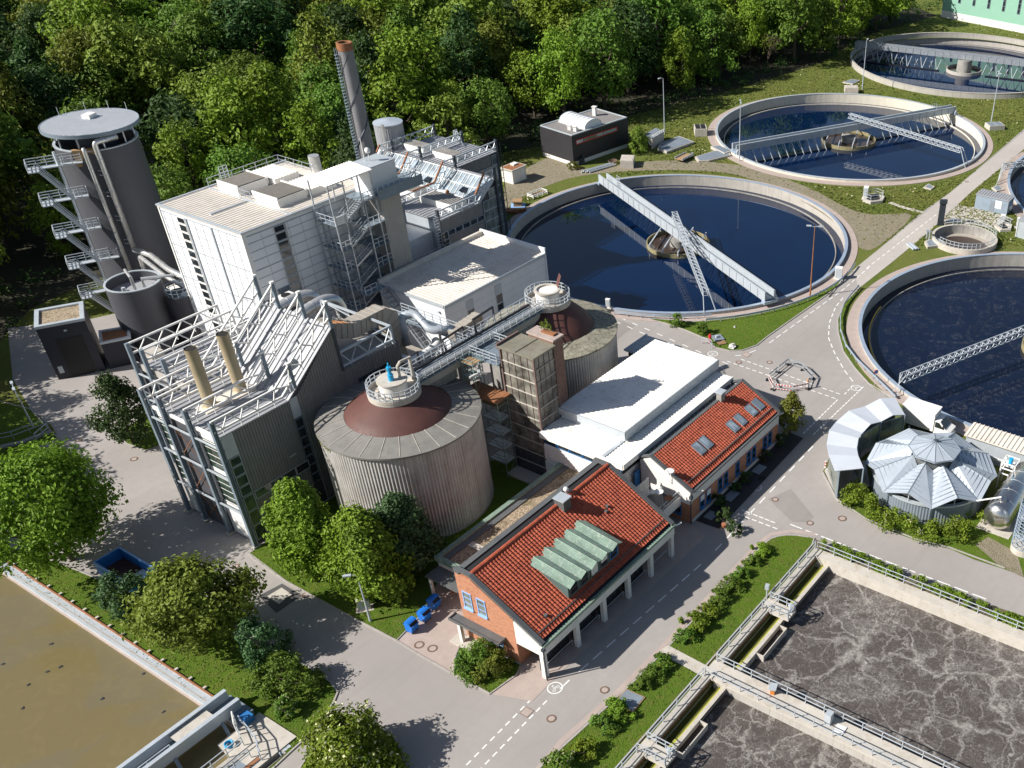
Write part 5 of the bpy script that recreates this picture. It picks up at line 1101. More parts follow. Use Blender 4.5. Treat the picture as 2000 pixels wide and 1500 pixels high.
for i, (xa, xb, ya, yb, zh, dk_) in enumerate(((75.2, 79.6, 122.3, 126.4, 1.25, 1), (75.3, 79.7, 114.6, 119.4, 1.25, 1), (80.1, 84.0, 121.4, 126.6, 1.0, 0), (80.2, 84.5, 114.6, 119.3, 1.0, 0))):
    u = obj('roof_unit', B().box(xa, xb, ya, yb, zt + .1, zt + zh), M['white'], Wt)
    if dk_:
        b = B()
        for k in range(14): y = ya + .2 + k * (yb - ya - .3) / 14; b.box(xa + .1, xb - .1, y, y + .14, zt + zh, zt + zh + .12)
        obj('slat_grille', b, M['duct'], u); obj('grille_pit', B().box(xa + .05, xb - .05, ya + .05, yb - .05, zt + zh, zt + zh + .02), M['dsteel'], u); [obj('wind_board', B().box(xw, xw + .15, ya - .1, yb + .1, zt + .5, zt + zh + .22), M['white'], u) for xw in (xa - .15, xb)]
    else: obj('roof_rib', B().ribroof((xa, yb, zt + zh), (xb, yb, zt + zh), (xb, ya, zt + zh), (xa, ya, zt + zh), .5, .08, .4), M['cream'], u)
obj('guard_rail', B().rail([(74.9, c1, zt + .2), (86.2, c1, zt + .2), (86.2, 120, zt + .2)], 1.1, 1.8, .035), M['steel'], Wt)
obj('guard_rail', B().rail([(74.9, 122, zt + .2), (74.9, 119.6, zt + .2)], 1.1, 1., .035), M['steel'], Wt)
obj('ladder_hoop', B().rail([(77, 128.4, zt + .2), (78.2, 128.4, zt + .2)], 2.0, .6, .04, (1, .8, .6, .4)), M['lsteel'], Wt)
obj('roof_flue', B().cyl((87.0, 121.5), .75, 20.3, 22.6, 20), M['chrome'], Wt)
# ---------------------------------------------------------------- concrete shaft, canopy, steel stair
Ct = T('concrete_shaft', 'raw concrete shaft tower with wider head beside the white block', 'tower', (87.5, 109.4, 0))
obj('shaft', B().box(85.9, 89.3, 108.0, 110.6, 0, 20.3), M['concrete'], Ct)
hd = obj('shaft_head', B().box(84.85, 89.45, 107.95, 111.3, 20.3, 24.0), M['panel'], Ct); obj('roof', B().box(84.75, 89.55, 107.85, 111.4, 24.0, 24.12), M['lsteel'], Ct)
obj('gallery', B().box(84.8, 92.6, 106.8, 107.94, 20.4, 20.55).box(89.5, 92.6, 107.94, 111.0, 20.4, 20.55), M['bsteel'], Ct)
obj('gallery_panel', B().box(84.8, 92.6, 106.78, 106.82, 20.0, 21.4), M['bsteel'], Ct)
obj('guard_rail', B().rail([(84.9, 106.9, 20.55), (92.5, 106.9, 20.55), (92.5, 110.9, 20.55)], 1.4, 1., .035), M['lsteel'], Ct)
obj('aerial', B().cyl((86.6, 110.4), .05, 24.1, 27.0, 8), M['white'], Ct)
obj('lamp_ball', B().lathe((86.9, 109.8), [(0, 25.9), (.28, 25.8), (.38, 25.5), (.28, 25.2), (0, 25.1)], 16).cyl((86.9, 109.8), .04, 24.1, 25.2, 8), M['white'], Ct, True)
cn = T('stair_canopy', 'white ribbed sheet canopy on posts above the steel stair', 'canopy', (81.2, 109.3, 20))
r_ = obj('roof', B().slab([(77.5, 107.2, 24.1), (85.0, 107.2, 24.1), (85.0, 111.3, 24.4), (77.5, 111.3, 24.4)], .12), M['whiteroof'], cn)
obj('roof_rib', B().ribroof((77.5, 111.3, 24.4), (85, 111.3, 24.4), (85, 107.2, 24.1), (77.5, 107.2, 24.1), .42, .06, .35), M['whiteroof'], r_)
for x, y in ((77.8, 107.5), (80.2, 107.5), (82.6, 107.5), (84.7, 107.5), (77.8, 111.0), (81.2, 111.0)): obj('post', B().beam((x, y, 20.3 if y > 110 else 18.6), (x, y, 24.05), .14), M['steel'], cn)
St = T('steel_stair', 'dark steel zigzag stair tower between the white block and the concrete shaft', 'stairs', (81.5, 109.4, 0))
for x in (77.8, 79.4, 82.8, 84.7):
    for y in (107.4, 111.3): obj('post', B().beam((x, y, 0), (x, y, 20.2), .16), M['steel'], St)
def flight(b, p, q, y0, y1, n=10):
    p, q = Vector(p), Vector(q)
    for y in (y0, y1): b.beam((p.x, y, p.y), (q.x, y, q.y), .07, .28); b.beam((p.x, y, p.y + 1), (q.x, y, q.y + 1), .05); b.beam((p.x, y, p.y + .5), (q.x, y, q.y + .5), .04)
    for i in range(n):
        m_ = p.lerp(q, (i + .5) / n); b.box(m_.x - .14, m_.x + .14, y0, y1, m_.y - .02, m_.y + .03)
    return b
zl = [(18.75, 0), (15.34, 0), (12.57, 0), (9.8, 0), (7.0, 0), (4.2, 0), (1.4, 0)]; zr_ = [20.4, 17.0, 14.0, 11.3, 8.4, 5.6, 2.8]
for i, (z, _) in enumerate(zl):
    ld = obj('landing', B().box(77.8, 79.5, 107.5, 111.2, z - .08, z), M['bsteel'], St); obj('guard_rail', B().rail([(79.5, 107.55, z), (77.85, 107.55, z), (77.85, 111.2, z)], 1.1, 1., .035), M['lsteel'], ld)
    obj('flight', flight(B(), (79.5, z), (82.8, zr_[i]), 107.6, 108.7), M['steel'], St)
    if i < 6: obj('flight', flight(B(), (79.5, z), (82.8, zr_[i + 1]), 109.6, 110.7), M['steel'], St)
for z in zr_:
    ld = obj('landing', B().box(82.8, 85.85, 107.5, 111.2, z - .08, z), M['bsteel'], St); obj('guard_rail', B().rail([(82.9, 107.55, z), (85.6, 107.55, z)], 1.1, 1., .035), M['lsteel'], ld)
obj('screen', B().box(77.7, 79.7, 107.38, 107.44, 18.8, 19.9), M['white'], St)
obj('door', B().box(85.3, 85.9, 111.4, 111.6, 17, 19.1).box(84.2, 85.0, 111.62, 111.7, 17.1, 19.0), M['white'], St)
# ---------------------------------------------------------------- beige roofed hall in the middle
Mh = T('flat_hall', 'white hall with beige ribbed roof between the white block and the middle tank', 'building', (92.2, 101.3, 0))
h0, h1, g0, g1, hz = 82.2, 102.5, 95.1, 107.4, 9.25
obj('wall', B().box(h0, h1 - .1, g0, g1, 0, hz - .15), M['panel'], Mh)
b = B()
for i in range(8): z = .9 + i * 1.1; b.box(h0 + .1, h1, g0 - .012, g0 + .05, z, z + .03); b.box(h0 - .012, h0 + .05, g0 + .1, g1, z, z + .03)
obj('panel_joint', b, M['lsteel'], Mh)
obj('end_wall', B().box(h1 - .1, h1 + .15, g0 - .15, g1 + .2, 0, hz + .75), M['panel'], Mh)
rf = obj('roof', B().box(h0 - .1, h1 - .12, g0 - .1, g1, hz - .14, hz), M['cream'], Mh)
obj('roof_rib', B().ribroof((h0 + .1, g1 - .8, hz), (h1 - .2, g1 - .8, hz), (h1 - .2, g0, hz), (h0 + .1, g0, hz), .55, .05, .3), M['cream'], rf)
obj('parapet', B().box(h0, h1 - .12, g1 - .35, g1 + .1, hz, hz + .55), M['cream'], Mh); obj('gutter', B().box(h0 - .12, h1 - .12, g0 - .28, g0 - .1, hz - .35, hz + .06).box(h0 - .2, h0 - .1, g0 - .1, g1, hz - .3, hz + .1), M['lsteel'], Mh)
for xa in (86.1, 91.7):
    for z0, z1, m_ in ((6.9, 8.3, 'lsteel'), (5.5, 6.9, 'glass'), (3.6, 5.5, 'glass')):
        if m_ == 'lsteel': obj('door_panel', B().box(xa, xa + 1.3, g0 - .06, g0, z0, z1), M['lsteel'], Mh)
        else: window(Mh, (xa, g0), (xa + 1.3, g0), z0, z1, 'lsteel', 'glass', 1, 1, .08)
obj('wall_lamp', B().box(h0 - .25, h0, 96.0, 96.3, 8.0, 8.25), M['lsteel'], Mh)
obj('outside_stair', B().box(81.0, 82.15, 100.5, 100.6, 0, .1), M['steel'], Mh)
b = B()
for i in range(16): z = 9.4 - i * .52; b.box(80.6, 81.8, 105.2 - i * .5, 105.6 - i * .5, z - .05, z)
b.beam((80.6, 105.4, 9.4), (80.6, 97.5, 1.2), .08, .25).beam((81.8, 105.4, 9.4), (81.8, 97.5, 1.2), .08, .25).beam((80.6, 105.4, 10.4), (80.6, 97.5, 2.2), .06).beam((81.8, 105.4, 10.4), (81.8, 97.5, 2.2), .06)
os_ = T('outside_stair', 'straight steel stair down the shaded end of the beige roofed hall', 'stairs', (81.2, 101, 0)); obj('flight', b, M['steel'], os_)
obj('landing', B().box(78.4, 81.9, 105.5, 107.2, 9.3, 9.42), M['bsteel'], os_); obj('guard_rail', B().rail([(78.5, 107.1, 9.42), (78.5, 105.6, 9.42), (80.5, 105.6, 9.42)], 1.1, 1., .035), M['lsteel'], os_)
# ---------------------------------------------------------------- glass building at the back
Gb = T('glass_roof_building', 'grey building with sloping glass roof, rusty white trusses and glass corner', 'building', (109, 122, 0))
n1, n2, n3, n4 = 111.3, 119.85, 127.4, 133.9
obj('wall', B().box(98.2, 106.5, n1 + .1, n4, 0, 11.7).add([(x, y, z) for y in (n1 + .1, n4) for x, z in ((106.5, 0), (110.8, 0), (110.8, 14.2), (110.1, 14.2), (106.5, 11.7))], [(0, 1, 2, 3, 4), (9, 8, 7, 6, 5)] + [(i, i + 5, (i + 1) % 5 + 5, (i + 1) % 5) for i in range(5)]).box(110.8, 120.3, n2 + .1, n4, 0, 14.0), M['anth2'], Gb)
obj('near_wall', B().corr((98.2, n1 + .06), (107.3, n1 + .06), 9.9, 11.85, .35, .05), M['greyclad'], Gb)
obj('near_wall', B().corr((99.6, n1 + .06), (107.3, n1 + .06), 0.1, 8.9, .35, .05), M['greyclad'], Gb)
obj('far_wall', B().corr((110.85, n2 + .06), (118.9, n2 + .06), 12.4, 14.1, .35, .05), M['greyclad'], Gb)
obj('far_wall', B().corr((110.85, n2 + .06), (120.3, n2 + .06), 0.1, 10.4, .35, .05), M['greyclad'], Gb)
for i in range(5): window(Gb, (99.5 + i * 1.58, n1), (101.0 + i * 1.58, n1), 9.0, 9.85, 'lsteel', 'glass', 1, 1, .06)
for i in range(5): window(Gb, (110.9 + i * 1.6, n2), (112.45 + i * 1.6, n2), 10.5, 12.3, 'lsteel', 'glass', 1, 1, .06)
for i in range(7): window(Gb, (98.3, n1), (99.5, n1), 1.2 + i * 1.25, 2.4 + i * 1.25, 'lsteel', 'glass', 1, 1, .06)
for i in range(7): window(Gb, (107.4, n1), (110.75, n1), .6 + i * 1.6, 2.15 + i * 1.6, 'lsteel', 'glassb', 3, 1, .06)
window(Gb, (108.9, n1), (110.75, n1), 11.8, 13.3, 'lsteel', 'glassb', 2, 1, .06)
obj('eave_trim', B().beam((106.45, n1 - .05, 11.85), (110.15, n1 - .05, 14.35), .12, .45), M['lsteel'], Gb)
for i in range(8): window(Gb, (119.0, n2), (120.25, n2), .4 + i * 1.7, 2.05 + i * 1.7, 'lsteel', 'glassb', 1, 1, .06)
obj('cover_panel', B().box(98.1, 98.25, n1, n1 + 8, 0, 11.8), M['lsteel'], Gb)
lo = obj('low_roof', B().box(98.1, 106.5, n1 - .1, n4, 11.7, 11.9), M['roofgrey'], Gb)
obj('roof_rib', B().ribroof((98.1, n4, 11.9), (98.1, n1, 11.9), (106.4, n1, 11.9), (106.4, n4, 11.9), .7, .1, .16), M['roofgrey'], lo)
up = obj('upper_roof', B().box(110.0, 120.5, n2 - .1, n4, 14.2, 14.36).box(110.0, 111.0, n1 - .1, n2 - .1, 14.2, 14.36), M['roofgrey'], Gb)
obj('roof_rib', B().ribroof((110.1, n4, 14.36), (110.1, n2, 14.36), (120.4, n2, 14.36), (120.4, n4, 14.36), .7, .1, .16), M['roofgrey'], up)
gl = obj('glass_roof', B().slab([(106.5, n1, 11.95), (110.1, n1, 14.42), (110.1, n4, 14.42), (106.5, n4, 11.95)], .1), M['glassr'], Gb)
b = B(); ny = 26
for i in range(ny + 1): y = n1 + (n4 - n1) * i / ny; b.beam((106.5, y, 12.0), (110.1, y, 14.47), .09)
for f in (.02, .5, .98): b.beam((106.5 + 3.6 * f, n1, 12.02 + 2.47 * f), (106.5 + 3.6 * f, n4, 12.02 + 2.47 * f), .11)
obj('glazing_bar_frame', b, M['white'], gl)
for y in (114.6, 122.3, 129.5): b = B().slab([(107.0, y, 12.75), (108.0, y, 13.1), (108.0, y + 1.1, 13.1), (107.0, y + 1.1, 12.75)], .1); obj('open_vent', b, M['glass'], gl)
for y in (116.6, 117.8, 123.8, 125.0): pass
for k, (y, xe) in enumerate(((n1 - .1, 110.6), (n2, 120.4), (n3, 120.4), (n4 - .1, 120.4))):
    x_ = 97.85 if k < 3 else 90.0
    tp = [(x_, y, 13.3), (106.1, y, 13.3), (108.5, y, 15.9), (xe, y, 15.9)]; bt = [(x_, y, 12.25), (106.6, y, 12.25), (109.1, y, 14.9), (xe, y, 14.9)]
    obj('roof_truss', ptruss(tp, bt, (6 if k < 3 else 9, 2, 1 if k == 0 else 7), .1, .075), M['lsteel'], Gb)
    obj('rusty_chord', B().beam((106.1, y, 13.42), (108.5, y, 16.02), .2).beam((101.5 if k else 106, y, 13.43), (106.1, y, 13.43), .2), M['rust'], Gb)
    for x in ((98.0,) if k == 0 else ()) + (xe,): obj('column', B().box(x - .18, x + .18, y - .2, y + .2, 0, 13.5 if x < 100 else 16.2), M['dsteel'], Gb)
    if k: obj('column', B().box(110.75, 111.1, y - .2, y + .2, 14.3, 16.2), M['dsteel'], Gb)
    lb = B()
    if k < 2:
        for i in range(11): z = 1.0 + i * 1.25; lb.box(xe - .18, xe + .7, y - .24, y - .2, z, z + .08)
        lb.box(xe + .62, xe + .72, y - .28, y - .2, 0, 15.5); obj('column_ladder', lb, M['dsteel'], Gb)
for xa, xb, ya, yb, z0, h in ((101.7, 104.8, 112.0, 118.7, 11.9, .95), (102.2, 104.7, 120.3, 126.2, 11.9, .95), (112.5, 114.7, 121.6, 126.3, 14.36, .95), (112.4, 114.7, 128.4, 132.6, 14.36, .95)):
    u = obj('roof_unit', B().box(xa, xb, ya, yb, z0, z0 + h), M['white'], Gb); b = B(); n = 13
    for k in range(n): y = ya + .1 + k * (yb - ya - .2) / n; b.box(xa + .1, xb - .1, y, y + .26, z0 + h, z0 + h + .09)
    obj('slat_grille', b, M['concd'], u)
for y in (117.2, 125.2): st_ = obj('vent_stub', B().tube([(105.7, y + 1.6, 12.4), (105.9, y, 12.5)], .35, 12), M['lsteel'], Gb); obj('rusty_end', B().tube([(105.9, y, 12.5), (105.92, y - .25, 12.5)], .37, 12), M['rust'], st_)
obj('ladder_cage', B().rail([(119.8, 127.6, 14.3), (119.8, 128.6, 14.3), (120.6, 128.6, 14.3)], 1.9, .5, .04, (1, .75, .5, .25)).beam((118.6, 125.5, 14.6), (120.2, 128, 15.6), .08), M['lsteel'], Gb)
obj('low_block', B().box(91.5, 98.0, 113.0, 119.0, 0, 9.9), M['white'], Gb); obj('low_block', B().box(87.6, 91.4, 111.5, 121, 0, 8.5), M['anth2'], Gb)
obj('slope_end', B().slab([(92, 134.3, 12.4), (106, 134.3, 12.4), (108.6, 134.3, 15.2), (108.6, 133.9, 15.2), (106, 133.9, 12.4), (92, 133.9, 12.4)], .2), M['lsteel'], Gb)
gw = T('gangway', 'railed gangway in the dark gap behind the beige roofed hall', 'gangway', (94, 109.5, 7.8)); obj('deck', B().box(89.6, 98, 109.2, 110.8, 7.9, 8.0), M['dsteel'], gw); obj('guard_rail', B().rail([(89.6, 109.3, 8), (98, 109.3, 8)], 1.1, 1.2, .035, (1, .6, .3)), M['steel'], gw)
obj('caged_ladder', B().rail([(97.0, 111.0, 8), (97.9, 111.0, 8)], 4.6, .9, .04, (1, .9, .8, .7, .6, .5, .4, .3, .2, .1)), M['steel'], gw)
# tall chimney and round tank
chc = (96.0, 121.5); C_ = T('chimney', 'tall grey steel chimney with spiral fins and rusty rim', 'chimney', (*chc, 0))
obj('shaft', B().cyl(chc, 1.35, 0, 35.0, 36, 1.0), M['chimney'], C_); obj('rim', B().ring(chc, .8, 1.06, 34.4, 35.35, 36), M['rust'], C_); obj('mouth', B().cyl(chc, .8, 35.0, 35.1, 24), M['soot'], C_)
for s_ in range(2): b = B().tube([(chc[0] + (1.2 - .006 * i) * math.cos(.2 * i + s_ * math.pi), chc[1] + (1.2 - .006 * i) * math.sin(.2 * i + s_ * math.pi), 17 + i * .32) for i in range(54)], .15, 6); obj('spiral_fin', b, M['dsteel'], C_)
b = B()
for i in range(46): z = 15 + i * .42; b.box(chc[0] - 1.55, chc[0] - 1.1, chc[1] + .25, chc[1] + .65, z, z + .05)
b.beam((chc[0] - 1.5, chc[1] + .25, 12), (chc[0] - 1.3, chc[1] + .25, 34.8), .06).beam((chc[0] - 1.5, chc[1] + .65, 12), (chc[0] - 1.3, chc[1] + .65, 34.8), .06)
obj('ladder', b, M['bsteel'], C_)
cc_ = (113.3, 136.6); t = T('round_tank', 'round grey ribbed tank with shallow cone lid behind the glass roof building', 'tank', (*cc_, 0))
obj('shell', B().lathe(cc_, [(2.3, 0), (2.3, 17.8)], 180, wob=.025, freq=45), M['roofgrey'], t); obj('lid', B().lathe(cc_, [(2.4, 17.75), (2.4, 17.9), (0, 18.3)], 48), M['zinc'], t); 
tag(obj('exhaust_pipe', B().tube([(110.6, 134.8, 12), (110.6, 134.8, 18.4)], .3, 14), M['chrome']), 'slim shiny exhaust pipe in front of the round grey tank', 'pipe')
# ---------------------------------------------------------------- silos, tower, garage at the left
sc0 = (63.7, 134.6); t = T('grey_silo', 'dark grey silo with open pale rim and pipework in front of the tower', 'silo', (*sc0, 0))
obj('shell', B().lathe(sc0, [(3.5, 0), (3.5, 9.6), (3.32, 9.6), (3.32, 8.2)], 64), M['anth2'], t, False); obj('top_plate', B().cyl(sc0, 3.34, 8.0, 8.3, 48), M['roofgrey'], t); obj('rim', B().ring(sc0, 3.28, 3.56, 9.6, 9.72, 64), M['lsteel'], t)
obj('top_pipe', B().tube([(63.5, 134.3, 8.3), (63.5, 134.3, 10.4), (64.2, 136.5, 10.6)], .22, 10), M['chrome'], t); obj('top_pipe', B().tube([(64.5, 133.6, 8.3), (64.5, 133.6, 10.0), (67.5, 131.0, 10.0)], .2, 10), M['chrome'], t)
obj('vent_stub', B().cyl((62.0, 134.2), .25, 8.3, 9.5, 12), M['lsteel'], t); obj('manhole_ring', B().ring((62.6, 135.6), .3, .45, 8.3, 8.5, 20), M['steel'], t)
c = px(352, 574, 7.6); t = T('dark_tank', 'small dark tank with crown railing between the silo and the white block', 'tank', (*c, 0))
obj('shell', B().cyl(c, 1.75, 0, 7.6, 40), M['anth'], t); obj('top_plate', B().cyl(c, 1.8, 7.6, 7.75, 40), M['dsteel'], t); obj('guard_rail', B().rail([(c[0] + 1.7 * math.cos(a), c[1] + 1.7 * math.sin(a), 7.75) for a in [i * math.pi / 7 for i in range(14)]], 1.1, 1., .035, closed=True), M['bsteel'], t)
tag(obj('concrete_block', B().box(58.6, 60.4, 126.5, 129.0, 0, 3.2), M['concrete']), 'pale concrete block at the foot of the dark grey silo', 'block')
tw = (74.3, 151.8); el, ef = Vector((-.9, .44)).normalized(), Vector((-.44, -.9)).normalized()
def tp(l, f, z): return (tw[0] + el.x * l + ef.x * f, tw[1] + el.y * l + ef.y * f, z)
t = T('silo_tower', 'tall dark round tower under a flat disc roof', 'tower', (*tw, 0))
obj('shell', B().lathe(tw, [(5.4, 0), (5.4, 22.6), (5.15, 22.6), (5.15, 20.6)], 96), M['anth2'], t); obj('floor', B().cyl(tw, 5.2, 20.5, 20.8, 64), M['dsteel'], t); obj('shell_rim', B().ring(tw, 5.1, 5.45, 22.6, 22.72, 96), M['lsteel'], t)
obj('core', B().cyl(tw, 2.6, 20.8, 24.6, 32), M['dsteel'], t)
q = [tp(l, f, 0) for l, f in ((.8, 5.25), (3.2, 4.55))]; obj('opening', B().hexa([tp(.6, 5.2, 20.6), tp(3.4, 4.45, 20.6), tp(3.4, 4.0, 20.6), tp(.6, 4.6, 20.6), tp(.6, 5.5, 22.9), tp(3.4, 4.7, 22.9), tp(3.4, 4.0, 22.9), tp(.6, 4.6, 22.9)]), M['wood'], t)
for i in range(10): a = i * .628; obj('roof_post', B().beam((tw[0] + 5.0 * math.cos(a), tw[1] + 5.0 * math.sin(a), 22.6), (tw[0] + 5.0 * math.cos(a), tw[1] + 5.0 * math.sin(a), 24.8), .16), M['steel'], t)
dr = obj('disc_roof', B().cyl(tw, 6.2, 24.7, 25.05, 96), M['disc'], t); b = B()
for i in range(-14, 15):
    v = i * .42; w_ = math.sqrt(max(0, 6.15 ** 2 - v * v)); b.beam(tp(-w_, v, 25.08), tp(w_, v, 25.08), .05)
obj('roof_seam', b, M['lsteel'], dr); obj('roof_hatch', B().obox((75.4, 153.5), 1.6, 1.2, 25.05, 25.6, .4), M['white'], dr); obj('roof_rim', B().ring(tw, 6.2, 6.3, 24.6, 25.1, 96), M['bsteel'], dr)
for a in (1.1, .6, .1, 1.7): obj('lightning_rod', B().beam((tw[0] + 6.1 * math.cos(a), tw[1] + 6.1 * math.sin(a), 25), (tw[0] + 6.1 * math.cos(a), tw[1] + 6.1 * math.sin(a), 26.2), .05), M['lsteel'], dr)
p1 = duct('shiny pipe running down the front of the round tower, right one', [tp(-2.6, 5.6, 24.2), tp(.4, 6.2, 24.0), tp(.4, 6.2, 8.6)], .36)
duct('shiny pipe running down the front of the round tower, left one', [tp(1.9, 5.6, 23.2), tp(1.9, 5.9, 23.0), tp(1.9, 5.9, 4.5)], .27)
for k, z in enumerate((10, 13.5, 17, 20)): obj('pipe_bracket', B().beam(tp(.4, 6.1, z), tp(1.2, 5.3, z), .08).beam(tp(.4, 6.1, z - .6), tp(1.2, 5.3, z - .6), .08), M['lsteel'], p1)
q0 = tp(.4, 6.2, 8.6); duct('thick shiny pipe bending from the round tower to the white block', [q0, (71.6, 143.2, 8.4), (70.2, 137, 8.3), (69.4, 128.2, 8.3)], .42); duct('thinner shiny pipe bending from the round tower to the white block', [(70.9, 145.3, 5), (70.9, 145.0, 8.0), (69.4, 137, 7.6), (68.3, 128.2, 7.6)], .3)
s_ = T('tower_stair', 'pale steel stair climbing the round tower in five flights', 'stairs', tp(6, 5, 0))
obj('mast', B().beam(tp(5.5, 4.9, 0), tp(5.5, 4.9, 23.2), .3), M['lsteel'], s_)
for i, z in enumerate((21.4, 16.8, 12.2, 7.6, 3.0)):
    lo_, hi_ = (2.6 if i in (0, 3) else 3.4), 9.2
    ld = obj('landing', B().hexa([tp(lo_, 4.0, z - .12), tp(hi_, 4.0, z - .12), tp(hi_, 5.3, z - .12), tp(lo_, 5.3, z - .12), tp(lo_, 4.0, z), tp(hi_, 4.0, z), tp(hi_, 5.3, z), tp(lo_, 5.3, z)]).hexa([tp(7.9, 5.3, z - .12), tp(hi_, 5.3, z - .12), tp(hi_, 6.5, z - .12), tp(7.9, 6.5, z - .12), tp(7.9, 5.3, z), tp(hi_, 5.3, z), tp(hi_, 6.5, z), tp(7.9, 6.5, z)]), M['lsteel'], s_)
    obj('guard_rail', B().rail([tp(7.9, 4.0, z), tp(hi_, 4.0, z), tp(hi_, 6.5, z), tp(8.2, 6.5, z)], 1.1, 1., .045, (1, .66, .33)).rail([tp(7.9, 4.0, z), tp(lo_, 4.0, z), tp(lo_, 5.3, z), tp(5.0, 5.3, z)], 1.1, 1., .045, (1, .66, .33)), M['lsteel'], ld)
    b = B(); zb = max(0, z - 4.6); p, q = (8.0, z), (5.2, zb + .05) if zb > 0 else (5.9, 0)
    for f in (5.45, 6.4):
        b.beam(tp(p[0], f, p[1]), tp(q[0], f, q[1]), .08, .3); b.beam(tp(p[0], f, p[1] + 1), tp(q[0], f, q[1] + 1), .08); b.beam(tp(p[0], f, p[1] + .5), tp(q[0], f, q[1] + .5), .06)
    for k in range(18): u = (k + .5) / 18; l, zz_ = p[0] + (q[0] - p[0]) * u, p[1] + (q[1] - p[1]) * u; b.beam(tp(l, 5.45, zz_), tp(l, 6.4, zz_), .22, .05)
    obj('flight', b, M['lsteel'], s_)
g = T('garage', 'dark gravel roofed garage with big door at the left yard', 'garage', (54.5, 137.5, 0)); gq = [(50.7, 136.6), (55.6, 133.8), (58.3, 138.5), (53.4, 141.3)]
def off(k, d): p, q = Vector(gq[k]), Vector(gq[(k + 1) % 4]); return p, q
obj('wall', B().prism(gq, 0, 7.5), M['garage'], g); cq = Vector((54.5, 137.55)); sh = lambda k: [tuple(cq + (Vector(p) - cq) * k) for p in gq]
obj('coping', B().strip(sh(.93), .75, 7.5, 7.86, True), M['lsteel'], g); sheet('gravel_bed', sh(.86), 7.62, M['gravel'], par=g)
p, q = Vector(gq[0]), Vector(gq[1]); b = B(); wbox(b, p.lerp(q, .28), p.lerp(q, .82), 0, .05, .1, 5.6); obj('door', b, M['black'], g); b = B(); wbox(b, p.lerp(q, .08), p.lerp(q, .18), 0, .06, .9, 1.9); obj('meter_box', b, M['lsteel'], g)
b = B(); wbox(b, p.lerp(q, .52), p.lerp(q, .58), 0, .2, 6.6, 6.8); obj('wall_lamp', b, M['lsteel'], g)
an = T('garage_annex', 'low dark annex with pale coping between garage and silo', 'shed', (58.6, 134.6, 0)); aq = [(56.2, 133.6), (59.4, 131.9), (61.2, 134.9), (58.1, 137.0)]
obj('wall', B().prism(aq, 0, 3.7), M['garage'], an); cq2 = Vector((58.7, 134.3)); obj('coping', B().strip([tuple(cq2 + (Vector(p) - cq2) * .93) for p in aq], .5, 3.7, 4.0, True), M['lsteel'], an); obj('roof_bed', B().prism([tuple(cq2 + (Vector(p) - cq2) * .9) for p in aq], 3.7, 3.78), M['rust'], an)
wsh = T('white_shed', 'pale shed behind the pipes between the tower and the white block', 'shed', (72, 136, 0)); obj('wall', B().box(69.6, 76, 131, 137.5, 0, 5.5), M['panel'], wsh); obj('roof', B().box(69.4, 76.2, 130.8, 137.7, 5.5, 5.7), M['whiteroof'], wsh)
rl = T('railing', 'shaded steel railing and concrete edge in the left corner', 'railing', (*px(50, 850), 0)); obj('guard_rail', B().rail([(*p, .3) for p in pxs([(0, 868), (30, 862), (62, 850), (95, 838), (100, 845), (75, 866)])], 1.1, 1.5, .04), M['steel'], rl); obj('edge', B().strip(pxs([(2, 876), (40, 868), (72, 856), (100, 846)]), .6, .02, .35), M['concd'], rl)
# ---------------------------------------------------------------- aeration basins
ae = T('aeration_basin', 'concrete aeration basin wall with green side channel at the bottom right', 'basin', (47, 34, 0))
obj('outer_wall', B().box(20, 75, 34.2, 34.95, -3, .5), M['concrete'], ae)
obj('far_wall', B().box(73.7, 74.95, -30, 34.2, -3, .5), M['conflat'], ae)
obj('channel_wall', B().box(20, 73.7, 32.55, 32.95, -3, -.1), M['conflat'], ae); obj('algae_ledge', B().box(20, 73.7, 32.95, 33.35, -3, -.35), M['algae'], ae)
obj('pipe_rail', B().beam((20, 34.15, .1), (73.5, 34.15, .1), .12), M['rust'], ae)
for x0, x1, l in ((44.8, 48.8, 0), (58.6, 63.2, 0)):
    tr = obj('overflow_trough', B().box(x0, x1, 31.7, 31.8, -1.2, -.15).box(x0, x0 + .1, 31.8, 32.55, -1.2, -.15).box(x1 - .1, x1, 31.8, 32.55, -1.2, -.15), M['conflat'], ae); obj('trough_water', B().box(x0 + .1, x1 - .1, 31.8, 32.55, -.75, -.7), M['waterb'], tr)
for x0, x1 in ((49.0, 52.8), (63.6, 73)): obj('baffle', B().beam((x0, 32.35, -.3), (x1, 32.35, -.3), .08, .5), M['tarp'], ae)
sheet('channel_water', [(20, 33.3), (73.7, 33.3), (73.7, 34.25), (20, 34.25)], -.95, M['scum'])
sheet('aerated_water', [(20, -30), (53.4, -30), (53.4, 32.6), (20, 32.6)], -.9, M['foam']); sheet('aerated_water', [(54.8, -30), (73.75, -30), (73.75, 32.6), (54.8, 32.6)], -.9, M['foam'])
wk = T('basin_walkway', 'concrete walkway with two rails between the two aeration basins', 'walkway', (54.2, 10, -3)); obj('wall', B().box(53.2, 55.0, -30, 34.0, -3, .28), M['concrete'], wk); obj('deck', B().box(53.0, 55.2, -30, 35.1, .28, .52), M['conflat'], wk)
for x in (53.1, 55.1): obj('guard_rail', B().rail([(x, 34.8, .52), (x, -30, .52)], 1.05, 1.9, .035), M['lsteel'], wk)
c = (54.2, 22.5); t = T('control_cabinet', 'grey cabinet with open white lid on the walkway between the aeration basins', 'cabinet', (*c, .52)); obj('housing', B().box(54.0, 54.7, 22.2, 22.8, .52, 1.75), M['lsteel'], t); obj('plate', B().box(53.4, 54.6, 20.8, 21.7, .56, .62), M['white'], t)
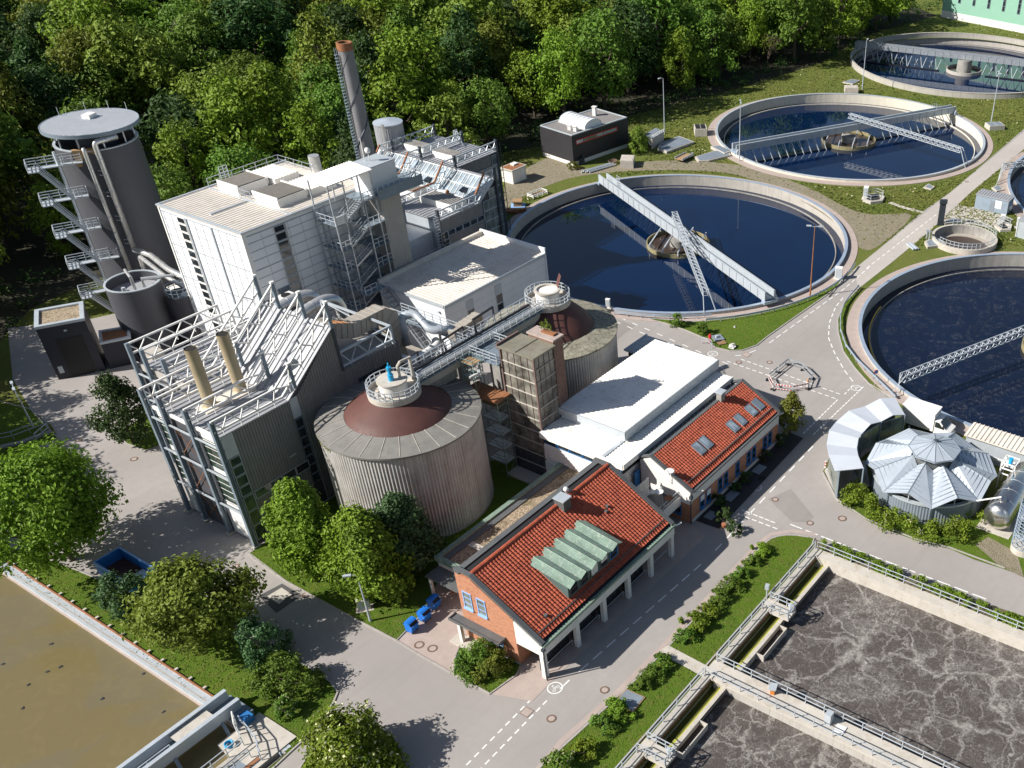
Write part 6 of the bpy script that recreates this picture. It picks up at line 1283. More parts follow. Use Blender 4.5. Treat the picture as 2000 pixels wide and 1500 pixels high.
c = (54.6, 28.4); t = T('service_table', 'small grey roofed box with orange foot on the walkway between the basins', 'cabinet', (*c, .52)); obj('lid', B().obox(c, .9, .7, 1.3, 1.38, .3), M['lsteel'], t); obj('stand', B().obox(c, .5, .4, .52, 1.3, .3), M['orange'], t)
def brail(lab, p, q):
    t = T('railing', lab, 'railing', (*p, .5)); obj('guard_rail', B().rail([(*p, .5), (*q, .5)], 1.05, 2., .035), M['lsteel'], t)
brail('railing on the channel wall left of the first small platform', (20, 34.85), (42.4, 34.85)); brail('railing on the channel wall between the first small platform and the walkway', (44.2, 34.85), (52.9, 34.85)); brail('railing on the channel wall between the walkway and the second small platform', (55.3, 34.85), (63.6, 34.85)); brail('railing on the channel wall from the second small platform to the corner', (65.3, 34.85), (74.8, 34.85)); brail('long railing on the far wall of the aeration basin along the hedge', (74.8, 34.6), (74.8, -30))
for x, l in ((42.5, 'lower small railed platform with valve over the green channel'), (63.7, 'upper small railed platform with grey post over the green channel')):
    t = T('channel_platform', l, 'platform', (x + .8, 33.4, 0)); obj('slab', B().box(x, x + 1.6, 31.9, 34.2, .2, .5).box(x, x + 1.6, 34.2, 35.1, .5, .54), M['conflat'], t)
    for xx in (x + .05, x + 1.55): obj('guard_rail', B().rail([(xx, 34.9, .5), (xx, 32.0, .5)], 1.05, 1.0, .035), M['lsteel'], t)
    obj('guard_rail', B().rail([(x + .1, 31.95, .5), (x + 1.5, 31.95, .5)], 1.05, .8, .035), M['lsteel'], t); obj('valve_post', B().cyl((x + 1.1, 32.3), .14, .5, 1.5, 12).cyl((x + 1.1, 32.3), .26, 1.3, 1.45, 14), M['lsteel'], t)
c = px(1497, 1175); tag(obj('sensor_post', B().cyl(c, .08, 0, 1.8, 10).obox(c, .45, .4, 1.8, 2.3, .3), M['lsteel']), 'grey box on a post by the upper small platform of the basin', 'post')
# ---------------------------------------------------------------- settling pond and its bridge
pw = T('pond_wall', 'pale concrete edge of the brown pond with rusty rail', 'wall', (26.4, 100, -2)); obj('coping', B().box(25.9, 27.0, 60.6, 150, -2, .12), M['lsteel'], pw); obj('inner_edge', B().box(25.75, 25.9, 60.6, 150, -2, -.3), M['path'], pw); obj('rail', B().beam((26.85, 69.5, .2), (26.85, 150, .2), .14), M['rust'], pw)
for i in range(22): y = 70.5 + i * 2.1; obj('rail_clip', B().box(26.95, 27.25, y - .12, y + .12, .12, .3), M['conflat'], pw)
sheet('pond_water', [(-60, 61), (25.9, 61), (25.9, 150), (-60, 150)], -.5, M['pond'])
pb = T('scraper_bridge', 'double girder bridge at the end of the brown pond', 'scraper bridge', (5, 68.2, .4))
for y in (69.2, 67.4): obj('girder', B().box(-40, 27.3, y - .1, y + .1, .55, 1.75).box(-40, 27.3, y - .2, y + .2, 1.75, 1.83), M['lsteel'], pb)
obj('deck', B().box(-40, 27.0, 67.55, 69.05, .7, .78), M['bsteel'], pb); obj('deck_cover', B().box(21.5, 25.0, 67.6, 69.0, 1.45, 1.55), M['conflat'], pb); obj('end_carriage', B().box(26.3, 27.6, 66.2, 69.4, .15, .75), M['bsteel'], pb); obj('drive_motor', B().box(26.2, 27.2, 65.6, 66.6, .2, .9), M['blue'], pb); obj('guard_rail', B().rail([(4, 68.3, .78), (21, 68.3, .78)], .6, 2., .035, (1,)), M['lsteel'], pb)
for x in (25.2, 20.6, 15, 9): obj('scraper_arm', B().tube([(x, 67.3, .6), (x - .3, 66.2, -.1), (x - .2, 65.0, -.6)], .16, 8), M['bsteel'], pb)
tag(obj('boom', B().beam((-30, 71.0, -.35), (25.7, 71.0, -.35), .18, .2), M['rust']), 'rusty floating boom in front of the pond bridge', 'boom')
for x in (24.3, 20.2, 16.6, 12.9): tag(obj('boom_float', B().obox((x, 71.2), .5, .35, -.52, -.2, .4), M['iron']), 'small dark float on the rusty pond boom', 'float', 'floats along the pond boom')
sl = T('inlet_works', 'concrete inlet slab with railings at the corner of the pond', 'platform', (24, 63, 0)); obj('slab', B().box(23.6, 27.9, 61.0, 66.0, -.6, .22), M['conflat'], sl); obj('channel_wall', B().box(-40, 23.6, 63.2, 64.0, -2, .2), M['concrete'], sl); obj('grating', B().box(-40, 23.6, 61.0, 63.2, -.2, .12), M['pvc'], sl); obj('rust_strip', B().box(-40, 24.6, 61.6, 62.0, .12, .26), M['rust'], sl)
obj('guard_rail', B().rail([(-10, 64.0, .2), (24.8, 64.0, .2), (25.6, 65.9, .2)], 1.1, 1.5, .035), M['lsteel'], sl); obj('guard_rail', B().rail([(-10, 62.4, .2), (24.3, 62.4, .2)], 1.1, 1.5, .035), M['lsteel'], sl); obj('guard_rail', B().rail([(26.2, 66.2, .22), (25.6, 63.2, .22), (24.6, 61.4, .22)], 1.1, 1.2, .035), M['lsteel'], sl); obj('ladder', B().rail([(26.0, 66.6, .2), (25.3, 65.4, .2)], 1.6, .4, .05, (1, .7, .4)), M['white'], sl)
tag(obj('hose_reel', B().tube([(24.1 + .35 * math.cos(a * .5), 65.0 + .35 * math.sin(a * .5), .3 + a * .008) for a in range(40)], .06, 6), M['turq']), 'coil of blue hose on the slab by the pond', 'hose')
for x, y in ((318, 1443), (320, 1390), (281, 1316), (100, 1258), (118, 1303), (45, 1383), (55, 1338), (6, 1297), (93, 1312), (200, 1365)):
    c = px(x, y, -.5); tag(obj('drifting_scum', B().add([(c[0] + (.14 + .12 * rnd.random()) * math.cos(a * .9), c[1] + (.1 + .12 * rnd.random()) * math.sin(a * .9), -.47) for a in range(7)] + [(c[0], c[1], -.44)], [(a, (a + 1) % 7, 7) for a in range(7)]), M['tarp']), 'small dark patch of scum drifting on the brown pond', 'scum', 'scum patches on the pond')
# ---------------------------------------------------------------- building with star shaped roof
SCN = (91.9, 29.1); S_ = T('star_roof_building', 'round building with folded star shaped zinc roof and octagonal lantern', 'building', (*SCN, 0))
pt = lambda r, a, z: (SCN[0] + r * math.cos(R(a)), SCN[1] + r * math.sin(R(a)), z)
obj('drum_wall', B().lathe(SCN, [(6.55, 0), (6.55, 2.5)], 480, wob=.03, freq=120), M['pvc'], S_); obj('wall_coping', B().ring(SCN, 6.3, 6.75, 2.5, 2.72, 96), M['lsteel'], S_); obj('core', B().cyl(SCN, 5.6, 0, 2.9, 48), M['dark'], S_)
va = [158.5 + 45 * k for k in range(8)]
for k in range(8):
    a, m_, c = va[k], va[k] + 22.5, va[k] + 45; Vi, Vo, Ri, Ro, Wi, Wo = pt(2.5, a, 4.55), pt(7.55, a, 2.95), pt(2.45, m_, 5.35), pt(7.05, m_, 4.05), pt(2.5, c, 4.55), pt(7.55, c, 2.95)
    pe = obj('roof_petal', B().slab([Vi, Vo, Ro, Ri], .07).slab([Ri, Ro, Wo, Wi], .07), M['zinc'], S_); b = B().beam(Ri, Ro, .09).beam(Vi, Vo, .07)
    for i in range(1, 9):
        f = i / 9
        for P0, P1, Q0, Q1 in ((Vi, Vo, Ri, Ro), (Wi, Wo, Ri, Ro)): p = Vector(P0).lerp(Vector(P1), f); q = Vector(Q0).lerp(Vector(Q1), f); b.beam(p + Vector((0, 0, .03)), q + Vector((0, 0, .03)), .045)
    obj('roof_seam', b, M['zincseam'], pe); obj('gable_glass', B().add([pt(6.6, a + 1, 2.72), pt(6.6, c - 1, 2.72), pt(6.5, m_, 3.9), pt(6.5, a + 1, 2.72), pt(6.5, c - 1, 2.72), pt(6.4, m_, 3.9)], [(0, 1, 2), (5, 4, 3), (0, 3, 4, 1), (1, 4, 5, 2), (2, 5, 3, 0)]), M['glass'], S_); obj('gable_mullion', B().beam(pt(6.62, m_, 2.72), pt(6.55, m_, 3.95), .09), M['lsteel'], S_)
    obj('valley_downpipe', B().beam(pt(6.72, a, 0.1), pt(6.72, a, 2.9), .1), M['bsteel'], S_)
obj('lantern_wall', B().cyl(SCN, 2.45, 4.5, 5.85, 8), M['lead'], S_)
n8 = 8; b = B(); e8 = [pt(2.95, va[k], 5.95) for k in range(8)]; b.v = e8 + [(SCN[0], SCN[1], 6.85)] + [pt(2.95, va[k], 5.8) for k in range(8)]; b.f = [(k, (k + 1) % 8, 8) for k in range(8)] + [(9 + k, 9 + (k + 1) % 8, (k + 1) % 8, k) for k in range(8)] + [tuple(range(9, 17))[::-1]]
lt = obj('lantern_roof', b, M['zinc'], S_); b = B()
for k in range(8):
    b.beam(e8[k], (SCN[0], SCN[1], 6.87), .07); m_ = Vector(e8[k]).lerp(Vector(e8[(k + 1) % 8]), .5); b.beam(m_, (SCN[0], SCN[1], 6.87), .05); b.beam(e8[k], e8[(k + 1) % 8], .08)
obj('roof_seam', b, M['zincseam'], lt); obj('vent_cap', B().lathe((SCN[0] + .1, SCN[1]), [(.16, 6.8), (.28, 6.95), (0, 7.1)], 16), M['dsteel'], lt)
for k in range(8): p, q = Vector(pt(2.47, va[k] + 8, 0)).to_2d(), Vector(pt(2.47, va[k] + 37, 0)).to_2d(); b = B().beam((*(p.lerp(q, 0)), 5.55), (*(p.lerp(q, 1)), 5.55), .06, .3); obj('lantern_window', b, M['glass'], S_)
cp = T('curved_canopy', 'curved silvery canopy of folded panels around the star roof building', 'canopy', (92, 39, 0))
OU = [(84.2, 37.6), (86.2, 39.5), (88.4, 40.9), (90.7, 41.8), (93.2, 42.2), (95.9, 41.8), (98.4, 40.8), (100.6, 39.8), (102.3, 38.5)]; IN = [(86.6, 35.2), (88.0, 36.6), (89.7, 37.6), (91.3, 38.2), (93.0, 38.5), (94.8, 38.3), (96.5, 37.7), (98.1, 36.9), (99.5, 35.9)]
for i in range(8):
    za, zb = (4.0, 4.35) if i % 2 == 0 else (4.35, 4.0); obj('roof_panel', B().slab([(*OU[i], za), (*IN[i], za - .1), (*IN[i + 1], zb - .1), (*OU[i + 1], zb)], .08), M['roofw'] if 'roofw' in M else M['white'], cp)
for i in (0, 2, 4, 6, 8): obj('post', B().beam((*IN[i], 0), (*IN[i], 3.9), .16), M['bsteel'], cp); o_ = Vector(OU[i]).lerp(Vector(IN[i]), .15); obj('post', B().beam((*o_, 0), (*o_, 3.9), .16), M['bsteel'], cp)
for i in range(0, 8, 2): window(cp, IN[i + 2], IN[i], 1.0, 3.75, 'bsteel', 'glassb', 2, 2, .1)
for i in range(0, 8, 2): window(cp, Vector(OU[i]).lerp(Vector(IN[i]), .12), Vector(OU[i + 2]).lerp(Vector(IN[i + 2]), .12), .3, 3.75, 'bsteel', 'glassb', 2, 2, .1)
sheet('floor_slab', [Vector(OU[i]).lerp(Vector(IN[i]), .1).to_tuple() for i in range(9)] + [IN[i] for i in range(8, -1, -1)], .07, M['conflat'])
c = px(1683, 934); tag(obj('compressor', B().obox(c, .7, .9, .06, 1.3, .4).obox((c[0] + .3, c[1]), .4, .4, 1.3, 1.6, .4), M['lsteel']), 'pale machine standing at the open end of the curved canopy', 'machine')
c = px(1612, 914); t = T('bollard', 'small red and white bollard at the edge of the pad by the curved canopy', 'bollard', (*c, 0)); obj('post', B().cyl(c, .1, 0, 1.0, 12), M['white'], t)
for z in (.3, .7): obj('red_band', B().ring(c, .09, .108, z, z + .2, 16), M['red'], t)
# white box truck
tk = T('box_truck', 'white box truck parked between the star roof building and the right tank', 'truck', (103.45, 34.5, 0))
obj('box_body', B().box(102.4, 104.55, 33.05, 37.4, .85, 3.3), M['white'], tk); obj('box_roof', B().box(102.35, 104.6, 33.0, 37.45, 3.3, 3.38), M['white'], tk)
cab = obj('cab', B().add([(x, y, z) for x in (102.5, 104.45) for y, z in ((33.0, .5), (33.0, 2.45), (32.3, 2.5), (31.45, 1.55), (30.85, 1.35), (30.75, .5))], [(0, 1, 2, 3, 4, 5), (11, 10, 9, 8, 7, 6)] + [(i, i + 6, (i + 1) % 6 + 6, (i + 1) % 6) for i in range(6)]), M['white'], tk)
obj('windscreen', B().slab([(102.62, 32.22, 2.46), (104.33, 32.22, 2.46), (104.33, 31.5, 1.64), (102.62, 31.5, 1.64)], -.02), M['glass'], cab)
for x0, x1 in ((102.47, 102.5), (104.45, 104.48)): obj('side_window', B().add([(x, y, z) for x in (x0, x1) for y, z in ((32.9, 1.55), (32.9, 2.3), (32.4, 2.3), (31.7, 1.55))], [(0, 1, 2, 3), (7, 6, 5, 4), (0, 4, 5, 1), (1, 5, 6, 2), (2, 6, 7, 3), (3, 7, 4, 0)]), M['glass'], cab)
obj('chassis', B().box(102.7, 104.25, 31.2, 37.3, .5, .85), M['black'], tk)
for y in (31.7, 36.2):
    for x in (102.55, 104.2): wh = obj('wheel', B().tube([(x, y, .42), (x + .24, y, .42)], .42, 20), M['black'], tk); obj('rim', B().tube([(x - .01, y, .42), (x + .25, y, .42)], .22, 16), M['lsteel'], wh)
for x in (102.38, 104.42): obj('mirror', B().box(x, x + .16, 31.75, 31.9, 1.6, 2.0), M['black'], tk)
for x in (102.65, 104.0): obj('headlight', B().box(x, x + .3, 30.74, 30.8, .85, 1.1), M['glassb'], tk)
# stainless tank, conveyor shed, pipes, spiral stair
st = T('stainless_tank', 'lying stainless steel tank with quilted end beside the star roof building', 'tank', (93.6, 19.8, 0)); n = 40
b = B(); prof = [(88.1, .02), (88.2, .6), (88.4, 1.1), (88.75, 1.5), (89.0, 1.62), (98.6, 1.62), (99.2, 1.1), (99.4, .02)]
vs = [(x, 19.8 + r * math.cos(2 * math.pi * i / n), 1.95 + r * math.sin(2 * math.pi * i / n)) for x, r in prof for i in range(n)]; fs = [(k * n + i, k * n + (i + 1) % n, (k + 1) * n + (i + 1) % n, (k + 1) * n + i) for k in range(len(prof) - 1) for i in range(n)]; b.add(vs, fs); obj('shell', b, M['stainless'], st, True)
b = B()
for i in range(24): a = i * math.pi / 12; b.beam((88.12, 19.8, 1.95), (88.78, 19.8 + 1.5 * math.cos(a), 1.95 + 1.5 * math.sin(a)), .03)
obj('end_seam', b, M['steel'], st)
for x in (90.4, 92.4, 94.4, 96.4): obj('band', B().tube([(x, 19.8, 1.95), (x + .06, 19.8, 1.95)], 1.635, n), M['steel'], st)
for x in (89.8, 96.5): obj('saddle', B().box(x, x + .6, 18.4, 21.2, 0, .9), M['conflat'], st)
obj('manhole', B().cyl((90.0, 19.9), .45, 3.45, 3.75, 20).cyl((92.6, 20.1), .12, 3.5, 3.9, 10), M['stainless'], st); obj('base_slab', B().box(88.2, 99, 17.9, 21.7, .02, .14), M['conflat'], st)
tag(obj('feed_pipe', B().tube([(88.6, 23.2, 2.8), (90.0, 20.1, 3.9)], .09, 8), M['white']), 'thin white pipe from the star roof to the stainless tank', 'pipe')
cs = T('conveyor_shed', 'long low shed with ribbed pale roof along the right hand tank', 'shed', (102.2, 20, 0)); obj('wall', B().box(101.0, 103.4, 10, 28.3, 0, 2.8), M['lsteel'], cs); rr = obj('roof', B().slab([(100.7, 28.5, 3.0), (103.7, 28.5, 3.2), (103.7, 9.8, 3.2), (100.7, 9.8, 3.0)], .12), M['cream'], cs); obj('roof_rib', B().ribroof((100.7, 28.5, 3.0), (100.7, 9.8, 3.0), (103.7, 9.8, 3.2), (103.7, 28.5, 3.2), .55, .1, .4), M['cream'], rr)
pr = T('pipe_rack', 'rack of white pipes and valves between star roof, shed and stainless tank', 'pipe rack', (97.5, 23, 0))
for i in range(4): obj('pipe', B().tube([(98.6 - i * .1, 26.5, 2.6 + i * .14), (98.6 - i * .25, 20.5, 2.6 + i * .14), (97.4, 18.0, 2.6 + i * .14)], .08, 8), M['white'], pr)
obj('frame', B().rail([(96.5, 22.4, .2), (96.5, 20.8, .2), (98.2, 20.8, .2), (98.2, 22.4, .2)], 3.6, 1.6, .06, (1, .8, .6), True), M['white'], pr); obj('valve', B().cyl((97.3, 21.6), .25, 3.2, 4.2, 14), M['turq'], pr)
c = px(1998, 1075); t = T('spiral_stair', 'pale round spiral stair cage cut by the right edge', 'stairs', (*c, 0)); obj('base', B().cyl(c, 1.4, 0, .9, 32), M['conflat'], t); b = B()
for z in [.9 + i * .42 for i in range(14)]: b.ring(c, 1.36, 1.42, z, z + .07, 36)
for i in range(12): a = i * math.pi / 6; b.beam((c[0] + 1.39 * math.cos(a), c[1] + 1.39 * math.sin(a), .9), (c[0] + 1.39 * math.cos(a), c[1] + 1.39 * math.sin(a), 6.5), .06)
obj('cage_frame', b, M['rim'], t); b = B()
for i in range(24): a = i * .5; b.add([(c[0], c[1], 1 + i * .22), (c[0] + 1.3 * math.cos(a), c[1] + 1.3 * math.sin(a), 1 + i * .22), (c[0] + 1.3 * math.cos(a + .5), c[1] + 1.3 * math.sin(a + .5), 1 + i * .22)], [(0, 1, 2)])
b.cyl(c, .1, .9, 6.6, 12); obj('stair_treads', b, M['lsteel'], t)
# ---------------------------------------------------------------- barrier ring on the junction
br = [(108.3, 57.05), (108.1, 54.6), (106.6, 52.35), (104.05, 51.55), (102.1, 53.0), (101.3, 55.4), (103.05, 57.2), (105.6, 57.15)]
kinds = ['s', 's', 's', 'r', 'r', 'r', 's', 's']
labs = {0: 'grey barrier panel at the far right of the barrier ring, next to the rear corner', 1: 'grey barrier panel on the right flank of the barrier ring', 2: 'grey barrier panel next to the warning lamp', 3: 'red white striped barrier panel ending at the warning lamp', 4: 'red white striped barrier panel in front above the young tree', 5: 'red white striped barrier panel at the left corner of the ring', 6: 'grey barrier panel at the left rear of the barrier ring', 7: 'grey barrier panel in the middle of the rear side of the ring'}
for i in range(8):
    p, q = Vector(br[i]), Vector(br[(i + 1) % 8]); m_ = (p + q) / 2; t = T('barrier_panel', labs[i], 'barrier', (m_.x, m_.y, .02), 'road barrier panels around the junction'); d = (q - p).normalized(); L = (q - p).length; o = Vector((d.y, -d.x))
    for f in (.04, .96): s_ = p.lerp(q, f); obj('post', B().beam((*s_, .02), (*s_, 1.05), .06), M['lsteel'], t); obj('foot', B().obox(s_, .8, .3, .02, .12, math.atan2(o.y, o.x)), M['black'], t)
    for z0, z1 in ((.78, 1.02), (.22, .36)):
        b = B(); wbox(b, p.lerp(q, .03), p.lerp(q, .97), -.02, .02, z0, z1); bd = obj('board', b, M['white'] if kinds[i] == 'r' else M['steel'], t)
        if kinds[i] == 'r':
            b = B(); n = 6
            for k in range(n): wbox(b, p.lerp(q, .03 + .94 * (k + .05) / n), p.lerp(q, .03 + .94 * (k + .52) / n), -.026, .026, z0 + .004, z1 - .004)
            obj('red_stripe', b, M['red'], bd)
c = (104.0, 51.7); t = T('warning_lamp', 'white beacon board with orange warning lamp at the barrier ring', 'warning lamp', (*c, .02)); obj('board', B().obox(c, .3, .08, .1, 1.15, 2.0), M['white'], t); obj('lamp', B().lathe(c, [(.0, 1.15), (.14, 1.2), (.14, 1.42), (0, 1.5)], 16), M['orange'], t, True); obj('foot', B().obox(c, .5, .35, .02, .12, 2.), M['black'], t)
# ---------------------------------------------------------------- bins, skip, small things near the houses
def bin_(cx, cy, rz, lab):
    f = plan((cx, cy), 0, rz); t = T('waste_bin', lab, 'waste bin', (cx, cy, .035), 'blue waste bins beside the brick house'); t.scale = (.8, .8, .9)
    q = lambda pr, u0, u1: [f(u, v, z) for u in (u0, u1) for v, z in pr]
    pr = ((-.45, .25), (.5, .25), (.62, 1.15), (-.62, 1.15)); obj('body', B().add(q(pr, -.6, .6), [(0, 1, 2, 3), (7, 6, 5, 4), (0, 4, 5, 1), (1, 5, 6, 2), (2, 6, 7, 3), (3, 7, 4, 0)]), M['binblue'], t)
    for s_ in (-1, 1): b = B(); pa = [(.62, 1.15), (.55, 1.4), (.3, 1.58), (0, 1.62), (-.3, 1.5), (-.62, 1.15)]; b.add([f(s_ * .6 + e, v, z) for e in (-.03, .03) for v, z in pa], [tuple(range(6)), tuple(range(11, 5, -1))] + [(i, i + 6, (i + 1) % 6 + 6, (i + 1) % 6) for i in range(6)]); obj('side_cheek', b, M['binblue'], t)
    arc = [(.05 + .72 * math.cos(R(a)), 1.05 + .62 * math.sin(R(a))) for a in range(8, 132, 12)]
    b = B(); b.add([f(u, v, z) for u in (-.66, .66) for v, z in arc], [(i, i + 1, len(arc) + i + 1, len(arc) + i) for i in range(len(arc) - 1)]); obj('slid_lid', b, M['binblue'], t, True)
    obj('opening', B().add([f(u, v, z) for u, v, z in ((-.57, -.58, 1.16), (.57, -.58, 1.16), (.57, -.33, 1.52), (-.57, -.33, 1.52))], [(0, 1, 2, 3)]), M['dark'], t)
    obj('front_rim', B().beam(f(-.64, -.64, 1.15), f(.64, -.64, 1.15), .1), M['binblue'], t)
    for u in (-.45, .45):
        for v in (-.35, .4): obj('wheel', B().tube([f(u - .04, v, .13), f(u + .04, v, .13)], .13, 12), M['black'], t)
bin_(42.75, 62.25, .06, 'blue waste bin standing farthest left in the row of three'); bin_(44.5, 62.3, .06, 'blue waste bin in the middle of the row of three'); bin_(46.3, 62.8, .06, 'blue waste bin nearest to the house annex in the row of three')
sk = T('skip_container', 'blue open skip with rust red inside under the big left trees', 'skip', (32.5, 92, .02)); x0, x1, y0, y1 = 31.0, 33.9, 89.0, 95.6
obj('side_wall', B().box(x1 - .1, x1, y0, y1, .2, 1.6), M['blue'], sk); obj('side_wall', B().box(x0, x0 + .1, y0, y1, .2, 1.6), M['blue'], sk); obj('end_wall', B().box(x0 + .1, x1 - .1, y1 - .1, y1, .2, 1.6), M['blue'], sk); obj('end_wall', B().box(x0 + .1, x1 - .1, y0, y0 + .1, .2, 1.6), M['turq'], sk); obj('floor', B().box(x0 + .1, x1 - .1, y0 + .1, y1 - .1, .2, .3), M['dome'], sk); obj('white_residue', B().box(x0 + .9, x1 - .15, y0 + .15, y0 + 3.0, .3, .42), M['white'], sk); obj('rim', B().strip([(x0 + .05, y0 + .05), (x1 - .05, y0 + .05), (x1 - .05, y1 - .05), (x0 + .05, y1 - .05)], .2, 1.6, 1.68, True), M['lblue'], sk); obj('skid', B().box(x0 + .4, x1 - .4, y0 + .2, y1 - .2, .02, .2), M['dsteel'], sk)
for x, y, l in ((1414, 1030, 'terracotta pot by the corner of the brick house with roof windows'), (885, 1157, 'terracotta pot by the door of the gravel roofed annex')): c = px(x, y); tag(obj('plant_pot', B().cyl(c, .22, .04, .5, 16, .3), M['terracotta']), l, 'pot')
# lawn triangle by the middle tank
c = (107.2, 69.4); t = T('hydrant', 'red topped hydrant by a short rail at the kerb of the lawn triangle', 'hydrant', (*c, .1)); obj('post', B().cyl(c, .16, .1, 1.0, 14).cyl(c, .25, 1.0, 1.5, 14, .18), M['red'], t); obj('rail', B().rail([(106.6, 70.4, .1), (106.6, 69.0, .1), (106.2, 68.4, .1)], 1., 1., .035), M['lsteel'], t)
c = (109.0, 69.2); t = T('shaft_cover', 'grey slab with a small box on the lawn triangle by the hydrant', 'shaft', (*c, .1)); obj('slab', B().obox(c, 1.5, 1.7, .1, .3, -.6), M['pvc'], t); obj('box', B().obox((108.9, 69.3), .4, .35, .3, .6, -.5), M['lsteel'], t)
c = (108.1, 68.0); t = T('pallet', 'wooden pallet lying on the lawn triangle', 'pallet', (*c, .1)); b = B()
for i in range(6): f = plan(c, 0, -.6); b.beam(f(-.55 + i * .22, -.5, .24), f(-.55 + i * .22, .5, .24), .12, .03)
obj('plank', b, M['wood'], t); obj('bearer', B().beam(plan(c, 0, -.6)(-.6, -.4, .17), plan(c, 0, -.6)(.6, -.4, .17), .1).beam(plan(c, 0, -.6)(-.6, .4, .17), plan(c, 0, -.6)(.6, .4, .17), .1).beam(plan(c, 0, -.6)(-.6, 0, .17), plan(c, 0, -.6)(.6, 0, .17), .1), M['wood'], t)
def rock(x, y, r, lab, m_='whitewall', z=.1):
    c = px(x, y); b = B(); vs = []
    for i in range(6):
        for j in range(9): th, ph = (i + .5) / 6 * math.pi / 2, j / 9 * 2 * math.pi; q = r * rnd.uniform(.75, 1.15); vs.append((c[0] + q * math.cos(ph) * math.cos(th), c[1] + q * math.sin(ph) * math.cos(th) * .7, z + q * .8 * math.sin(th)))
    fs = [(i * 9 + j, i * 9 + (j + 1) % 9, (i + 1) * 9 + (j + 1) % 9, (i + 1) * 9 + j) for i in range(5) for j in range(9)] + [tuple(range(45, 54))]; b.add(vs, fs); tag(obj('boulder', b, M[m_]), lab, 'boulder')
rock(1430, 680, .75, 'pale boulder at the tip of the lawn triangle'); rock(1435, 640, .25, 'small white stone in the middle of the lawn triangle')
c = px(1708, 752); t = T('traffic_sign', 'small red and blue round sign by the guard rail at the right tank', 'sign', (*c, 0)); obj('pole', B().cyl(c, .04, 0, 2.2, 8), M['lsteel'], t); f = plan(c, 0, 2.4); obj('disc', B().tube([f(0, .05, 2.1), f(0, .08, 2.1)], .3, 20), M['red'], t); obj('blue_disc', B().tube([f(0, .081, 2.1), f(0, .09, 2.1)], .22, 20), M['blue'], t)
# ---------------------------------------------------------------- around the black block
def frame(o, rz): return plan(o, 0, rz)
kz = math.atan2(-2.1, 15.6); f = frame((153.3, 131.8), kz); Kb = T('black_block', 'windowless looking black clad block with white barrel skylight', 'building', (162, 135.5, 0)); W_, D_ = 15.75, 9.3; q4 = lambda a, b_, c_, d_: [f(a, c_, 0)[:2], f(b_, c_, 0)[:2], f(b_, d_, 0)[:2], f(a, d_, 0)[:2]]
M['blackclad'] = mat('black_slate_cladding', (.030, .028, .032), .6, var=.15); obj('plinth', B().prism(q4(.1, W_ - .1, .1, D_ - .1), 0, .8), M['whitewall'], Kb); obj('wall', B().prism(q4(0, W_, 0, D_), .8, 5.9), M['blackclad'], Kb); obj('parapet', B().strip(q4(.2, W_ - .2, .2, D_ - .2), .42, 5.9, 6.1, True), M['lsteel'], Kb); obj('roof_bed', B().prism(q4(.3, W_ - .3, .3, D_ - .3), 5.9, 5.97), M['roofdk'] if 'roofdk' in M else M['pvc'], Kb)
wb = obj('window_strip', B(), M['red'], Kb) if False else None
b = B(); p, q = Vector(f(1.0, 0, 0)).to_2d(), Vector(f(12.6, 0, 0)).to_2d(); wbox(b, p, q, 0, .08, 4.0, 4.15); wbox(b, p, q, 0, .08, 4.75, 4.9); wbox(b, p, p.lerp(q, .012), 0, .08, 4.15, 4.75); wbox(b, p.lerp(q, .988), q, 0, .08, 4.15, 4.75); ws = obj('window', b, M['red'], Kb)
for i in range(6): b = B(); wbox(b, p.lerp(q, .02 + i * .162), p.lerp(q, .17 + i * .162), .0, .04, 4.17, 4.73); obj('pane', b, M['glassb' if i in (1, 2) else 'glassr'], ws)
b = B(); n = 14
for (v0, v1) in ((.7, 8.1),):
    vs = [f(6.6 + 2.3 * math.cos(math.pi * i / n), v, 6.25 + 1.25 * math.sin(math.pi * i / n)) for v in (v0, v1) for i in range(n + 1)]; b.add(vs, [(i, i + 1, n + 2 + i, n + 1 + i) for i in range(n)] + [tuple(range(n + 1)), tuple(range(n + 1, 2 * n + 2))[::-1]])
sk_ = obj('barrel_skylight', b, M['dome_white'], Kb); b = B()
for j in range(8):
    v = .7 + 7.4 * j / 7; b.tube([f(6.6 + 2.33 * math.cos(math.pi * i / n), v, 6.25 + 1.28 * math.sin(math.pi * i / n)) for i in range(n + 1)], .05, 5)
obj('skylight_rib', b, M['lsteel'], sk_); obj('skylight_curb', B().prism(q4(4.2, 9.0, .55, 8.3), 5.97, 6.25), M['white'], Kb)
for u, v, h in ((12.2, 6.0, 1.7), (2.4, 3.0, .9), (2.6, 1.6, .9)): c = f(u, v, 0); vt = obj('roof_vent', B().obox(c, .7, .7, 5.97, 5.97 + h, .2), M['white'], Kb); obj('cap', B().obox(c, .95, .95, 5.97 + h, 6.07 + h, .2), M['white'], vt)
sh_ = T('small_shed', 'small pale shed with rusty flat roof near the middle tank', 'shed', (141, 136.3, 0)); obj('wall', B().box(139.0, 142.8, 135.0, 137.8, 0, 2.5), M['whitewall'], sh_); obj('roof', B().box(138.8, 143.0, 134.8, 138.0, 2.5, 2.7), M['conflat'], sh_); obj('roof_bed', B().box(139.1, 142.7, 135.1, 137.7, 2.7, 2.74), M['rust'], sh_); obj('roof_light', B().box(141.0, 142.2, 136.3, 137.2, 2.74, 3.0), M['white'], sh_); obj('door', B().box(141.3, 142.3, 134.94, 135.0, .1, 2.2), M['white'], sh_)
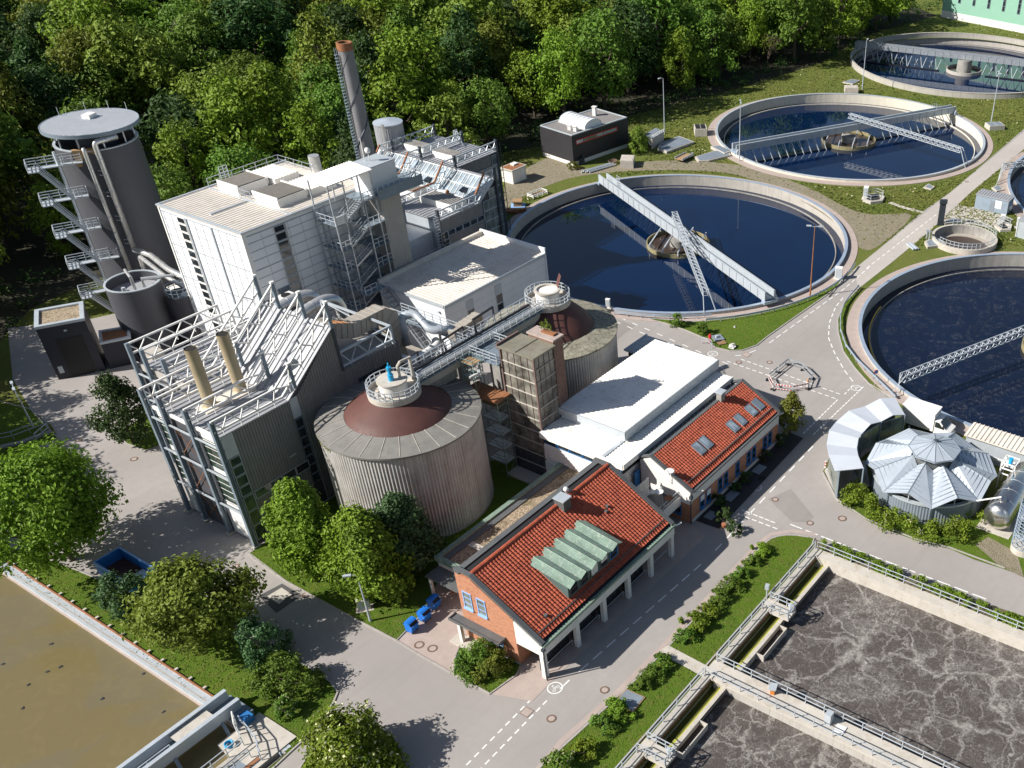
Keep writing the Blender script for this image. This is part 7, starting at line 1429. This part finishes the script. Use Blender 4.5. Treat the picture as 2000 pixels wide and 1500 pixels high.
hs = T('shaft_house', 'small concrete valve house beside the black block and lamp', 'building', (172.5, 125.5, 0)); hq = pxs([(1258, 285), (1275, 291), (1297, 278), (1281, 271)]); obj('wall', B().prism(hq, 0, 2.1), M['conflat'], hs); cq = Vector(hq[0]).lerp(Vector(hq[2]), .5); obj('roof', B().prism([tuple(cq + (Vector(p) - cq) * 1.06) for p in hq], 2.1, 2.25), M['pvc'], hs); obj('door', B().obox(Vector(hq[0]).lerp(Vector(hq[1]), .6), 1., .15, .05, 1.9, math.atan2(hq[1][1] - hq[0][1], hq[1][0] - hq[0][0])), M['dsteel'], hs); obj('roof_rail', B().rail([(*hq[1], 2.25), (*hq[2], 2.25)], .5, .8, .05), M['white'], hs)
tr = T('flat_trailer', 'flat low trailer with brown bed parked on the gravel', 'trailer', (168.8, 115.7, 0)); obj('bed', B().box(166.9, 170.9, 114.9, 116.6, .55, .68), M['wood'], tr); obj('side_board', B().box(166.9, 170.9, 116.6, 116.7, .5, .95), M['lsteel'], tr); obj('side_board', B().box(166.9, 170.9, 114.8, 114.9, .5, .95), M['lsteel'], tr); obj('drawbar', B().beam((170.9, 115.4, .5), (172.4, 115.75, .5), .1).beam((170.9, 116.1, .5), (172.4, 115.75, .5), .1), M['lsteel'], tr)
for x in (168.2, 169.2):
    for y in (114.75, 116.55): obj('wheel', B().tube([(x, y, .32), (x, y + .2, .32)], .32, 16), M['black'], tr)
pl = T('pipe_stack', 'bundle of long grey pipes lying by the black block', 'pipes', (154, 127.2, 0))
for i in range(5): obj('pipe', B().tube([(151.2 + .2 * i, 128.2 - i * .35, .2 + .2 * (i % 2)), (157.6 + .2 * i, 126.4 - i * .3, .2 + .2 * (i % 2))], .17, 10), M['lsteel'], pl)
c = px(1197, 320); t = T('cable_drum', 'rusty coil of cable beside the pale concrete box by the black block', 'cable drum', (*c, 0)); obj('coil', B().tube([(c[0] + (.55 + .01 * i) * math.cos(i * .6), c[1] + (.55 + .01 * i) * math.sin(i * .6), .15 + i * .012) for i in range(44)], .07, 6), M['iron'], t)
c = px(1137, 321); tag(obj('machine_stand', B().obox(c, .5, 1.0, 0, 1.1, .3).obox(c, 1.3, .3, 1.1, 1.35, .3).cyl((c[0] + .4, c[1]), .2, 1.35, 1.7, 10), M['dsteel']), 'dark machine on a stand at the near corner of the black block', 'machine')
c = px(1012, 402); t = T('pallet_stack', 'timber pile on a pale blue sheet at the rim of the middle tank', 'timber', (*c, 0)); obj('sheet', B().obox(c, 2.2, 2.6, .02, .12, .7), M['lblue'], t); obj('timber', B().obox(c, 1.4, 1.5, .12, .9, .7).obox(c, 1.7, 1.7, .9, 1.1, .6), M['wood'], t)
c = px(1001, 415); t = T('scrap_stack', 'rust brown boards lying by the column of the glass roof building', 'boards', (*c, 0)); obj('board', B().obox(c, 1.6, 2.6, .02, .5, .5).obox((c[0] + .6, c[1] - 1.2), .5, 2.4, .1, .7, .9), M['rust'], t)
c = px(1050, 382); t = T('frame_stack', 'pale metal frames lying beside the rim of the middle tank', 'frames', (*c, 0)); f2 = plan(c, 0, -.1); obj('frame', B().rail([f2(-1.8, -.8, .1), f2(1.8, -.8, .1), f2(1.8, .8, .1), f2(-1.8, .8, .1)], .6, 1.2, .06, (1, .5), True), M['white'], t)
tag(obj('timber_piece', B().beam((*px(1040, 383), .3), (*px(1064, 376), .35), .25), M['wood']), 'brown beam lying in the pale metal frames', 'timber')
c = px(1782, 484); t = T('bar_bundle', 'short bundle of pale metal bars on the grass beside the far road', 'bars', (*c, 0)); f2 = plan(c, 0, .9)
for i in range(4): obj('bar', B().beam(f2(-1.3, -.45 + i * .3, .2 + .1 * (i % 2)), f2(1.3, -.45 + i * .3, .2 + .1 * (i % 2)), .26), M['lsteel'], t)
hu = T('grey_hut', 'blue grey metal hut with pale ribbed roof by the far road', 'hut', (179, 53.4, 0)); x0, x1, y0, y1 = 177.6, 180.6, 50.4, 56.6; obj('wall', B().box(x0, x1, y0, y1, 0, 2.6), M['hut'] if 'hut' in M else M['lsteel'], hu); rr = obj('roof', B().box(x0 - .1, x1 + .1, y0 - .1, y1 + .1, 2.6, 2.72), M['roofgrey'], hu); obj('roof_rib', B().ribroof((x0, y1, 2.72), (x0, y0, 2.72), (x1, y0, 2.72), (x1, y1, 2.72), .5, .07, .3), M['roofgrey'], rr)
obj('door', B().box(x0 - .04, x0, 52.9, 53.8, .1, 2.1), M['zincseam'], hu); obj('sign_board', B().box(x0 - .05, x0, 51.6, 52.8, .9, 2.3), M['white'], hu); obj('wall_box', B().box(178.5, 179.3, y0 - .35, y0, .8, 1.5), M['white'], hu); obj('side_window', B().box(178.2, 179.9, y0 - .04, y0, 1.3, 2.2), M['glassr'], hu)
h2 = T('grey_hut', 'pale grey cabin cut by the right edge near the sludge tank', 'hut', (161.5, 45, 0)); c = px(1988, 462); obj('wall', B().box(c[0] - .5, c[0] + 5, c[1] - 6, c[1] + .3, 0, 3.0), M['lsteel'], h2); obj('roof', B().box(c[0] - .6, c[0] + 5.1, c[1] - 6.1, c[1] + .4, 3.0, 3.15), M['roofgrey'], h2); obj('downpipe', B().beam((c[0] - .55, c[1] + .3, 0), (c[0] - .55, c[1] + .3, 3), .1), M['white'], h2)
# mint green building at the top right
gd = Vector((313.9 - 319.1, 94.2 - 122.3)).normalized(); gn = Vector((-gd.y, gd.x)); g0 = Vector((319.1, 122.3)); gq = [tuple(g0), tuple(g0 + gd * 62), tuple(g0 + gd * 62 + gn * 22), tuple(g0 + gn * 22)]
Mg = T('mint_building', 'long mint green building with narrow windows and white base at the top right', 'building', (325, 100, 0)); obj('wall', B().prism(gq, 1.9, 12.5), M['mint'], Mg); obj('plinth', B().prism([tuple(Vector(p) - gn * .08) for p in gq[:2]] + gq[2:], 0, 1.9), M['whitewall'], Mg); obj('roof', B().prism([tuple(Vector(p)) for p in gq], 12.5, 12.8), M['roofgrey'], Mg)
for i in range(11):
    p = g0 + gd * (5.2 + i * 5.0); q = p + gd * 1.0; window(Mg, tuple(q), tuple(p), 4.6, 8.8, 'bsteel', 'glass', 1, 3, .12) if False else window(Mg, tuple(p), tuple(q), 4.6, 8.8, 'bsteel', 'glass', 1, 3, .12)
# ---------------------------------------------------------------- trees and shrubs
def unit(r_):
    while True:
        v = Vector((r_.uniform(-1, 1), r_.uniform(-1, 1), r_.uniform(-1, 1)))
        if .05 < v.length < 1: return v.normalized()
def leaves(b, r_, c, rad, n, size, out=None):
    """n leaf faces through a clump of radius rad"""
    for _ in range(n):
        d = unit(r_); p = c + d * rad * (r_.random() ** .45); nn = (d * .7 + unit(r_) * .8 + Vector((0, 0, .35)) + (out * .5 if out else Vector())).normalized()
        a = nn.orthogonal().normalized(); bb = nn.cross(a); t = r_.uniform(0, 6.28); a, bb = a * math.cos(t) + bb * math.sin(t), bb * math.cos(t) - a * math.sin(t)
        s = size * r_.uniform(.6, 1.3); n0 = len(b.v); k = nn * s * .18
        b.v += [tuple(p - a * s * .6 - k), tuple(p - bb * s * .36), tuple(p + a * s * .6 - k), tuple(p + bb * s * .36)]; b.f.append((n0, n0 + 1, n0 + 2, n0 + 3))
def crown_parts(seed, kind, h, rad, ncl, nlf, size):
    r_ = random.Random(seed); b = B(); lim = []; z0 = {'round': .22, 'egg': .1, 'bush': .0, 'tall': .12, 'sparse': .25}[kind] * h
    ph = [r_.uniform(0, 6.28) for _ in range(4)]
    for i in range(ncl):
        t = (i + r_.random()) / ncl; a = r_.uniform(0, 6.28)
        if kind == 'egg': w_ = math.sin(math.pi * min(1, t ** .62 * .97 + .03)) ** .75
        elif kind == 'tall': w_ = math.sin(math.pi * (t * .9 + .08)) ** .6
        elif kind == 'bush': w_ = math.sqrt(max(0, 1 - (t * .98) ** 2))
        else: w_ = math.sin(math.pi * (t * .86 + .1)) ** .62
        lob = 1 + .18 * math.sin(2 * a + ph[0]) + .14 * math.sin(3 * a + 5 * t + ph[1]) + .10 * math.sin(5 * a + 9 * t + ph[2])
        q = w_ * lob * (1 - .55 * r_.random() ** 2.2); cr = rad * r_.uniform(.17, .29) * (1.15 if kind != 'bush' else 1.1)
        c = Vector((math.cos(a) * rad * q * .86, math.sin(a) * rad * q * .86, z0 + (h - z0) * (t * .93 + .03)))
        if c.z < cr * .7: c.z = cr * .7
        out = Vector((math.cos(a), math.sin(a), (t - .4) * 1.5)).normalized(); leaves(b, r_, c, cr, nlf, size, out); lim.append((c, cr))
    tr = B(); tw_ = max(.06, h * .022)
    if kind != 'bush': tr.tube([(0, 0, -.1), (r_.uniform(-.1, .1), r_.uniform(-.1, .1), h * .3), (r_.uniform(-.2, .2), r_.uniform(-.2, .2), h * .62), (0, 0, h * .86)], tw_, 8, tw_ * .25)
    for c, cr in r_.sample(lim, min(len(lim), 12 if kind != 'bush' else 7)):
        zb = min(c.z * .6, h * .55); tr.tube([(0, 0, zb), tuple(Vector((0, 0, zb)).lerp(c, .55) + Vector((0, 0, -.04 * h))), tuple(c)], tw_ * .42, 5, tw_ * .1)
    return b, tr
PROTO = {}
def proto(key, kind, h, rad, ncl, nlf, size, lm, seed, bloom=None):
    b, tr = crown_parts(seed, kind, h, rad, ncl, nlf, size); me = []
    for nm, bb, mm in (('crown', b, M[lm]), ('trunk', tr, M['bark'])):
        m_ = bpy.data.meshes.new(nm); m_.from_pydata(bb.v, [], bb.f); m_.materials.append(mm); me.append(m_)
    bl = None
    if bloom:
        r_ = random.Random(seed + 5); bb = B(); fs = r_.sample(b.f, int(len(b.f) * bloom[1]))
        for f in fs:
            p = sum((Vector(b.v[i]) for i in f), Vector()) / 4; c = Vector((0, 0, h * .45)); d = (p - c); 
            if d.length < rad * .55 or d.z < -.1 * h: continue
            leaves(bb, r_, p + d.normalized() * size * .35, size * .3, 2, size * .8, d.normalized())
        bl = bpy.data.meshes.new('blossom'); bl.from_pydata(bb.v, [], bb.f); bl.materials.append(M[bloom[0]])
    PROTO[key] = (me[0], me[1], bl, h)
def tree(key, name, x, y, h, label, group=None, z=.05, rz=None, cat='tree', wid=1.0):
    me, tr, bl, h0 = PROTO[key]; t = T(name, label, cat, (x, y, z), group); s = h / h0; t.scale = (s * wid, s * wid, s); t.rotation_euler = (0, 0, rnd.uniform(0, 6.28) if rz is None else rz)
    for nm, m_ in (('crown', me), ('trunk', tr), ('blossom', bl)):
        if m_: o = bpy.data.objects.new(nm, m_); COL.objects.link(o); o.parent = t
    return t
# foreground protos: many fine leaves
proto('oakL', 'round', 12.5, 6.6, 190, 80, .42, 'leaf_bright', 3)
proto('round2', 'round', 9, 5.2, 150, 76, .38, 'leaf_olive', 4)
proto('linden1', 'egg', 11.5, 3.9, 170, 80, .38, 'leaf_bright', 5)
proto('linden2', 'egg', 11, 4.6, 190, 80, .38, 'leaf_bright', 6)
proto('maple', 'egg', 10, 3.9, 140, 76, .36, 'leaf_blue', 7)
proto('darktree', 'egg', 9.5, 3.7, 84, 56, .36, 'leaf_dark', 8)
proto('bushg', 'bush', 3.2, 2.4, 46, 70, .22, 'leaf_mid', 9)
proto('bushy', 'bush', 2.8, 1.9, 40, 66, .20, 'leaf_yellow', 10)
proto('bushb', 'bush', 4.2, 2.7, 44, 60, .30, 'leaf_blue', 12)
proto('bushd', 'bush', 2.2, 1.5, 30, 54, .2, 'leaf_mid', 13)
proto('bushw', 'bush', 2.0, 1.3, 28, 54, .19, 'leaf_mid', 14, ('leaf_white', .10))
proto('bushr', 'bush', 1.7, 1.0, 24, 50, .18, 'leaf_dark', 15, ('leaf_red', .03))
proto('blossomtree', 'bush', 5.4, 4.3, 100, 70, .34, 'leaf_bright', 16, ('leaf_white', .07))
proto('youngtree', 'egg', 5.6, 2.0, 54, 50, .26, 'leaf_yellow', 17)
proto('strip1', 'bush', 1.6, 1.2, 26, 50, .18, 'leaf_mid', 18); proto('strip2', 'bush', 1.3, 1.2, 22, 46, .18, 'leaf_bright', 19); proto('tuft', 'bush', 1.2, .9, 18, 40, .16, 'leaf_dark', 20)
proto('willow', 'bush', 5.5, 3.2, 60, 60, .34, 'leaf_olive', 21)
PL = (('oakL', 'broadleaf_tree', 142, 1094, 12.5, 'biggest round crowned tree at the left edge above the pond', 1.0), ('darktree', 'broadleaf_tree', 261, 866, 9.6, 'slim dark tree on the small kerbed island left of the truss hall', 1.0), ('round2', 'broadleaf_tree', 405, 1255, 8.8, 'wide olive green tree between the pond and the left road', 1.05), ('bushb', 'shrub', 252, 1186, 4.2, 'bluish green shrub between the two big trees by the skip', 1.0), ('bushb', 'shrub', 522, 1288, 5.0, 'upright shrub at the right of the wide olive tree', .75), ('bushg', 'shrub', 560, 1343, 3.4, 'spreading dark bush above the white flowering shrub', 1.15), ('bushw', 'shrub', 562, 1396, 1.9, 'small white flowering shrub on the grass near the inlet slab', 1.0), ('linden1', 'linden_tree', 618, 1118, 11.6, 'egg shaped bright tree nearest the glass corner of the truss hall', 1.), ('linden2', 'linden_tree', 735, 1160, 10.6, 'egg shaped bright tree in the middle of the three by the digester', 1.), ('maple', 'broadleaf_tree', 800, 1118, 9.8, 'blue green tree in front of the ribbed digester wall', 1.), ('blossomtree', 'flowering_shrub', 690, 1490, 5.2, 'big cream flowering shrub on the kerbed island at the bottom', 1.0), ('bushg', 'shrub', 940, 1302, 3.2, 'round dense bush at the corner of the brick house', .95), ('bushy', 'shrub', 962, 1312, 2.6, 'yellow green bush in front of the round corner bush', 1.), ('bushr', 'shrub', 905, 1304, 1.7, 'low bush with red flowers at the corner of the brick house', 1.), ('youngtree', 'young_tree', 1543, 846, 5.8, 'young yellow green tree at the end of the brick house with roof windows', 1.), ('willow', 'shrub', 1246, 298, 5.2, 'feathery dark bush beside the black block and the valve house', .8), ('bushd', 'shrub', 1323, 637, 2.0, 'round shrub on the lawn triangle nearest the guard rail', .85), ('bushd', 'shrub', 1372, 652, 1.8, 'round shrub on the lawn triangle nearest the hydrant', .85), ('bushy', 'shrub', 1120, 330, 1.3, 'low yellow flowering patch at the corner of the black block', 1.5))
for key, nm, x, y, h, lab, wd in PL: c = px(x, y); tree(key, nm, c[0], c[1], h, lab, None, .09, cat='tree' if 'tree' in nm else 'shrub', wid=wd)
# shrubs along the grass strip by the basins and along the brick house
SR = ((1487, 1082, 'strip2', 'topmost'), (1470, 1102, 'strip1', 'second from the top'), (1448, 1126, 'strip1', 'third from the top'), (1427, 1150, 'strip1', 'fourth from the top'), (1404, 1176, 'strip1', 'fifth from the top'), (1384, 1203, 'strip2', 'sixth from the top'), (1360, 1225, 'strip2', 'seventh from the top'), (1338, 1250, 'strip1', 'last one above the paved strip'), (1292, 1305, 'strip1', 'first one below the paved strip'), (1275, 1322, 'strip1', 'second one below the paved strip'), (1255, 1342, 'strip1', 'just above the grey hatch'), (1207, 1394, 'strip2', 'just below the grey hatch'), (1180, 1424, 'strip1', 'roundest and darkest one, below the grey hatch'), (1142, 1474, 'strip2', 'one before the white flowering shrub'), (1098, 1502, 'bushw', 'cream flowering one at the bottom edge'))
for x, y, k_, w_ in SR: c = px(x, y); tree(k_, 'shrub', c[0], c[1], rnd.uniform(1.0, 1.45) if k_ != 'bushw' else 1.9, 'roadside shrub on the basin grass strip, ' + w_, 'shrubs along the grass strip', .09, cat='shrub', wid=1.25)
for x, y, l in ((1432, 1042, 'leafy plant at the corner of the brick house beside the pot'), (1401, 986, 'first dark shrub along the front of the brick house with roof windows'), (1457, 938, 'middle pair of dark shrubs along the brick house front'), (1437, 958, 'small dark shrub below the middle windows of the brick house'), (1495, 896, 'dark shrub near the right end of the brick house front'), (1525, 866, 'dark shrub right under the young tree'), (1416, 1018, 'potted plant at the corner of the brick house')): c = px(x, y); tree('tuft', 'shrub', c[0], c[1], rnd.uniform(1.0, 1.4), l, None, .1 if 'pot' not in l else .3, cat='shrub', wid=1.15)
def hedge(lab, pts, wd, h, n, lm, size=.2, bloom=None, name='hedge'):
    r_ = random.Random(len(pts) * 7 + n); b = B(); bl = B(); pts = [Vector(p) for p in pts]; tot = sum((q - p).length for p, q in zip(pts, pts[1:])); cl = int(tot / (wd * .32)) * 3
    for i in range(cl):
        s = r_.random() * tot
        for p, q in zip(pts, pts[1:]):
            l = (q - p).length
            if s <= l: break
            s -= l
        m_ = p.lerp(q, min(1, s / l)); o = Vector((-(q - p).y, (q - p).x)).normalized(); u = r_.uniform(-1, 1); cr = h * r_.uniform(.24, .36); zt = h * (1 - .35 * u * u) * r_.uniform(.55, .9)
        c = Vector((m_.x + o.x * u * wd * .42, m_.y + o.y * u * wd * .42, max(cr * .6, zt - cr * .3))); leaves(b, r_, c, cr, n, size)
        if bloom and r_.random() < bloom: leaves(bl, r_, c + Vector((0, 0, cr * .8)), cr * .55, 12, size * .55)
    c = pts[len(pts) // 2]; t = T(name, lab, 'hedge', (c.x, c.y, 0)); obj('foliage', b, M[lm], t)
    if bl.v: obj('blossom', bl, M['leaf_white'], t)
hedge('thick flowering hedge curving around the star roof building', pxs([(1655, 950), (1678, 982), (1708, 1000), (1743, 1018), (1783, 1036), (1822, 1048), (1862, 1044), (1893, 1026), (1905, 1005)], .8), 3.3, 2.5, 95, 'leaf_bright', .25, .16)
hedge('trimmed low hedge along the far wall of the aeration basin', [(75.9, 34.5), (75.9, 24), (75.8, 14), (75.8, 5)], 1.6, 1.25, 60, 'leaf_bright', .18)
# moss and creeper on the digester rims
for c, a0, a1, l in (((58.4, 77.6), 128, 172, 'yellow green creeper on the rim of the brown domed digester'), ((83.8, 78.0), -30, 30, 'yellow green creeper on the rim of the mossy digester')):
    b = B(); r_ = random.Random(3)
    for i in range(60): a = R(r_.uniform(a0, a1)); q = 8.45 if c[0] < 60 else 8.15; leaves(b, r_, Vector((c[0] + q * math.cos(a), c[1] + q * math.sin(a), (11.4 if c[0] < 60 else 10.2) - r_.random() * .6)), .28, 16, .13)
    tag(obj('creeper', b, M['leaf_yellow']), l, 'creeper')
b = B(); r_ = random.Random(8)
for i in range(12): leaves(b, r_, Vector((73.7 + r_.uniform(-.5, .5), 69.2 + r_.uniform(-.6, .6), 17.2 + r_.random() * 1.2)), .3, 14, .16)
tag(obj('plant', b.tube([(73.6, 69, 16.9), (73.8, 69.3, 18.3)], .03, 5), M['leaf_olive']), 'wild plant growing on top of the brown brick shaft', 'plant')
# the forest: shared crowns, every tree its own object
FK = []
for i, (kind, h, rad, ncl, nlf, size) in enumerate((('round', 16, 6.4, 84, 42, .62), ('round', 15, 7.0, 88, 42, .62), ('tall', 19, 5.4, 88, 42, .60), ('egg', 17, 5.8, 84, 42, .6), ('round', 13, 5.6, 74, 42, .58))):
    for lm in ('leaf_bright', 'leaf_mid', 'leaf_dark', 'leaf_olive', 'leaf_grey'):
        key = (i, lm)
        if lm == 'leaf_bright': proto(key, kind, h, rad, ncl, nlf, size, lm, 40 + i)
        else:
            me, tr, bl, h0 = PROTO[(i, 'leaf_bright')]; m2 = me.copy(); m2.materials[0] = M[lm]; PROTO[key] = (m2, tr, None, h0)
proto('thicket', 'bush', 5.5, 5.0, 60, 40, .5, 'leaf_mid', 61)
front = [(-70, 420), (-60, 160), (0, 122), (14, 114), (26, 118), (37, 130), (42, 147), (50, 154), (60, 161), (68, 167), (82, 166), (90, 150), (96, 142), (108, 145), (121, 142), (131, 150)] + pxs([(1015, 292), (1058, 270), (1150, 240), (1235, 215), (1300, 205), (1400, 178), (1500, 150), (1600, 120), (1660, 95), (1690, 66), (1740, 50), (1830, 25)]) + [(345, 128), (420, 150), (700, 300), (600, 700), (0, 700)]
band = [Vector(p) for p in pxs([(150, 400), (300, 310), (420, 256), (500, 222), (600, 200), (700, 172), (880, 128), (1000, 80)])]
def dist_pl(p, pl):
    p = Vector(p); best = 1e9
    for a, b_ in zip(pl, pl[1:]):
        d = b_ - a; t = max(0, min(1, (p - a).dot(d) / d.length_squared)); best = min(best, (p - a - d * t).length)
    return best
def proj2(x, y, z):
    d = (x, y, z - H); q = [sum(ROWS[k][i] * d[i] for i in range(3)) for k in range(3)]; return FPX * q[0] / q[2] + CX, FPX * q[1] / q[2] + CY, q[2]
fpts = []; rf = random.Random(21); fv = [Vector(p) for p in front]
g = 11.6
for iy in range(0, 60):
    for ix in range(0, 80):
        x = -120 + ix * g + (iy % 2) * g / 2 + rf.uniform(-3.6, 3.6); y = 120 + iy * g * .87 + rf.uniform(-3.6, 3.6)
        if not inside((x, y), front): continue
        u, v, dd = proj2(x, y, 0)
        if dd < 20 or u < -330 or u > 2080 or v < -25 or v > 1100: continue
        if dd > 330 and rf.random() < .25: continue
        if dist_pl((x, y), band) < 9: continue
        fpts.append((dd, x, y, u, v))
fpts.sort()
SP = {'leaf_bright': ('bright fresh green broadleaf tree in the forest behind the plant', 'bright green forest trees'), 'leaf_mid': ('mid green broadleaf tree in the forest behind the plant', 'mid green forest trees'), 'leaf_dark': ('dark green broadleaf tree in the forest behind the plant', 'dark green forest trees'), 'leaf_olive': ('olive green broadleaf tree in the forest behind the plant', 'olive green forest trees'), 'leaf_grey': ('silvery green willow like tree in the forest behind the plant', 'silvery green forest trees')}
for dd, x, y, u, v in fpts[:296]:
    fr = dist_pl((x, y), fv); before = dist_pl((x, y), band) < 20 and v > 130 + (900 - u) * .23; n1 = rf.random()
    if (330 < u < 480 and v < 250 and n1 < .45) or (u < 40 and 150 < v < 330 and n1 < .4): lm = 'leaf_grey'
    else:
        wts = (.34, .3, .12, .24) if fr < 12 else (.2, .32, .3, .18); k_ = rf.random(); lm = 'leaf_bright' if k_ < wts[0] else 'leaf_mid' if k_ < wts[0] + wts[1] else 'leaf_dark' if k_ < sum(wts[:3]) else 'leaf_olive'  # more dark leaves behind the front row: the wood's deep shade put into colour
    h = rf.uniform(9.5, 14.5) if fr < 13 and u < 1060 else rf.uniform(14, 23)
    if u > 1060 and fr < 13: h = rf.uniform(13, 21)
    tree((rf.randrange(5), lm), 'forest_tree', x, y, h, SP[lm][0], SP[lm][1], 0, cat='tree', wid=rf.uniform(.9, 1.15))
for x, y, h, lm in ((38, 152, 15, 'leaf_dark'), (33, 143, 16, 'leaf_mid'), (36, 161, 15, 'leaf_mid'), (27, 136, 16, 'leaf_dark'), (24, 150, 17, 'leaf_bright'), (18, 140, 17, 'leaf_mid'), (21, 124, 16, 'leaf_dark'), (27, 127.5, 14, 'leaf_mid'), (12, 130, 17, 'leaf_dark'), (14, 118, 16, 'leaf_mid'), (33, 133, 12, 'leaf_dark')): tree((rf.randrange(5), lm), 'yard_tree', x, y, h, 'tall tree shading the yard at the left edge beside the garage', 'trees at the left edge of the yard', 0)
# undergrowth that hides the forest edge
b = B(); r_ = random.Random(31)
for a, b_ in zip(fv[1:29], fv[2:30]):
    L = (b_ - a).length
    if L > 130: continue
    for i in range(int(L / 1.5)):
        m_ = a.lerp(b_, r_.random()); o = Vector((-(b_ - a).y, (b_ - a).x)).normalized(); m_ = m_ + o * r_.uniform(-1.5, 6); s = r_.uniform(.8, 1.9); leaves(b, r_, Vector((m_.x, m_.y, s * .8)), s, 34, .46)
obj('undergrowth', b, M['leaf_dark'], kind='stuff')
# bare twiggy trees
def bare(x, y, h, lab):
    c = px(x, y); r_ = random.Random(int(x)); t = T('bare_tree', lab, 'tree', (c[0], c[1], 0)); b = B()
    def grow(p, d, l, r, lev):
        q = p + d * l; b.tube([p, p.lerp(q, .5) + unit(r_) * l * .05, q], r, 5, r * .6)
        if lev == 0: return
        for k in range(4 if lev > 1 else 5): grow(p.lerp(q, r_.uniform(.5, 1)), (d + unit(r_) * .75 + Vector((0, 0, .25))).normalized(), l * r_.uniform(.5, .75), r * .5, lev - 1)
    grow(Vector((c[0], c[1], 0)), Vector((0, 0, 1)), h * .42, h * .014, 4); obj('branches', b, M['twig'], t)
    bb = B()
    for i in range(60): leaves(bb, r_, Vector((c[0], c[1], h * .6)) + unit(r_) * h * .3 * r_.random(), .5, 6, .3)
    obj('crown', bb, M['leaf_olive'], t)
bare(480, 300, 10.5, 'half bare twiggy tree behind the white block'); bare(768, 270, 12, 'half bare brown tree right of the tall chimney'); bare(430, 318, 8.5, 'low half bare tree behind the round tower'); bare(1500, 135, 10, 'bare grey stem at the forest edge above the tanks')
# meadow grass tufts and flowers
keep = [(T1, 32), (T2, 32), (T3, 31.5), (T4, 30.6), (T5, 40), (TH, 6)]; b = B(); fb = B(); r_ = random.Random(77)
def tuft(b, x, y, z, s):
    a = r_.uniform(0, 6.28); ca, sa = math.cos(a) * s, math.sin(a) * s; tx, ty = r_.uniform(-.8, .8) * s, r_.uniform(-.8, .8) * s; n0 = len(b.v)
    b.v += [(x - ca * .5, y - sa * .5, z), (x + ca * .5, y + sa * .5, z), (x + ca * .65 + tx, y + sa * .65 + ty, z + s * .4), (x - ca * .6 + tx, y - sa * .6 + ty, z + s * .35)]; b.f.append((n0, n0 + 1, n0 + 2, n0 + 3))
n_ = 0
while n_ < 26000:
    u, v = r_.uniform(980, 2060), r_.uniform(40, 480); x, y = px(u, v)
    if any((x - c[0]) ** 2 + (y - c[1]) ** 2 < q * q for c, q in keep) or inside((x, y), farroad) or inside((x, y), road) or inside((x, y), front) or (inside((x, y), track) and r_.random() < .93): continue
    if 137 < x < 173 and 123 < y < 143: continue
    tuft(b, x, y, 0, r_.uniform(.14, .36)); n_ += 1
    if r_.random() < .012: tuft(fb, x, y, .25, .3)
obj('meadow_grass', b, M['meadow'], kind='stuff'); obj('meadow_flowers', fb, M['leaf_white'], kind='stuff')
b = B()
for poly, n_ in ((lawnA, 2500), (strip, 1500), (pondlawn, 4000), (bed, 600)):
    xs, ys = [p[0] for p in poly], [p[1] for p in poly]; k_ = 0
    while k_ < n_:
        x, y = r_.uniform(min(xs), max(xs)), r_.uniform(min(ys), max(ys)); k_ += .34
        if inside((x, y), poly): tuft(b, x, y, .09, r_.uniform(.08, .17)); k_ += .66
obj('lawn_grass', b, M['lawn'], kind='stuff')
